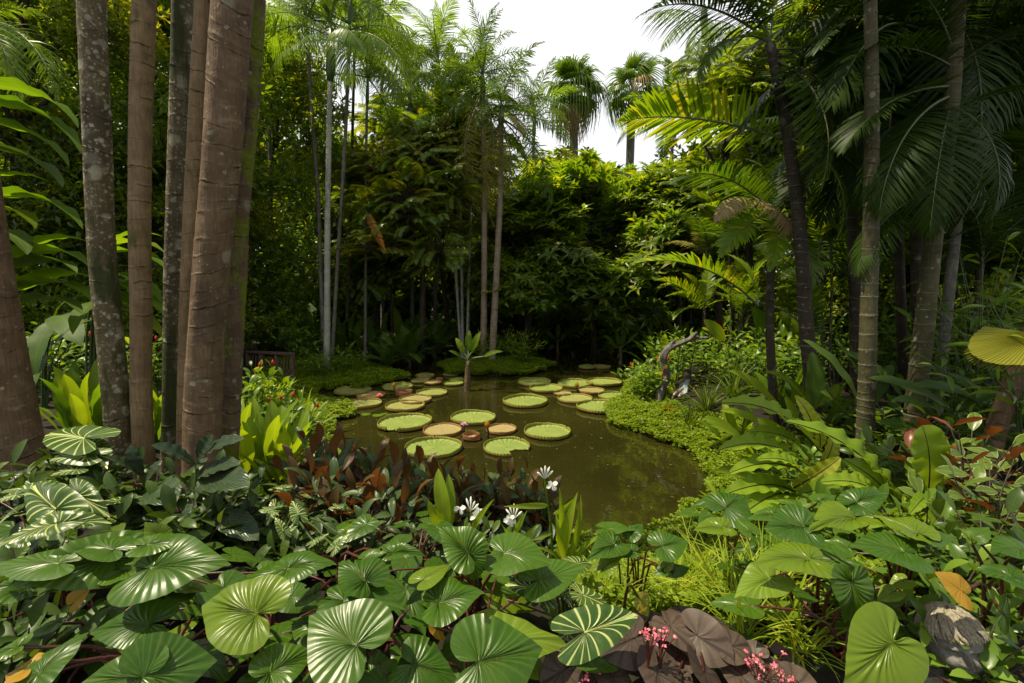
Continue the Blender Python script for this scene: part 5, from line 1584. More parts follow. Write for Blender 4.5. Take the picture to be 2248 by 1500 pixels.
# low filling plants between the trunks and the big leaves
DG2 = 'low dark leaved plants under the trunks'
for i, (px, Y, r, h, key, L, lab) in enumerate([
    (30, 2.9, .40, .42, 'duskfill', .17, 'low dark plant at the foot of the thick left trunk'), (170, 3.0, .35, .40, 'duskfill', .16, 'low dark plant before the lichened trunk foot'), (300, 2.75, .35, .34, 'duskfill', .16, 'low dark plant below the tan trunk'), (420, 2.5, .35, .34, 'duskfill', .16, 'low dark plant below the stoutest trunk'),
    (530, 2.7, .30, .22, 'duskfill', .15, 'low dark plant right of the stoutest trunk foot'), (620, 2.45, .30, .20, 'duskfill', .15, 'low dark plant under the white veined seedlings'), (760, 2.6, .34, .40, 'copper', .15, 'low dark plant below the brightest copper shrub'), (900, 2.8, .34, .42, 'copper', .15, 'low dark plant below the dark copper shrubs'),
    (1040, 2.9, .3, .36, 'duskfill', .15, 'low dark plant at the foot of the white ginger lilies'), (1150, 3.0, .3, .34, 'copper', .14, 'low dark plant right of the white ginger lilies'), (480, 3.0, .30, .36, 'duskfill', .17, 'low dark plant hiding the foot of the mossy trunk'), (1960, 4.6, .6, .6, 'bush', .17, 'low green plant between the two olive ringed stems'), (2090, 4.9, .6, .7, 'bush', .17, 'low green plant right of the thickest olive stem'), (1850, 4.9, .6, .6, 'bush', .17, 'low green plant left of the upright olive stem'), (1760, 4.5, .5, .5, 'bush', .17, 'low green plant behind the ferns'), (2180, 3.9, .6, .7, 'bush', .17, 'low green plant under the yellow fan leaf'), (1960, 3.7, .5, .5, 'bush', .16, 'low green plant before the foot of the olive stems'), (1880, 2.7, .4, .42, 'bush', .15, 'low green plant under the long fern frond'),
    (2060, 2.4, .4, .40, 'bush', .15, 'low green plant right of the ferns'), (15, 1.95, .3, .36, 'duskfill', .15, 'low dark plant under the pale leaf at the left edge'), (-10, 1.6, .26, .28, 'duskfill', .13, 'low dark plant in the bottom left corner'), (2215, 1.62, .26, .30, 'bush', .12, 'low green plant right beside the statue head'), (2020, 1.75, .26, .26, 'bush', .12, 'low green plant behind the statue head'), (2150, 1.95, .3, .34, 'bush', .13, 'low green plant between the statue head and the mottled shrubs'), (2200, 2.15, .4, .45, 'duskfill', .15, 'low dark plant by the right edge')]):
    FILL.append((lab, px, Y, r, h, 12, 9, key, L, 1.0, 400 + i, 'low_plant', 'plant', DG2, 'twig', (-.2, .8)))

# begonias, bottom centre right
def begonia(label, root, spots, seed):
    g = random.Random(seed)
    b = at(*root)
    t = thing('begonia', label, 'foliage plant', b, 'bronze begonias along the bottom edge')
    for i, (cx, cy, r, z, ax) in enumerate(spots):
        B = G(cx, cy, z)
        L = r / 1000 * (B.y / .9) * 1.15
        a = math.radians(ax)
        T = B + Vector((math.cos(a), math.sin(a), -.25)) * L
        child('leaf', HM['begonia'][(i + seed) % 4], t, place(B, T, 1, g.uniform(-.5, .5), (g.uniform(-.5, .5), g.uniform(-.9, .1), .9)))
        petiole(t, b, B, .006, .004)
    return t


begonia('bronze begonia with overlapping round leaves just right of the white veined leaf', (1420, 1.75), [(1390, 1402, 68, 1.08, 200), (1470, 1375, 55, 1.08, 300), (1445, 1460, 62, 1.05, 250), (1352, 1375, 45, 1.05, 150), (1425, 1360, 40, 1.07, 60), (1500, 1350, 38, 1.05, 90), (1330, 1450, 40, .98, 230)], 1)
begonia('bronze begonia in the middle of its row, under the striped grass', (1550, 1.7), [(1530, 1395, 66, 1.08, 320), (1545, 1475, 70, 1.05, 270), (1600, 1420, 52, 1.06, 20), (1570, 1370, 40, 1.06, 80), (1625, 1480, 55, 1.0, 300), (1490, 1440, 50, 1.0, 220), (1480, 1500, 55, 1.0, 250)], 2)
begonia('bronze begonia at the right end of its row with pink flower sprays', (1690, 1.65), [(1690, 1478, 60, 1.0, 300), (1740, 1500, 50, .98, 330), (1660, 1440, 38, 1.02, 120), (1720, 1440, 36, .98, 40), (1650, 1510, 60, .98, 240)], 3)
begonia('bronze begonia at the left end of its row beside the large smooth leaf', (1260, 1.65), [(1300, 1432, 48, 1.04, 260), (1240, 1470, 52, 1.02, 200), (1215, 1420, 42, .98, 160), (1345, 1490, 52, 1.0, 280), (1270, 1510, 50, .98, 250), (1290, 1390, 34, .98, 70)], 4)


def flower_spray(label, px, py, z, n, r, seed, mat='pink', rise=.12):
    g = random.Random(seed)
    b = G(px, py, z)
    t = thing('flower_spray', label, 'flower', b, 'pink begonia flower sprays')
    root = b - Vector((0, 0, rise * 1.6))
    for k in range(n):
        q = b + Vector((g.gauss(0, r), g.gauss(0, r), g.gauss(0, r * .6)))
        petiole(t, root, q, .0022, .0015, 'petiole', .02, 'stalk')
        mb = MB()
        d = np.array([[g.gauss(0, 1), g.gauss(0, 1), g.gauss(0, 1)] for _ in range(4)])
        leafquads(mb, np.tile(np.array(q), (4, 1)), d, np.array([[g.gauss(0, 1), g.gauss(0, 1), 1] for _ in range(4)]), np.array([.013] * 4), np.array([.010] * 4), np.array([.2, .4, .6, .8]))
        wpart('blossom', mb, M[mat], t)


flower_spray('largest pink begonia flower spray, over the two round bronze leaves', 1425, 1402, 1.17, 14, .022, 1)
flower_spray('upright pink begonia flower spray right beside the largest one', 1452, 1392, 1.18, 8, .02, 2)
flower_spray('loose pink begonia flower spray low between grass and bronze leaves', 1672, 1458, 1.06, 18, .032, 3)
flower_spray('small pink begonia flower spray at the bottom edge', 1735, 1492, 1.02, 6, .016, 4)
flower_spray('dim pink begonia flower spray left of the others', 1292, 1488, 1.04, 6, .016, 5)


# ---------------------------------------------------------------- tufts of long blades
def tuft(label, px, Y, n, L, w, mat, seed, name='grass_tuft', cat='grass', group=None, spread=(20, 80), droop=1.3, z=None):
    g = np.random.default_rng(seed)
    b = at(px, Y)
    if z is not None:
        b.z = z
    mb = MB()
    K = 7
    for k in range(n):
        az = g.uniform(0, 2 * PI)
        el = math.radians(g.uniform(*spread))
        ln = L * g.uniform(.6, 1.1)
        s = np.linspace(0, 1, K)
        e = el - droop * s ** 1.4 * math.cos(el) * 1.3
        r = np.cumsum(np.cos(e)) / K * ln
        zz = np.cumsum(np.sin(e)) / K * ln
        o = g.normal(0, .025, 2)
        p = np.stack([o[0] + np.cos(az) * r, o[1] + np.sin(az) * r, zz], 1)
        sd = np.array([-math.sin(az), math.cos(az), 0]) * (w * (1 - s ** 2 * .95) * (.5 + s.clip(0, .5)))[:, None]
        v = np.stack([p - sd, p + np.array([0, 0, -w * .25]), p + sd], 1).reshape(-1, 3)
        mb.add(v, grid_faces(K, 3), None, None, g.uniform(0, 1))
    o = link(name, mb.mesh(name, M[mat]))
    o.location = b
    return tag(o, label, cat, group)


SG = 'tufts of yellow striped grass'
for i, (px, Y, n, L, lab) in enumerate([(1500, 2.25, 60, .36, 'striped grass tuft right of the small heart-leaved seedling'), (1560, 2.5, 55, .36, 'striped grass tuft behind the row of begonias, farthest from the camera'), (1620, 2.1, 70, .38, 'densest striped grass tuft above the middle begonia'),
                                        (1690, 2.25, 60, .36, 'striped grass tuft under the lime heart leaf'), (1740, 1.95, 50, .34, 'striped grass tuft left of the hanging perfect heart leaf'), (1350, 2.15, 34, .30, 'thin striped grass tuft beside the white veined leaf'), (1660, 1.8, 36, .30, 'striped grass tuft over the loose pink flowers'),
                                        (1800, 1.75, 30, .28, 'shaded striped grass tuft left of the big shining leaf')]):
    tuft(lab, px, Y, int(n * 1.5), L * 1.35, .0055, 'grass', 20 + i, 'striped_grass', 'grass', SG)
DG = 'dark strap-leaved tufts on the right bank'
for i, (px, Y, n, L, lab) in enumerate([(1545, 7.3, 90, .75, 'strap-leaved tuft right in front of the swing sculpture'), (1600, 7.6, 90, .80, 'taller dark strap-leaved tuft behind the first'), (1510, 7.0, 60, .5, 'low strap-leaved tuft by the yellow rosette'), (1640, 7.9, 70, .7, 'strap-leaved tuft nearest the sunny bushes')]):
    tuft(lab, px, Y, n, L, .012, 'strap', 40 + i, 'strap_tuft', 'grass', DG, (25, 85), 1.2)
tuft('golden yellow spiky rosette at the foot of the swing sculpture', 1464, 7.55, 34, .24, .014, 'heart_amber', 50, 'bromeliad', 'plant', None, (25, 85), .3)


# ---------------------------------------------------------------- leafy shrubs, each leaf a part
def shrub(label, px, Y, r, h, nst, per, key, L, wmul=1.0, seed=0, name='leafy_shrub', cat='shrub', group=None, stem='stem', el=(-.2, .7), bud=None, ry=None, z=None, sr=.007, cover_from=.25, lean=(0, 0), redtip=0, x=None):
    g = random.Random(seed)
    b = at(px, Y)
    if z is not None:
        b.z = z
    ry = ry or r
    t = thing(name, label, cat, b, group)
    sm_ = MB()
    cnt = 0
    for k in range(nst):
        a = k * 2.4 + g.uniform(-.3, .3)
        f = math.sqrt((k + .5) / nst)
        top = b + Vector((r * f * math.cos(a) + lean[0], ry * f * math.sin(a) + lean[1], h * (1 - .45 * f * f) * g.uniform(.85, 1.08)))
        s0 = b + Vector((r * .3 * f * math.cos(a), ry * .3 * f * math.sin(a), -.05))
        mid = s0.lerp(top, .5) + Vector((-.1 * r * math.cos(a), -.1 * r * math.sin(a), .1 * h))
        c = spline([s0, mid, top], 12)
        tube(sm_, c, np.linspace(sr, sr * .4, 12), 5, caps=False)
        for j in range(per):
            u = cover_from + (1 - cover_from) * (j + g.random() * .6) / per
            i = u * 11
            i0 = min(int(i), 10)
            p = Vector(c[i0]).lerp(Vector(c[i0 + 1]), i - i0)
            az = j * 2.4 + k + g.uniform(-.4, .4)
            e = g.uniform(*el) + .5 * (u > .9)
            d = Vector((math.cos(az) * math.cos(e), math.sin(az) * math.cos(e), math.sin(e))) + Vector((math.cos(a), math.sin(a), 0)) * .35 * f
            d.normalize()
            ln = L * g.uniform(.7, 1.15)
            B = p + d * (L * .12)
            kk = key if isinstance(key, str) else key[(j + k * 3) % len(key)]
            child('leaf', LS[kk][cnt % 3], t, place(B, B + d * ln, wmul, g.uniform(-.5, .5), (g.gauss(0, .2), g.gauss(0, .2) - .1, 1)))
            cnt += 1
        if bud and k % bud[0] == 0:
            mb = MB()
            q = Vector(c[-1])
            tube(mb, [q + Vector((0, 0, z_)) for z_ in np.linspace(-.01, bud[1], 6)], np.array([.3, .75, 1, .9, .6, .1]) * bud[2], 7)
            wpart('flower_bud', mb, M['red'], t)
    wpart('stems', sm_, M[stem], t)
    return t


for f_ in FILL:
    shrub(*f_)
CG = 'copper backed shrubs in front of the pond'
for i, (px, Y, r, h, lab) in enumerate([
    (690, 3.75, .28, .60, 'brightest orange copper shrub beside the lime leaf clump'), (740, 3.45, .28, .66, 'copper shrub with many orange undersides, second group from the left'),
    (790, 3.85, .28, .62, 'copper shrub whose tips stand before the brown water'), (850, 3.5, .28, .66, 'dark copper shrub under the torn lily pad'), (905, 3.9, .28, .62, 'copper shrub whose purple tips overlap the largest lily pad'),
    (960, 3.6, .26, .62, 'dark copper shrub behind the upright lime leaf'), (1020, 3.95, .28, .58, 'copper shrub below the bitten lily pad'), (1085, 3.8, .28, .58, 'copper shrub behind the white ginger flowers'), (1140, 4.0, .25, .52, 'copper shrub at the right end of its row by open water'),
    (700, 3.0, .25, .52, 'low copper shrub in front of its row, over the white veined seedlings'), (830, 3.05, .25, .52, 'low dark copper shrub in front of the middle of the row'), (1190, 3.7, .22, .46, 'sparse copper shrub beyond the tall white ginger spike')]):
    shrub(lab, px, Y, r * 1.15, h * 1.22, 11, 8, ('copper', 'copper_brown', 'copper'), .215, 1.0, 60 + i, 'copper_shrub', 'shrub', CG, 'twig', (.1, 1.05), sr=.006)

KG = 'glossy shrubs with red cone flowers'
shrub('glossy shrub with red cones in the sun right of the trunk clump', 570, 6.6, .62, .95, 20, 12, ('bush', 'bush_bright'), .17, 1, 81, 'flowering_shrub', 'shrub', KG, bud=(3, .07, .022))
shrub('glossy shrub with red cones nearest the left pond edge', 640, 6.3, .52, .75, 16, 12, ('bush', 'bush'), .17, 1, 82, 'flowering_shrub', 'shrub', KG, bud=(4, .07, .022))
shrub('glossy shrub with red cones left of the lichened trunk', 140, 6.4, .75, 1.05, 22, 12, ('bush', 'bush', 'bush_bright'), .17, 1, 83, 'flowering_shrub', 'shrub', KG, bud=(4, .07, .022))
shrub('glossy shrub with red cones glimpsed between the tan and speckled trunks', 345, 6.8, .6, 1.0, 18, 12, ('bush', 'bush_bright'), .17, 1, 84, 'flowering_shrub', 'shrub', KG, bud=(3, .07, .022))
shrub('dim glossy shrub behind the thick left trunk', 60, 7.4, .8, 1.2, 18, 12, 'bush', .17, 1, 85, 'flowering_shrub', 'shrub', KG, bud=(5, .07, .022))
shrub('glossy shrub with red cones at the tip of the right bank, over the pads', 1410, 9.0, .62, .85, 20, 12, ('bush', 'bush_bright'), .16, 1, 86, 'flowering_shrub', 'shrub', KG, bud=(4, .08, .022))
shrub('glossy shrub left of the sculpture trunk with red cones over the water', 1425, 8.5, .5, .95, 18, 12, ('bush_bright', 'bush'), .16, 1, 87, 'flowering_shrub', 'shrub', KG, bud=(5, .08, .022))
BG = 'sunlit bushes on the right bank'
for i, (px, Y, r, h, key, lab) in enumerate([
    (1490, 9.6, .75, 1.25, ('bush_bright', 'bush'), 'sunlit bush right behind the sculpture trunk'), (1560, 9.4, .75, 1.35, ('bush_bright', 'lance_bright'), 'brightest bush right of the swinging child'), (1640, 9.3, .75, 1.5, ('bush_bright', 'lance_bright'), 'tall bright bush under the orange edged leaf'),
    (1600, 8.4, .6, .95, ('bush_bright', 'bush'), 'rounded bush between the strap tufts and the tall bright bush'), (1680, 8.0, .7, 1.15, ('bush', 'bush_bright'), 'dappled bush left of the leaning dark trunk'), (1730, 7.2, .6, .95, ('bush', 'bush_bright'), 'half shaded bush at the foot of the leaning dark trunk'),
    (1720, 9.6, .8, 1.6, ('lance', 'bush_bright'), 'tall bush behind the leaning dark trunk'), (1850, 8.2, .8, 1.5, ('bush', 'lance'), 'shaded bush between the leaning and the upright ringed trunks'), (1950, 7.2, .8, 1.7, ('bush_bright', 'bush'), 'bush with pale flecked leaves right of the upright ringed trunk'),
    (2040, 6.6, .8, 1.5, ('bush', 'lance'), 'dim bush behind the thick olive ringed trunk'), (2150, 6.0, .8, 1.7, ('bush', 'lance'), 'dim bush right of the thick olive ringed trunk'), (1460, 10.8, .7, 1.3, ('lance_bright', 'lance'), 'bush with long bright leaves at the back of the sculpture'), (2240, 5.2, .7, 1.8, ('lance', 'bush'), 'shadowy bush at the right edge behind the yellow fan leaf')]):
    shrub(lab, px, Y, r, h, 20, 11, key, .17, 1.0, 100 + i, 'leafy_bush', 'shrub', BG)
IG = 'shrubs on the islets'
shrub('fine yellow-green bamboo-like shrub on the right half of the island', 1145, 12.9, .75, 1.0, 24, 12, 'bamboo', .20, 1.1, 131, 'bamboo_shrub', 'shrub', IG, sr=.005)
shrub('fine yellow-green bamboo-like shrub on the left half of the island', 1065, 13.0, .60, .85, 20, 12, 'bamboo', .20, 1.1, 132, 'bamboo_shrub', 'shrub', IG, sr=.005)
shrub('taller bamboo-like shrub behind the feet of the island palms', 1110, 13.6, .7, 1.15, 20, 12, ('bamboo', 'fine'), .20, 1.1, 133, 'bamboo_shrub', 'shrub', IG, sr=.005)
shrub('fine dark shrub below the pale slender palm', 715, 10.9, .75, .75, 24, 12, ('fine', 'fine', 'bamboo'), .18, 1.1, 134, 'fine_shrub', 'shrub', IG, sr=.005)
shrub('fine shrub with ochre leaves right of the pale slender palm', 775, 11.4, .6, .7, 20, 12, ('fine', 'bamboo'), .18, 1.1, 135, 'fine_shrub', 'shrub', IG, sr=.005)
shrub('leafy shrub left of the wooden railing end', 680, 11.8, .7, .9, 18, 12, ('fine', 'bush'), .2, 1, 136, 'fine_shrub', 'shrub', IG, sr=.005)

# mottled and copper leaved shrub at the right
RG = 'mottled glossy shrubs at the right edge'
shrub('mottled glossy shrub with red new leaves at the right edge', 2140, 2.95, .42, .78, 12, 8, ('croton', 'croton', 'croton', 'croton', 'croton_red'), .17, 1, 141, 'mottled_shrub', 'shrub', RG, 'twig')
shrub('mottled glossy shrub lower down above the right-hand heart leaves', 2200, 2.5, .36, .62, 10, 8, ('croton', 'croton'), .16, 1, 142, 'mottled_shrub', 'shrub', RG, 'twig')
shrub('dark mottled shrub left of the other two, behind the ferns', 2060, 3.4, .35, .65, 10, 8, ('croton', 'bush'), .16, 1, 143, 'mottled_shrub', 'shrub', RG, 'twig')
shrub('tall lance-leaved shrub reaching in from the right edge', 2290, 3.6, .95, 1.9, 26, 9, ('lance', 'lance_bright'), .24, .9, 144, 'lance_leaved_shrub', 'shrub', None, el=(-.7, .3), sr=.008)
shrub('lance-leaved shrub in the gloom between the olive trunk and the right edge', 2130, 4.6, .8, 2.0, 22, 9, ('lance', 'lance'), .24, .9, 145, 'lance_leaved_shrub', 'shrub', None, el=(-.7, .3), sr=.008)


# ---------------------------------------------------------------- hand placed big leaves
def leafy(name, label, cat, root, leaves, key, group=None, stemmat='stem', r=.010, seed=0, stems=True, nd=None):
    """leaves: (bx, by, tx, ty, Yb, Yt, wmul, n[, key])"""
    g = random.Random(seed)
    b = Vector(root)
    t = thing(name, label, cat, b, group)
    for i, L in enumerate(leaves):
        bx, by, tx, ty, Yb, Yt = L[:6]
        w = L[6] if len(L) > 6 and L[6] else 1
        n = L[7] if len(L) > 7 and L[7] else (nd or (g.uniform(-.3, .3), -.5, 1))
        kk = L[8] if len(L) > 8 else key
        B, T = P(bx, by, Yb), P(tx, ty, Yt)
        child('leaf', LS[kk][(i + seed) % 3], t, place(B, T, w, 0, n))
        if stems:
            petiole(t, b + Vector((g.uniform(-.04, .04), g.uniform(-.04, .04), -.02)), B, r, r * .6, stemmat, 0.0)
    return t


leafy('ginger_plant', 'tall ginger with big backlit leaves filling the upper left edge', 'foliage plant', at(-60, 4.8), [
    (-40, 185, 172, 282, 4.8, 4.6, 1.0), (-40, 222, 178, 338, 4.8, 4.5, .9), (-45, 262, 152, 368, 4.8, 4.7, 1.1), (-40, 320, 138, 412, 4.8, 4.6, 1.1, None, 'ginger_dark'), (-30, 430, 182, 504, 4.8, 4.5, .9), (-30, 460, 78, 502, 4.8, 4.5, 1.2),
    (20, 566, 196, 586, 4.8, 4.5, 1.1), (20, 556, 192, 530, 4.8, 4.9, .8), (30, 590, 170, 600, 4.8, 4.4, .8, None, 'ginger_dark'), (30, 640, 205, 612, 4.8, 4.7, 1.1), (30, 628, 205, 664, 4.8, 4.5, 1.2), (40, 668, 180, 690, 4.8, 4.4, .9, None, 'ginger_dark'), (-30, 390, 110, 402, 4.8, 4.9, .5), (-40, 500, 60, 560, 4.8, 4.4, 1.2, None, 'ginger_dark')],
      'ginger', 'backlit gingers on the left', r=.016, seed=1, nd=(-.1, .25, 1))
leafy('ginger_plant', 'ginger whose bright leaves show between the lichened and tan trunks', 'foliage plant', at(215, 5.2), [
    (225, 545, 362, 556, 5.2, 5.0, .9), (225, 535, 358, 520, 5.2, 5.3, .7), (225, 560, 362, 590, 5.2, 4.9, 1.0), (215, 600, 358, 668, 5.2, 4.9, 1.0), (220, 620, 362, 694, 5.2, 4.8, 1.1), (215, 640, 330, 715, 5.2, 4.8, 1.0), (210, 660, 160, 735, 5.2, 4.8, 1.4), (230, 680, 360, 745, 5.2, 4.8, .8), (210, 700, 120, 760, 5.2, 4.8, 1.0, None, 'ginger_dark')],
      'ginger', 'backlit gingers on the left', r=.014, seed=2, nd=(-.1, .1, 1))
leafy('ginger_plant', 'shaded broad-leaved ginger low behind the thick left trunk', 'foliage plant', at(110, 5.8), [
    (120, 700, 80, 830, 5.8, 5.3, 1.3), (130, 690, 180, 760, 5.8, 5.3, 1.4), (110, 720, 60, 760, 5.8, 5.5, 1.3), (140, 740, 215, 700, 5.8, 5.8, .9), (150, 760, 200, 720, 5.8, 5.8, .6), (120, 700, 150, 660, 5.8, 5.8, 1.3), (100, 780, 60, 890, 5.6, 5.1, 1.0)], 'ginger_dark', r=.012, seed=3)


def blade_clump(label, px, Y, n, L, key, seed, wmul=1.0, el=(35, 85), rs=.12, name='broad_leaved_clump', cat='foliage plant', group=None, lean=(0, 0), stalk=.25, tip=.0, r=.008, z=None):
    g = random.Random(seed)
    b = at(px, Y)
    if z is not None:
        b.z = z
    t = thing(name, label, cat, b, group)
    sb = MB()
    for k in range(n):
        a = k * 2.4 + g.uniform(-.3, .3)
        e = math.radians(el[0] + (el[1] - el[0]) * (1 - (k + .5) / n) + g.uniform(-6, 6))
        d = Vector((math.cos(a) * math.cos(e) + lean[0], math.sin(a) * math.cos(e) + lean[1], math.sin(e))).normalized()
        s = b + Vector((math.cos(a) * rs * g.random(), math.sin(a) * rs * g.random(), 0))
        ln = L * g.uniform(.75, 1.1)
        B = s + d * ln * stalk * g.uniform(.7, 1.3)
        T = B + d * ln + Vector((0, 0, -tip * ln))
        tube(sb, [s, s.lerp(B, .5), B + d * .02], [r, r * .8, r * .6], 5, caps=False)
        kk = key if isinstance(key, str) else key[k % len(key)]
        out = Vector((-math.cos(a) * .6, -math.sin(a) * .6, .8))
        child('leaf', LS[kk][k % 3], t, place(B, T, wmul * g.uniform(.85, 1.15), g.uniform(-.5, .5), out))
    wpart('stalks', sb, M['stem'], t)
    return t


LG = 'clumps of lime green broad leaves'
blade_clump('large clump of lime broad leaves right of the trunk clump', 592, 4.2, 30, .62, 'canna', 1, 1.05, (30, 88), .3, group=LG)
blade_clump('second clump of lime broad leaves close behind the stoutest trunk', 530, 4.3, 20, .66, 'canna', 2, 1.0, (40, 88), .2, group=LG)
blade_clump('lime broad-leaved clump between the thick left trunk and the lichened one', 200, 4.4, 16, .62, ('canna', 'ginger'), 3, 1.0, (45, 88), .2, group=LG)
blade_clump('lime broad-leaved clump seen between the tan and speckled trunks', 345, 4.5, 14, .62, ('canna', 'ginger'), 4, 1.0, (45, 88), .15, group=LG)
blade_clump('sunlit strappy clump at the water end of the flowering shrubs', 655, 6.9, 30, .55, 'strappy', 5, 1.2, (15, 85), .3, group=LG)
blade_clump('sunlit strappy clump behind the flowering shrub on the left', 600, 7.6, 20, .55, 'strappy', 6, 1.2, (35, 88), .25, group=LG)
blade_clump('low lime clump under the large one, over the copper shrubs', 640, 4.0, 14, .46, ('canna', 'ginger'), 7, 1.0, (20, 80), .2, group=LG)

blade_clump('lime clump leaning over the right bank ground cover, nearest the strap tufts', 1625, 6.1, 14, .50, ('canna', 'ginger'), 8, 1.0, (20, 80), .2, group=LG)
blade_clump('lime clump on the right bank behind the fern tips', 1665, 5.3, 14, .46, ('canna', 'ginger'), 9, 1.0, (20, 80), .2, group=LG)
blade_clump('deeper green clump between the strap tufts and the leaning dark trunk', 1720, 6.4, 14, .62, ('ginger', 'paddle'), 10, 1.0, (25, 80), .2, group=LG)
blade_clump('broad green clump right of the fern behind the leaning trunk foot', 1790, 5.6, 12, .60, ('ginger', 'paddle'), 11, 1.0, (25, 80), .2, group=LG)
blade_clump('low lime clump at the water edge below the ferns', 1620, 4.3, 12, .32, ('canna', 'ginger'), 12, 1.0, (15, 75), .2, group=LG)
# understorey at the back of the pond
UG = 'dark broad-leaved plants under the back trees'
for i, (px, Y, n, L, key, lab) in enumerate([
    (640, 14.2, 16, 1.15, 'paddle', 'dark broad-leaved clump behind the wooden railing'), (700, 13.4, 18, 1.1, 'paddle', 'dark broad-leaved clump left of the pale palm foot'), (770, 13.6, 18, 1.15, 'paddle', 'dark broad-leaved clump right of the pale palm foot'), (830, 14.0, 16, 1.1, 'paddle', 'dark broad-leaved clump at the inlet behind the green bank'),
    (590, 12.6, 14, 1.0, 'paddle', 'deeply shaded broad-leaved clump by the mossy trunk'), (890, 15.0, 14, 1.3, 'paddle', 'tall broad-leaved clump with one upright leaf at the back inlet'), (945, 15.6, 14, 1.2, 'paddle', 'broad-leaved clump under the golden feathery tree'), (1215, 16.8, 12, 1.0, 'paddle', 'dim broad-leaved clump at the far end of the water'),
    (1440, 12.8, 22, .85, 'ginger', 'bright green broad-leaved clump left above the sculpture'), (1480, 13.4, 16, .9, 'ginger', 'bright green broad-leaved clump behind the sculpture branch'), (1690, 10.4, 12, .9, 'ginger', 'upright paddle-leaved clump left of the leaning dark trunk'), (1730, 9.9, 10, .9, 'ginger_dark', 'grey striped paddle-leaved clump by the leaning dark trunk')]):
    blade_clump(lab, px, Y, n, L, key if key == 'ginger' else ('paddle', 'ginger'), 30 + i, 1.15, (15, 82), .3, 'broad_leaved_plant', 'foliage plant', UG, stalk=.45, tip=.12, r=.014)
PG = 'small feathery palms in the undergrowth'


def small_palm(label, px, Y, n, L, keys, seed, e=(75, 5), z0=0.0, group=PG):
    g = random.Random(seed)
    b = at(px, Y)
    t = thing('small_palm', label, 'palm', b, group)
    mb = MB()
    tube(mb, [b - Vector((0, 0, .1)), b + Vector((0, 0, .15 + z0))], [.05, .04], 8)
    wpart('trunk', mb, M['bark_dim'], t)
    top = b + Vector((0, 0, .15 + z0))
    for k in range(n):
        a = k * 2.4 + g.uniform(-.3, .3) + seed
        el = math.radians(e[0] + (e[1] - e[0]) * k / max(n - 1, 1))
        d = Vector((math.cos(a) * math.cos(el), math.sin(a) * math.cos(el), math.sin(el)))
        child('frond', FR[keys[k % len(keys)]][k % 2], t, place(top, top + d * L * g.uniform(.8, 1.1), 1, g.uniform(-.3, .3)))
    return t


for i, (px, Y, n, L, keys, z0, lab) in enumerate([
    (905, 12.9, 12, 1.2, ('arch', 'stiff'), 0, 'dark feathery palm at the back inlet left of the island'), (960, 14.6, 10, 1.2, ('arch', 'stiff'), 0, 'dark feathery palm behind the left end of the island'), (860, 12.4, 9, .9, ('arch',), 0, 'low feathery palm overhanging the dark inlet water'),
    (790, 15.5, 11, 1.8, ('black', 'arch'), 1.2, 'shaded feathery palm behind the pale slender palm'), (640, 16, 11, 1.8, ('black', 'arch'), 1.4, 'shaded feathery palm in the dark gap left of the pale palm'), (870, 15.2, 9, 1.6, ('arch', 'black'), 2.6, 'feathery palm with a dark hanging frond right of the rust frond'),
    (1530, 12.2, 12, 1.6, ('gold', 'arch', 'lime'), 2.6, 'ageing feathery palm with yellowed fronds behind the bright bushes'), (1590, 11.4, 12, 1.7, ('lime', 'arch', 'gold'), 3.2, 'sunny feathery palm left of the leaning dark trunk'), (1500, 15.6, 12, 2.0, ('lime', 'arch'), 4.2, 'bright feathery palm under the weeping tall palm'),
    (1440, 19.5, 10, 1.6, ('black', 'arch'), 5.0, 'blue-green feathery palm top by the pale sky gap'), (1610, 9.8, 10, 1.3, ('arch', 'lime'), 1.2, 'feathery palm with bamboo-like stems above the sunlit bushes'), (1850, 7.4, 11, 1.8, ('black', 'black2', 'arch'), 1.6, 'dim feathery palm between the right-hand trunks'), (2100, 6.4, 11, 1.8, ('black', 'black2'), 1.8, 'dim feathery palm behind the olive ringed trunk')]):
    small_palm(lab, px, Y, n, L, keys, i, z0=z0)
# rust coloured dead frond
tF = thing('dead_frond', 'rust coloured dead frond hanging among the thin stems', 'palm frond', P(803, 470, 11.6))
child('frond', FR['rust'][0], tF, place(P(803, 462, 11.6), P(846, 552, 11.5), 1.1, .6, (.3, -.6, .6)))

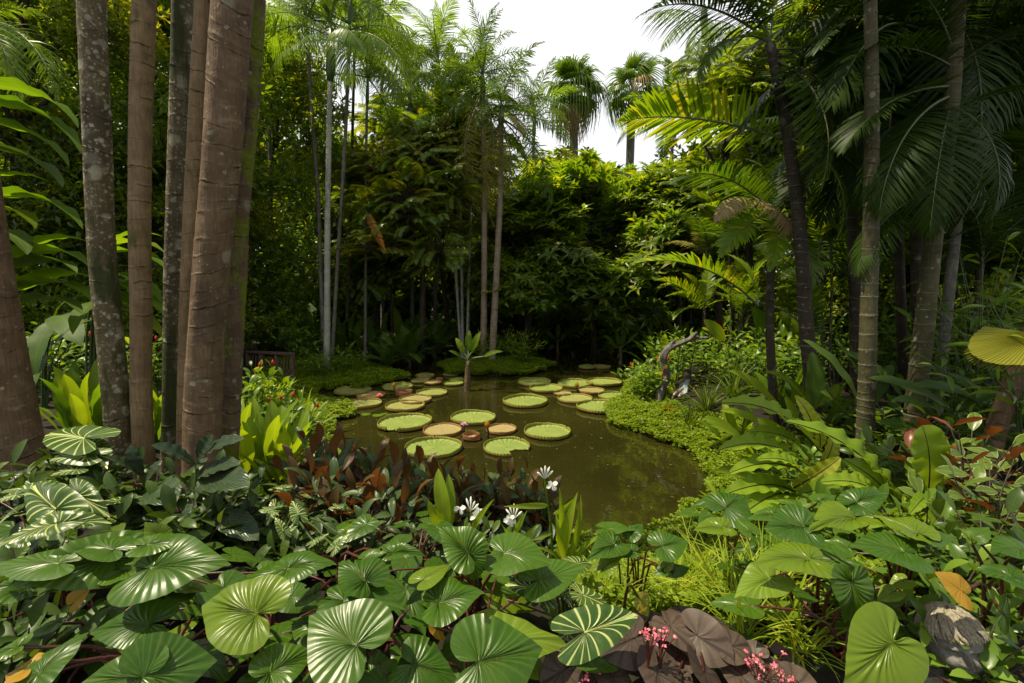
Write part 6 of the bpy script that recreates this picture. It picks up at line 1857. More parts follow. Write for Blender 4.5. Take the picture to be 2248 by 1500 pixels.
# ================================================================ ringed palm stems on the right, with their fronds
RS = 'ringed palm stems on the right'
palm('palm_tree', 'upright olive stem with pale rings right of the leaning dark trunk', 'palm', trunk_ext([(1899, 960), (1906, 740), (1912, 500), (1914, 250), (1911, 0)], 4.3, 5.6),
     [.102, .094, .088, .082, .072, .062, .06], M['bark_green'], .15, group=RS, seed=51, scar='scar', seg=18, bulge=.05, flare=.2, shaft=(.6, .07), auto=(8, 1.9, ('black', 'arch'), 65, -20))
palm('palm_tree', 'thickest olive stem leaning right, near the right edge', 'palm', trunk_ext([(2003, 970), (2025, 750), (2052, 500), (2086, 250), (2106, 0)], 4.5, 5.2),
     [.125, .118, .108, .096, .088, .078, .07], M['bark_green'], .19, group=RS, seed=52, scar='scar', seg=18, bulge=.05, flare=.2,
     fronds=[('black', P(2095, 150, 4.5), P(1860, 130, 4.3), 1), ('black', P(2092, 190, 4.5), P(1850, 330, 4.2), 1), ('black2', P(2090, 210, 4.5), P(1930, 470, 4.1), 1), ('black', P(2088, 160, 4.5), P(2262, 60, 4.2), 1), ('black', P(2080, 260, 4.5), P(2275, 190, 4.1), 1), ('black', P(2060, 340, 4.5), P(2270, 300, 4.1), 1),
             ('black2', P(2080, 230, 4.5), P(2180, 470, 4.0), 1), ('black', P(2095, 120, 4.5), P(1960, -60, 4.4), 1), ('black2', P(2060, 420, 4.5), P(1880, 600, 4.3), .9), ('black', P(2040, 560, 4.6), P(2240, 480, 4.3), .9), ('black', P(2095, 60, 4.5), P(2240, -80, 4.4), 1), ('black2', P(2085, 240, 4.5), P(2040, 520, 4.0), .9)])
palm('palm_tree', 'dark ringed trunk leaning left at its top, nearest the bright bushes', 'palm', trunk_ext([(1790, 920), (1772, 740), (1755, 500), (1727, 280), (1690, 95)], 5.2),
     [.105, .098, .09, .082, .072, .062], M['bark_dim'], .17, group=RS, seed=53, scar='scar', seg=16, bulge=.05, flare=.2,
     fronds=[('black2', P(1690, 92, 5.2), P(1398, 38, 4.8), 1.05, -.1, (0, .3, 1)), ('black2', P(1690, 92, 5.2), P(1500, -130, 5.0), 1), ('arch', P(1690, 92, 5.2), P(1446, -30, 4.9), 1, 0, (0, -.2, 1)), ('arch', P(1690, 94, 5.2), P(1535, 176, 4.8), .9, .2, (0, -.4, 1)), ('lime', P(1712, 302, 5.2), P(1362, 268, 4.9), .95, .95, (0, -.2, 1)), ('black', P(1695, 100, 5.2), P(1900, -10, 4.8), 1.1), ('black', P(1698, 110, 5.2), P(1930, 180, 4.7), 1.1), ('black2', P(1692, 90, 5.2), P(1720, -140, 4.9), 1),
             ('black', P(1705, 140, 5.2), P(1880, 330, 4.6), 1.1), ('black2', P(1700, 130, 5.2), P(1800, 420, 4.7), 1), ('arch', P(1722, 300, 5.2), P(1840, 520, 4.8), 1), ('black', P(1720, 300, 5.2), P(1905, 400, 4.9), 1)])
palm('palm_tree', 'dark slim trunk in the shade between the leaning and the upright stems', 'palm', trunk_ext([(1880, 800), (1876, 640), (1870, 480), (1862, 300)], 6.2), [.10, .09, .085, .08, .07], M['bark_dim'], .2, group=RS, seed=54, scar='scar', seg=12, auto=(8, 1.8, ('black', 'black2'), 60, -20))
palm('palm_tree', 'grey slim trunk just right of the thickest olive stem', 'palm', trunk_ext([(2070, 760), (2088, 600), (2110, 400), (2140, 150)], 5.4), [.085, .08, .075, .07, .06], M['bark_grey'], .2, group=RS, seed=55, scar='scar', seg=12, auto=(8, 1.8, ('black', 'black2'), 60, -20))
palm('palm_tree', 'brown trunk leaning across the right edge below the yellow fan leaf', 'palm', trunk_ext([(2175, 985), (2205, 890), (2240, 800), (2300, 640)], 3.6), [.10, .095, .09, .08], M['bark_brown'], .13, group=RS, seed=56, seg=16, bulge=.08)
for i, (px, x1, Y, lab) in enumerate([(1806, 1800, 7.0, 'thin green cane left one of two'), (1822, 1826, 7.0, 'thin green cane right one of two'), (1606, 1602, 10.2, 'thin banded cane below the sunny palm, left one'), (1622, 1620, 10.2, 'thin banded cane below the sunny palm, right one')]):
    palm('palm_cane', lab + ', in the right-hand undergrowth', 'palm', trunk_ext([(px, 760), (x1, 600), (x1 - 2, 540)], Y), [.026, .024, .022], M['bark_green'], .12, group='thin canes on the right', seed=60 + i, seg=8, bulge=.1, auto=(5, .9, ('arch', 'lime'), 70, 20))
g_ = random.Random(77)
tS = thing('small_palm', 'dense dark palm crown hanging over the top right corner', 'palm', at(2010, 5.6))
cS = P(2010, 20, 5.6)
mb_ = MB()
tube(mb_, [at(2010, 5.6), P(2008, 400, 5.6), cS], [.07, .06, .05], 10)
wpart('trunk', mb_, M['bark_dim'], tS)
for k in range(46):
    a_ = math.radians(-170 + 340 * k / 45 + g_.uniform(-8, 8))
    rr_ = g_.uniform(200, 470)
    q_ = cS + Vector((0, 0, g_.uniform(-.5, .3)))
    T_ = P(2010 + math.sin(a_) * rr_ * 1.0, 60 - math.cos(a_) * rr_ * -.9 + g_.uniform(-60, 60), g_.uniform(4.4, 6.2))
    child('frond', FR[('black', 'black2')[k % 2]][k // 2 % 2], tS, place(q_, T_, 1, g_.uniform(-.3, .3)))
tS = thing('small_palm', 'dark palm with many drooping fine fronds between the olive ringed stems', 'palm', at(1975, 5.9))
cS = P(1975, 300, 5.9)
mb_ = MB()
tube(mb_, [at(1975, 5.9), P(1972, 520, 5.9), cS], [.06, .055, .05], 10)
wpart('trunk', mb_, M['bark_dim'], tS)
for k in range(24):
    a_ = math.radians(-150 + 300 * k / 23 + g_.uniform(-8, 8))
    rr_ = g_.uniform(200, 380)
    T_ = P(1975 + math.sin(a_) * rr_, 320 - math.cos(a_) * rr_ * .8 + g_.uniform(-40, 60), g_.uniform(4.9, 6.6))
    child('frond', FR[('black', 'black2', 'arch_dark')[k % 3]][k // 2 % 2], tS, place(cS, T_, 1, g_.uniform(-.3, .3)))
# fronds that reach in from a crown beside the leaning trunk
FB = P(1700, 470, 5.9)
tB = thing('small_palm', 'palm with a tan dried frond and bright green arching ones, by the leaning trunk', 'palm', at(1700, 5.9))
mb_ = MB()
tube(mb_, spline([at(1700, 5.9), P(1690, 640, 5.9), FB], 10), np.linspace(.06, .045, 10), 10)
wpart('trunk', mb_, M['bark_dim'], tB)
for key, B, T, w, ro, n in [('arch', FB, P(1478, 398, 5.5), 1.1, .6, (0, -.3, 1)), ('dry', P(1640, 432, 5.7), P(1570, 486, 5.4), 1.5, 0, (0, -.4, 1)), ('dry', P(1640, 432, 5.7), P(1762, 560, 5.3), .9, 0, (0, -.2, 1)), ('gold', FB, P(1800, 360, 5.5), 1, .5, (0, -.4, 1)), ('arch', FB, P(1640, 350, 5.9), .9, .2, (0, -.5, 1)),
                            ('lime', FB, P(1585, 560, 5.3), 1.0, 0, (0, -.5, 1)), ('lime', FB, P(1690, 590, 5.2), .9, 0, (0, -.8, .6)), ('arch', FB, P(1780, 640, 5.2), 1, 0, None), ('arch', FB, P(1850, 520, 5.6), 1, 0, None), ('black2', FB, P(1760, 330, 6.2), 1, 0, None)]:
    child('frond', FR[key][0], tB, place(B, T, w, ro, n))
tB = thing('small_palm', 'palm with one long lime frond arching left over the sculpture', 'palm', at(1790, 6.4))
c_ = P(1785, 760, 6.4)
mb_ = MB()
tube(mb_, [at(1790, 6.4), c_], [.05, .04], 8)
wpart('trunk', mb_, M['bark_dim'], tB)
petiole(tB, c_, P(1640, 655, 6.2), .016, .012, 'rachis', .03)
for key, B, T, w, ro, n in [('lime', P(1665, 672, 6.2), P(1396, 578, 6.0), .9, .5, (0, -.5, 1)), ('arch', c_, P(1700, 560, 6.0), .8, 0, None), ('arch', c_, P(1880, 600, 6.2), .8, 0, None), ('stiff', c_, P(1740, 600, 6.6), .7, 0, None), ('lime', P(1665, 672, 6.2), P(1600, 560, 6.5), .5, 0, None)]:
    child('frond', FR[key][1], tB, place(B, T, w, ro, n))
tB = thing('small_palm', 'small palm with spread finger-like fronds behind the sculpture', 'palm', at(1540, 10.8))
c_ = P(1545, 680, 10.8)
mb_ = MB()
tube(mb_, [at(1540, 10.8), c_], [.03, .03], 8)
wpart('trunk', mb_, M['bark_dim'], tB)
for T in [P(1440, 615, 10.5), P(1465, 650, 10.4), P(1500, 600, 10.8), P(1590, 610, 10.8), P(1480, 700, 10.3), P(1600, 660, 10.4), P(1555, 590, 11)]:
    child('frond', FR['lime'][0], tB, place(c_, T, .9, .3))

# ---------------------------------------------------------------- bird's nest ferns
NG = "bird's nest ferns on the right"
leafy('birds_nest_fern', "bird's nest fern with wavy yellow-green fronds arching to the water", 'fern', at(1775, 3.6), [
    (1800, 990, 1582, 886, 3.6, 3.5, 1.0, (0, -.4, 1)), (1775, 1022, 1576, 990, 3.5, 3.3, 1.1, (0, -.3, 1)), (1765, 1040, 1600, 1040, 3.45, 3.2, .9), (1745, 1080, 1588, 1088, 3.4, 3.1, 1.0), (1745, 1085, 1628, 1132, 3.4, 3.0, 1.1, (0, -.5, 1)), (1742, 1072, 1845, 1004, 3.3, 3.15, 1.4, (0, -.8, .6)),
    (1752, 1088, 1842, 1060, 3.2, 3.1, 1.0, (0, -.8, .6), 'nest_wide'), (1790, 960, 1745, 868, 3.7, 3.7, 1.3, (0, -1, .2)), (1800, 985, 1780, 900, 3.7, 3.7, 1.3, (0, -1, .2)), (1780, 1010, 1640, 950, 3.7, 3.5, 1.0), (1790, 1050, 1830, 940, 3.8, 3.9, 1.2, (0, -1, .3)), (1770, 1050, 1660, 1010, 3.3, 3.1, .9)],
      'nest', NG, seed=1, stems=False)
leafy('birds_nest_fern', "bird's nest fern with one very long frond arching over to the left", 'fern', at(1985, 2.9), [
    (1990, 1130, 1722, 926, 2.95, 3.1, .85, (0, -.4, 1)), (1960, 1100, 1850, 1008, 2.95, 2.95, 1.3, (0, -.9, .4)), (1975, 1110, 1880, 1020, 3.0, 3.1, 1.3, (0, -.9, .4)), (2000, 1120, 1980, 1000, 3.0, 3.2, 1.2, (0, -1, .2)), (1940, 1100, 1800, 1060, 2.9, 2.75, 1.0)], 'nest', NG, seed=2, stems=False)
leafy('birds_nest_fern', "bird's nest fern with upright frond curled at the tip and a broad pale one", 'fern', at(2050, 2.75), [
    (2038, 1075, 2024, 934, 2.8, 2.75, 1.15, (0, -1, .1), 'nest_wide'), (2070, 1085, 2046, 1150, 2.6, 2.4, 1.0, (.1, -.85, .5), 'nest_wide'), (2040, 1090, 2070, 1000, 2.85, 2.95, 1.0, (0, -1, .1)), (2030, 1100, 2000, 1040, 2.75, 2.75, 1.3, (0, -1, .3)), (2045, 1110, 2110, 1060, 2.8, 2.8, 1.2, (0, -1, .4)), (2036, 1090, 1996, 1130, 2.7, 2.5, 1.1)],
      'nest', NG, seed=3, stems=False)
leafy('broad_leaved_plant', 'lime broad leaves angled over the ground cover left of the ferns', 'foliage plant', at(1700, 5.4), [
    (1722, 922, 1598, 814, 5.4, 5.3, .95), (1642, 985, 1542, 920, 5.0, 4.8, 1.2), (1705, 960, 1580, 902, 5.2, 5.0, .8), (1725, 985, 1662, 918, 5.0, 4.9, 1.5, (0, -1, .4)), (1655, 1000, 1560, 935, 4.9, 4.6, 1.1), (1790, 892, 1842, 844, 5.0, 5.0, 1.4, (0, -1, .5)), (1778, 892, 1758, 875, 5.0, 4.9, 2.2, (0, -1, .5)), (1750, 935, 1722, 872, 5.0, 5.0, 1.2, (0, -1, .4)),
    (1770, 880, 1678, 816, 5.4, 5.3, .8), (1670, 1060, 1570, 1035, 4.2, 4.0, 1.0), (1700, 1000, 1640, 935, 4.9, 4.9, 1.2)], 'canna', seed=4)
DK = 'dark paddle-leaved plants under the ringed stems'
leafy('paddle_leaved_plant', 'dark paddle-leaved plant with striped leaf slanting across the upright stem', 'foliage plant', at(1880, 4.6), [
    (1890, 892, 1762, 746, 4.5, 4.6, .9), (1900, 870, 1832, 752, 4.7, 4.8, .9), (1985, 880, 1850, 772, 4.8, 4.8, .8), (1780, 905, 1782, 772, 4.7, 4.8, 1.2, (0, -1, .1)), (1900, 900, 1960, 800, 4.8, 4.8, 1.1), (1870, 930, 1800, 860, 4.6, 4.5, 1.0)], 'paddle', DK, seed=5)
leafy('paddle_leaved_plant', 'dark paddle-leaved plant with flat leaves between the olive stem and the right edge', 'foliage plant', at(2080, 4.0), [
    (2180, 900, 2000, 848, 4.0, 3.9, .75), (2090, 900, 1905, 830, 4.1, 4.2, .8), (2175, 880, 2080, 820, 4.0, 4.1, .9), (2080, 920, 1960, 880, 4.0, 3.8, .8), (2100, 900, 2200, 860, 4.0, 3.9, 1), (2040, 960, 1930, 930, 3.9, 3.8, 1.0), (2100, 940, 2180, 980, 3.8, 3.5, 1.0)], 'paddle', DK, seed=6)
leafy('broad_leaved_plant', 'upright orange edged leaf standing over the sunlit bushes', 'foliage plant', at(1595, 8.9), [(1592, 748, 1545, 702, 8.2, 8.1, 1.3, (0, -1, .3), 'ginger_orange'), (1680, 735, 1648, 672, 9.0, 9.0, 1.9, (0, -1, .3)), (1720, 740, 1716, 680, 9.0, 9.0, 1.6, (0, -1, .3)), (1745, 760, 1738, 690, 8.9, 9, 1.4, (0, -1, .3))], 'ginger', seed=7)
# yellow fan leaf at the right edge
tY = thing('fan_leaf_plant', 'yellow toothed fan leaf lit at the right edge', 'foliage plant', at(2290, 3.5))
FY = fan_mesh('leaf', M['fanleaf'], n=30, droop=.10, split=.88, spread=130, seed=5, rough=.03)
hub = P(2275, 738, 3.3)
child('leaf', FY, tY, place(hub, P(2136, 792, 3.2), .42, 0, (.1, -.6, 1)))
petiole(tY, at(2290, 3.5), hub, .012, .008, 'stem', 0)
# dark serrated plant before the trunk clump
leafy('dusky_leaved_plant', 'dark serrated plant in front of the tan trunk', 'foliage plant', at(316, 2.9), [
    (312, 1052, 230, 1004, 2.85, 2.7, 1.0), (316, 1046, 288, 976, 2.85, 2.85, 1.15, (0, -1, .3)), (322, 1075, 248, 1070, 2.8, 2.6, .9), (318, 1080, 388, 1102, 2.8, 2.55, 1.2), (320, 1060, 356, 1010, 2.85, 2.95, 1.0), (316, 1100, 270, 1130, 2.75, 2.55, 1.2), (325, 1100, 372, 1142, 2.75, 2.55, 1.2)], 'dusky', 'dark serrated plants by the trunks', seed=8)
leafy('dusky_leaved_plant', 'dark serrated plant in front of the stoutest trunk', 'foliage plant', at(432, 2.75), [
    (430, 1020, 332, 978, 2.75, 2.6, .9), (432, 1006, 468, 954, 2.75, 2.75, 1.1, (0, -1, .3)), (432, 1010, 536, 964, 2.75, 2.7, .8), (432, 1052, 528, 1020, 2.7, 2.6, .85), (434, 1066, 548, 1068, 2.7, 2.45, .95), (431, 1030, 456, 1005, 2.72, 2.8, 1.2), (430, 1090, 412, 1152, 2.65, 2.5, 1.1, (0, -1, .5)), (425, 1080, 350, 1090, 2.7, 2.55, .9), (470, 1125, 568, 1186, 2.6, 2.4, .9), (545, 1160, 542, 1094, 2.6, 2.65, 1.1, (0, -1, .3)), (470, 1130, 400, 1145, 2.55, 2.4, 1.2)],
      'dusky', 'dark serrated plants by the trunks', seed=9)
# upright lime leaves and white ginger lilies
leafy('ginger_plant', 'upright pair of bright lime leaves in the middle of the foreground', 'foliage plant', at(985, 2.55), [(985, 1168, 962, 1028, 2.45, 2.5, .95, (0, -1, .1), 'canna'), (980, 1172, 940, 1098, 2.45, 2.4, 1.0, (0, -1, .1), 'canna'), (985, 1170, 984, 1040, 2.47, 2.52, .8, (.4, -1, .1), 'canna')], 'canna', seed=10)


def ginger_lily(label, px, Y, top, leaves, blooms, seed):
    g = random.Random(seed)
    b = at(px, Y)
    t = thing('white_ginger_lily', label, 'flower', b, 'white ginger lilies by the near pond edge')
    tp = P(top[0], top[1], Y)
    mb = MB()
    tube(mb, spline([b, b.lerp(tp, .5) + Vector((.02, 0, 0)), tp], 10), np.linspace(.010, .006, 10), 7)
    wpart('stem', mb, M['ginger'], t)
    for i, (bx, by, tx, ty, w) in enumerate(leaves):
        child('leaf', LS['strappy'][i % 3], t, place(P(bx, by, Y), P(tx, ty, Y - .1), w, 0, (g.uniform(-.4, .4), -1, .5)))
    for cx, cy, s in blooms:
        c = P(cx, cy, Y - .03)
        for k in range(4):
            a = math.radians(90 * k + g.uniform(-25, 25) + 30)
            d = Vector((math.cos(a), -.5, math.sin(a) * .9 - .2)).normalized() * s
            child('petal', LS['petal'][k % 3], t, place(c, c + d, g.uniform(.8, 1.3), g.uniform(-.5, .5), (0, -1, .4)))
        petiole(t, tp, c, .003, .003, 'ginger', 0)
    for k in range(5):
        a = math.radians(35 + 27 * k)
        d = Vector((math.cos(a) * .05, g.uniform(-.02, .02), math.sin(a) * .075))
        mb = MB()
        tube(mb, [tp, tp + d * .6, tp + d * .9, tp + d * 1.15], [.003, .004, .007, .002], 6)
        wpart('bud', mb, M['white'], t)


ginger_lily('white ginger lily with a cluster of open blooms beside the upright lime leaves', 1035, 2.5, (1033, 1125), [(1036, 1165, 1085, 1095, 1.0), (1036, 1180, 1000, 1200, 1)], [(1048, 1132, .050), (1010, 1115, .040), (1052, 1118, .034)], 1)
ginger_lily('tallest white ginger lily with one bloom against the brown water', 1215, 2.55, (1196, 1052), [(1205, 1110, 1105, 1112, 1.0), (1215, 1130, 1270, 1085, 1.3), (1230, 1235, 1268, 1080, 1.2), (1212, 1170, 1160, 1190, 1.0), (1222, 1190, 1228, 1070, .9)], [(1212, 1063, .042)], 2)
ginger_lily('small white ginger lily with drooping petals between its two larger neighbours', 1130, 2.5, (1128, 1140), [(1130, 1175, 1158, 1120, 1), (1128, 1190, 1100, 1150, 1.0), (1135, 1200, 1180, 1150, 1.2)], [(1118, 1137, .040), (1122, 1144, .034)], 3)
leafy('ginger_plant', 'green strappy ginger shoots at the near water edge', 'foliage plant', at(1245, 2.6), [(1248, 1230, 1275, 1085, 2.5, 2.5, .9, (.2, -1, .1)), (1240, 1230, 1220, 1120, 2.5, 2.45, .9, (-.2, -1, .1)), (1255, 1235, 1335, 1170, 2.5, 2.4, 1.0), (1235, 1235, 1165, 1200, 2.5, 2.4, .9), (1290, 1235, 1330, 1180, 2.45, 2.4, 1.0)], 'strappy', seed=11)


# ---------------------------------------------------------------- plants standing in the water
def water_plant(label, px, wy, top, r, leaves, key='ginger', seed=0):
    b = G(px, wy, 0)
    Y = b.y
    t = thing('water_plant', label, 'water plant', Vector((b.x, b.y, -.3)), 'stemmed plants standing in the pond')
    tp = P(top[0], top[1], Y)
    mb, _r = ring_trunk([Vector((b.x, b.y, -.4)), b.lerp(tp, .5), tp], [r * 1.15, r, r * .75], .12, 12, .05, 0, .1, 3)
    wpart('stem', mb, M['bark_brown'], t)
    for i, (tx, ty, dy, w, s) in enumerate(leaves):
        T = P(tx, ty, Y + dy)
        d = T - tp
        B = tp + d * s
        petiole(t, tp - Vector((0, 0, .03)), B, r * .45, r * .2, 'stem', 0)
        child('leaf', LS[key][i % 3], t, place(B, T, w, 0, (0, -.7, .7)))


water_plant('stemmed water plant with a pale drooping leaf, in front of the island', 1025, 858, (1028, 792), .07, [(1055, 728, .2, 1.3, .35), (1000, 742, .2, 1.4, .3), (1030, 725, .3, 1.3, .3), (1105, 772, -.2, 1.0, .45), (985, 770, -.1, 1.2, .4), (1050, 745, -.2, 1.2, .35)], 'ginger', 1)
water_plant('stemmed water plant in the dark channel right of the island', 1224, 776, (1224, 752), .05, [(1190, 722, .2, 1.4, .25), (1256, 722, .2, 1.4, .25), (1226, 712, .3, 1.4, .3), (1204, 770, -.3, 1.6, .3), (1250, 735, -.2, 1.3, .3)], 'ginger_dark', 2)
water_plant('stemmed water plant before the dark trees at the back right of the pond', 1363, 800, (1362, 768), .055, [(1322, 735, .1, 1.1, .3), (1372, 724, .3, 1.3, .25), (1403, 730, .1, 1.0, .4), (1350, 726, .2, 1.3, .25), (1354, 790, -.2, .8, .3), (1330, 752, -.2, 1.1, .3)], 'ginger', 3)

# ================================================================ wooden railing behind the left bank
M['wood'] = plainmat('weathered_wood', (0.060, 0.036, 0.024), (0.105, 0.066, 0.045), 0.75, 14, .3, .4)


def beam(t, name, a, b, w, h, m='wood'):
    a, b = Vector(a), Vector(b)
    X = (b - a)
    L = X.length
    X.normalize()
    Z = Vector((0, 0, 1)) - X * X.z
    if Z.length < .05:
        Z = Vector((0, 1, 0))
    Z.normalize()
    Y = Z.cross(X)
    e = .12 * min(w, h)
    prof = [(-w / 2 + e, -h / 2), (w / 2 - e, -h / 2), (w / 2, -h / 2 + e), (w / 2, h / 2 - e), (w / 2 - e, h / 2), (-w / 2 + e, h / 2), (-w / 2, h / 2 - e), (-w / 2, -h / 2 + e)]
    v = [list(p + Y * y + Z * z) for p in (a, b) for y, z in prof]
    mb = MB()
    mb.add(v, [[i, (i + 1) % 8, 8 + (i + 1) % 8, 8 + i] for i in range(8)] + [[0, 3, 2, 1], [0, 7, 4, 3], [7, 6, 5, 4], [8, 9, 10, 11], [8, 11, 12, 15], [12, 13, 14, 15]])
    return wpart(name, mb, M[m], t, smooth=False)


ra, rb = P(545, 802, 10.9), P(643, 812, 10.2)
ra.z = rb.z = .25
t = thing('wooden_railing', 'weathered brown wooden railing with slats, ending at the left bank shrubs', 'railing', rb)
up = Vector((0, 0, 1))
hR = P(643, 777, 10.2).z - .25
beam(t, 'top_rail', ra + up * (hR - .06), rb + up * hR + (rb - ra).normalized() * .05, .09, .06)
beam(t, 'bottom_rail', ra + up * .10, rb + up * .10, .06, .06)
for k in range(4):
    q = ra.lerp(rb, k / 3)
    beam(t, 'post', q - up * .2, q + up * (hR - .04 - .02 * (3 - k)), .08, .08)
for k in range(15):
    q = ra.lerp(rb, (k + .6) / 15.5)
    beam(t, 'slat', q + up * .12 + Vector((0, -.02, 0)), q + up * (hR - .12) + Vector((.05, -.02, 0)), .035, .022)

# ================================================================ swing sculpture
M['bronze_bark'] = barkmat('bronze_branch', (0.075, 0.066, 0.058), (0.17, 0.155, 0.135), moss=(0.05, 0.06, 0.03, .66, 5.0), rough=.6, fine=90)
M['bronze'] = plainmat('dark_bronze', (0.13, 0.095, 0.075), (0.27, 0.21, 0.17), .42, 30, .5, .2, .35)
M['verdigris'] = plainmat('verdigris_bronze', (0.17, 0.215, 0.225), (0.30, 0.35, 0.35), .55, 24, .4, .25)
M['bronze_dark'] = plainmat('black_bronze', (0.028, 0.022, 0.020), (0.06, 0.048, 0.042), .45, 30, .5, .2, .3)
YS = 8.2
sroot = at(1448, YS)
t = thing('branch_sculpture', 'grey bronze branch bending right, a child swinging from it', 'sculpture', sroot)


def gnarly(pts, rad, seed, n=46):
    g = np.random.default_rng(seed)
    c = spline(pts, n)
    mb = MB()
    ph = g.uniform(0, 6, 4)
    tube(mb, c, np.interp(np.linspace(0, 1, n), np.linspace(0, 1, len(rad)), rad), 16,
         lobes=lambda an, k: 1 + .16 * np.sin(3 * an[None] + ph[0] + .16 * k[:, None]) + .10 * np.sin(5 * an[None] + ph[1] - .25 * k[:, None]) + .10 * np.sin(.9 * k[:, None] + ph[2]) + .05 * np.sin(2 * an[None] + 1.7 * k[:, None]))
    return mb


S2 = lambda x, y, Y=YS: P(1420 + x / 7.5, 720 + y / 7.5, Y)
wpart('trunk', gnarly([sroot + Vector((0, 0, -.25)), S2(205, 1380), S2(215, 1200), S2(245, 1050), S2(300, 900), S2(325, 800), S2(300, 660), S2(268, 500), S2(350, 350), S2(520, 270), S2(690, 195), S2(830, 75)], [.085, .080, .072, .066, .062, .060, .060, .064, .056, .048, .042, .026], 1, 60), M['bronze_bark'], t)
wpart('branch', gnarly([S2(680, 215), S2(760, 175), S2(880, 170), S2(1010, 162)], [.036, .032, .027, .022], 2, 16), M['bronze_bark'], t)
wpart('knot', gnarly([S2(400, 330), S2(420, 250), S2(450, 215)], [.06, .045, .02], 3, 10), M['bronze_bark'], t)


def skin_body(name, verts, edges, root_i, mat, parent, levels=2):
    """one continuous skin grown round a skeleton; verts = (world point, radius)"""
    me = bpy.data.meshes.new(name)
    loc = Vector(parent.location)
    me.from_pydata([Vector(p) - loc for p, r in verts], edges, [])
    o = link(name, me, parent)
    md = o.modifiers.new('skin', 'SKIN')
    md.use_smooth_shade = True
    sv = me.skin_vertices[0].data
    for i, (p, r) in enumerate(verts):
        rr = r if isinstance(r, tuple) else (r, r)
        sv[i].radius = rr
        sv[i].use_root = (i == root_i)
    sb = o.modifiers.new('subsurf', 'SUBSURF')
    sb.levels = sb.render_levels = levels
    me.materials.append(mat)
    return o


# the child: leaning back on the swing, both hands up on the ropes, face to the left and upwards
hips = S2(590, 1010, YS)
t = thing('child_statue', 'bronze statue of a child in a pale dress leaning back on a rope swing', 'statue', hips)
chest = S2(625, 890, YS + .03)
neck = S2(640, 830, YS + .04)
head = S2(652, 765, YS + .03)
shl, shr = S2(578, 858, YS - .02), S2(692, 852, YS + .06)
V = [(hips, (.062, .055)), (S2(605, 950, YS + .01), (.052, .045)), (chest, (.060, .048)), (neck, .024), (S2(646, 800, YS + .035), .024),
     (shl, .026), (S2(520, 905, YS - .05), .019), (S2(492, 878, YS - .02), .016), (S2(488, 850, YS - .02), .014),
     (shr, .026), (S2(725, 850, YS + .05), .020), (S2(728, 790, YS + .04), .016), (S2(722, 762, YS + .04), .014),
     (S2(545, 1035, YS - .06), .042), (S2(455, 1090, YS - .18), .032), (S2(405, 1195, YS - .20), .024), (S2(368, 1285, YS - .22), .016), (S2(338, 1325, YS - .30), .015),
     (S2(615, 1045, YS - .05), .042), (S2(530, 1130, YS - .20), .032), (S2(545, 1220, YS - .12), .024), (S2(552, 1290, YS - .08), .016), (S2(530, 1315, YS - .15), .015)]
E = [(0, 1), (1, 2), (2, 3), (3, 4), (2, 5), (5, 6), (6, 7), (7, 8), (2, 9), (9, 10), (10, 11), (11, 12), (0, 13), (13, 14), (14, 15), (15, 16), (16, 17), (0, 18), (18, 19), (19, 20), (20, 21), (21, 22)]
# fingers closed round the ropes
for hi, sx in ((8, 488), (12, 722)):
    h = Vector(V[hi][0])
    for k in range(4):
        a = h + Vector((-.010 + .002 * k, -.012, .008 - .009 * k))
        b_ = a + Vector((.022, -.010, .0))
        V += [(a, .0050), (b_, .0045)]
        E += [(hi, len(V) - 2), (len(V) - 2, len(V) - 1)]
skin_body('body', V, E, 0, M['bronze'], t)


def head_mesh(mat, seed=0):
    """head of unit height facing -Y, chin down: brow, eye hollows, lids, nose, lips, chin, ears"""
    nu, nv = 112, 84
    u = np.linspace(0, 2 * PI, nu + 1)
    v = np.linspace(.02, PI - .02, nv)
    Vv, U = np.meshgrid(v, u, indexing='ij')
    x, y, z = np.sin(Vv) * np.sin(U), -np.sin(Vv) * np.cos(U), np.cos(Vv)
    fx = np.where(z > -.1, .385, .385 - .13 * np.clip((-.1 - z) / .9, 0, 1) ** 1.2)
    X, Y, Z = x * fx, y * np.where(y > 0, .47, .43), z * .5
    front = np.clip(-y, 0, 1)
    gs = lambda cx, cz, sx, sz: np.exp(-((X - cx) / sx) ** 2 - ((Z - cz) / sz) ** 2) * (front > .15)
    for s in (-1, 1):
        Y = Y + .085 * gs(s * .145, .02, .080, .055)             # eye hollow
        Y = Y - .060 * gs(s * .145, .015, .046, .030)            # eyeball and lids
        Y = Y + .025 * gs(s * .145, .012, .050, .007)            # slit between the lids
        Y = Y - .040 * gs(s * .15, .105, .10, .026)              # brow
        Y = Y - .045 * gs(s * .20, -.14, .09, .09)               # cheek
        Y = Y - .050 * gs(s * .050, -.115, .030, .026)           # nostrils
    Y = Y - .125 * gs(0, -.085, .036, .050) - .075 * gs(0, -.01, .030, .080)   # nose
    Y = Y - .060 * gs(0, -.212, .080, .018) - .066 * gs(0, -.262, .064, .024)  # lips
    Y = Y + .045 * gs(0, -.236, .10, .009)
    Y = Y - .065 * gs(0, -.38, .09, .06)                         # chin
    ear = np.exp(-((Z + .03) / .085) ** 2 - ((Y - .04) / .055) ** 2) * (abs(X) > .30)
    X = X + np.sign(X) * .055 * ear
    mb = MB()
    mb.add(np.stack([X, Y, Z], -1), grid_faces(nv, nu + 1)[:, ::-1])
    return mb.mesh('head', mat)


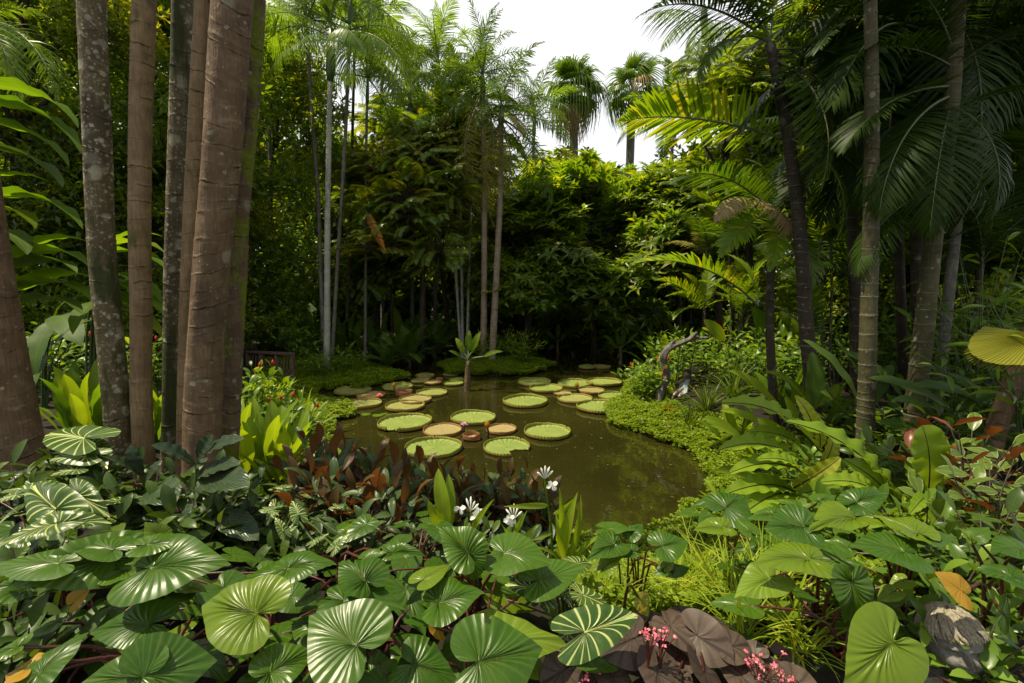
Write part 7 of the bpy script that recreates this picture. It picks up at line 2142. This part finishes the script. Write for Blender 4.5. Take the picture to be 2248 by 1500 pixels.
def hair_mesh(mat, n, seed, top=(.0, .12, .5), length=(.25, .55), w=.05, sweep=(.25, -.2), low=.05):
    """locks lying on the skull, combed from the crown outwards"""
    g = np.random.default_rng(seed)
    mb = MB()
    crown = np.array(top)
    # cap
    nu, nv = 40, 16
    U, Vv = np.meshgrid(np.linspace(0, 2 * PI, nu + 1), np.linspace(.02, 1.45, nv), indexing='xy')
    bx = np.stack([np.sin(Vv) * np.sin(U) * .415, -np.sin(Vv) * np.cos(U) * .46 + .02, np.cos(Vv) * .525 + .02 + .0 * U], -1)
    cut = (bx[..., 1] < .02)
    bx[..., 2] = np.where(cut, np.maximum(bx[..., 2], .22), bx[..., 2])
    mb.add(bx, grid_faces(nv, nu + 1)[:, ::-1])
    for k in range(n):
        a0 = g.uniform(0, 2 * PI)
        t0 = g.uniform(.05, 1.0)
        t1 = t0 + g.uniform(*length)
        t1 = min(t1, 1.24 if math.cos(a0) > .3 else 1.75)
        s = np.linspace(t0, t1, 7)
        a = a0 + (s - t0) * g.normal(sweep[0], .35)
        lift = .012 + .025 * np.sin(np.linspace(0, PI, 7)) + .05 * np.linspace(0, 1, 7) ** 3 * g.uniform(0, 1)
        p = np.stack([np.sin(s) * np.sin(a) * (.42 + lift), -np.sin(s) * np.cos(a) * (.465 + lift) + .02, np.cos(s) * (.53 + lift) + .02], 1)
        tube(mb, p, w * np.array([.25, .8, 1, 1, .8, .5, .06]) * g.uniform(.5, 1), 5, caps=False)
    return mb.mesh('hair', mat)


HEADM = head_mesh(M['bronze'])


def face_frame(c, h, face, up=(0, 0, 1)):
    f = Vector(face).normalized()
    Y = -f
    Z = Vector(up) - Y * Y.dot(Vector(up))
    Z.normalize()
    X = Y.cross(Z)
    m = Matrix.Identity(4)
    for i in range(3):
        m[i][0], m[i][1], m[i][2], m[i][3] = X[i] * h, Y[i] * h, Z[i] * h, c[i]
    return m


fm = face_frame(head, .155, (-.65, -.6, .35), (.25, .1, 1))
child('head', HEADM, t, fm)
child('hair', hair_mesh(M['bronze_dark'], 60, 1, w=.05), t, fm)
# dress: a skirted tunic following the torso
mb = MB()
rows = [(S2(640, 838, YS + .04), .040, .034), (S2(634, 856, YS + .03), .080, .050), (chest, .088, .080), (S2(612, 935, YS + .01), .078, .074), (S2(598, 985, YS), .094, .090), (S2(572, 1030, YS - .05), .112, .10), (S2(548, 1062, YS - .09), .128, .11), (S2(556, 1050, YS - .085), .110, .095)]
nv = 28
an = np.linspace(0, 2 * PI, nv + 1)
vv = []
for k, (c, rx, ry) in enumerate(rows):
    fl = 1 + (.10 if k >= 5 else .02) * np.sin(an * 6 + k * .2)
    tl = .35 if k >= 4 else .1
    vv.append(np.stack([c.x + rx * fl * np.cos(an), c.y + ry * fl * np.sin(an), c.z + tl * rx * np.cos(an) + tl * .6 * ry * np.sin(an)], 1))
mb.add(np.stack(vv), grid_faces(len(rows), nv + 1))
wpart('dress', mb, M['verdigris'], t)
t = thing('rope_swing', 'two dark ropes and small seat hung from the bronze branch', 'swing', S2(800, 230, YS))
for a_, b_ in ((S2(800, 225, YS), S2(718, 770, YS + .03)), (S2(552, 285, YS), S2(486, 860, YS - .025))):
    mb = MB()
    tube(mb, spline([a_, a_.lerp(b_, .5), b_, b_ + Vector((.05, 0, -.22))], 14), .008, 6)
    wpart('rope', mb, M['bronze_dark'], t)
beam(t, 'seat', S2(500, 1055, YS + .05), S2(700, 1030, YS + .08), .13, .018, 'bronze_dark')

# ================================================================ statue bust among the leaves, bottom right
M['stone_hair'] = plainmat('weathered_hair', (0.20, 0.175, 0.12), (0.34, 0.30, 0.22), .7, 26, .3, .35)
M['stone_skin'] = plainmat('dark_weathered_face', (0.085, 0.080, 0.067), (0.15, 0.14, 0.12), .6, 22, .4, .2)  # darker than the hair, the shade on the face is put into the colour
hc = P(2092, 1412, 1.62)
t = thing('child_bust', 'weathered statue of a tousle-haired child looking out of the heart leaves', 'statue', hc)
fm = face_frame(hc, .235, (-.34, -.90, .14), (-.12, .10, 1))
hm2 = HEADM.copy()
hm2.materials[0] = M['stone_skin']
child('head', hm2, t, fm)
child('hair', hair_mesh(M['stone_hair'], 380, 7, w=.030, sweep=(.5, 0), length=(.35, .75)), t, fm)
gr = at(2092, 1.66)
nb = hc + Vector((-.005, .02, -.10))
V = [(nb, .042), (nb + Vector((0, .01, -.06)), .050), (nb + Vector((-.01, .02, -.13)), (.10, .075)), (nb + Vector((-.01, .03, -.25)), (.095, .08)), (Vector((nb.x, nb.y + .04, gr.z - .02)), (.10, .09)),
     (nb + Vector((-.11, .02, -.12)), .042), (nb + Vector((-.15, -.01, -.23)), .034), (nb + Vector((-.12, -.09, -.30)), .028), (nb + Vector((.10, .03, -.12)), .042), (nb + Vector((.145, 0, -.23)), .034), (nb + Vector((.10, -.08, -.30)), .028)]
skin_body('body', V, [(0, 1), (1, 2), (2, 3), (3, 4), (2, 5), (5, 6), (6, 7), (2, 8), (8, 9), (9, 10)], 3, M['stone_skin'], t)
for sx, nm in ((-1, 'collar'), (1, 'collar')):
    mb = MB()
    a = nb + Vector((sx * .045, -.035, -.03))
    b_ = nb + Vector((sx * .12, -.055, -.17))
    c = nb + Vector((sx * .025, -.085, -.15))
    d = nb + Vector((sx * .10, .02, -.09))
    o_ = Vector((0, -.007, 0))
    mb.add([list(x) for x in (a, d, b_, c, a + o_, d + o_, b_ + o_, c + o_)], [[0, 1, 2, 3], [7, 6, 5, 4], [0, 4, 5, 1], [1, 5, 6, 2], [2, 6, 7, 3], [3, 7, 4, 0]])
    wpart(nm, mb, M['stone_hair'], t, smooth=False)
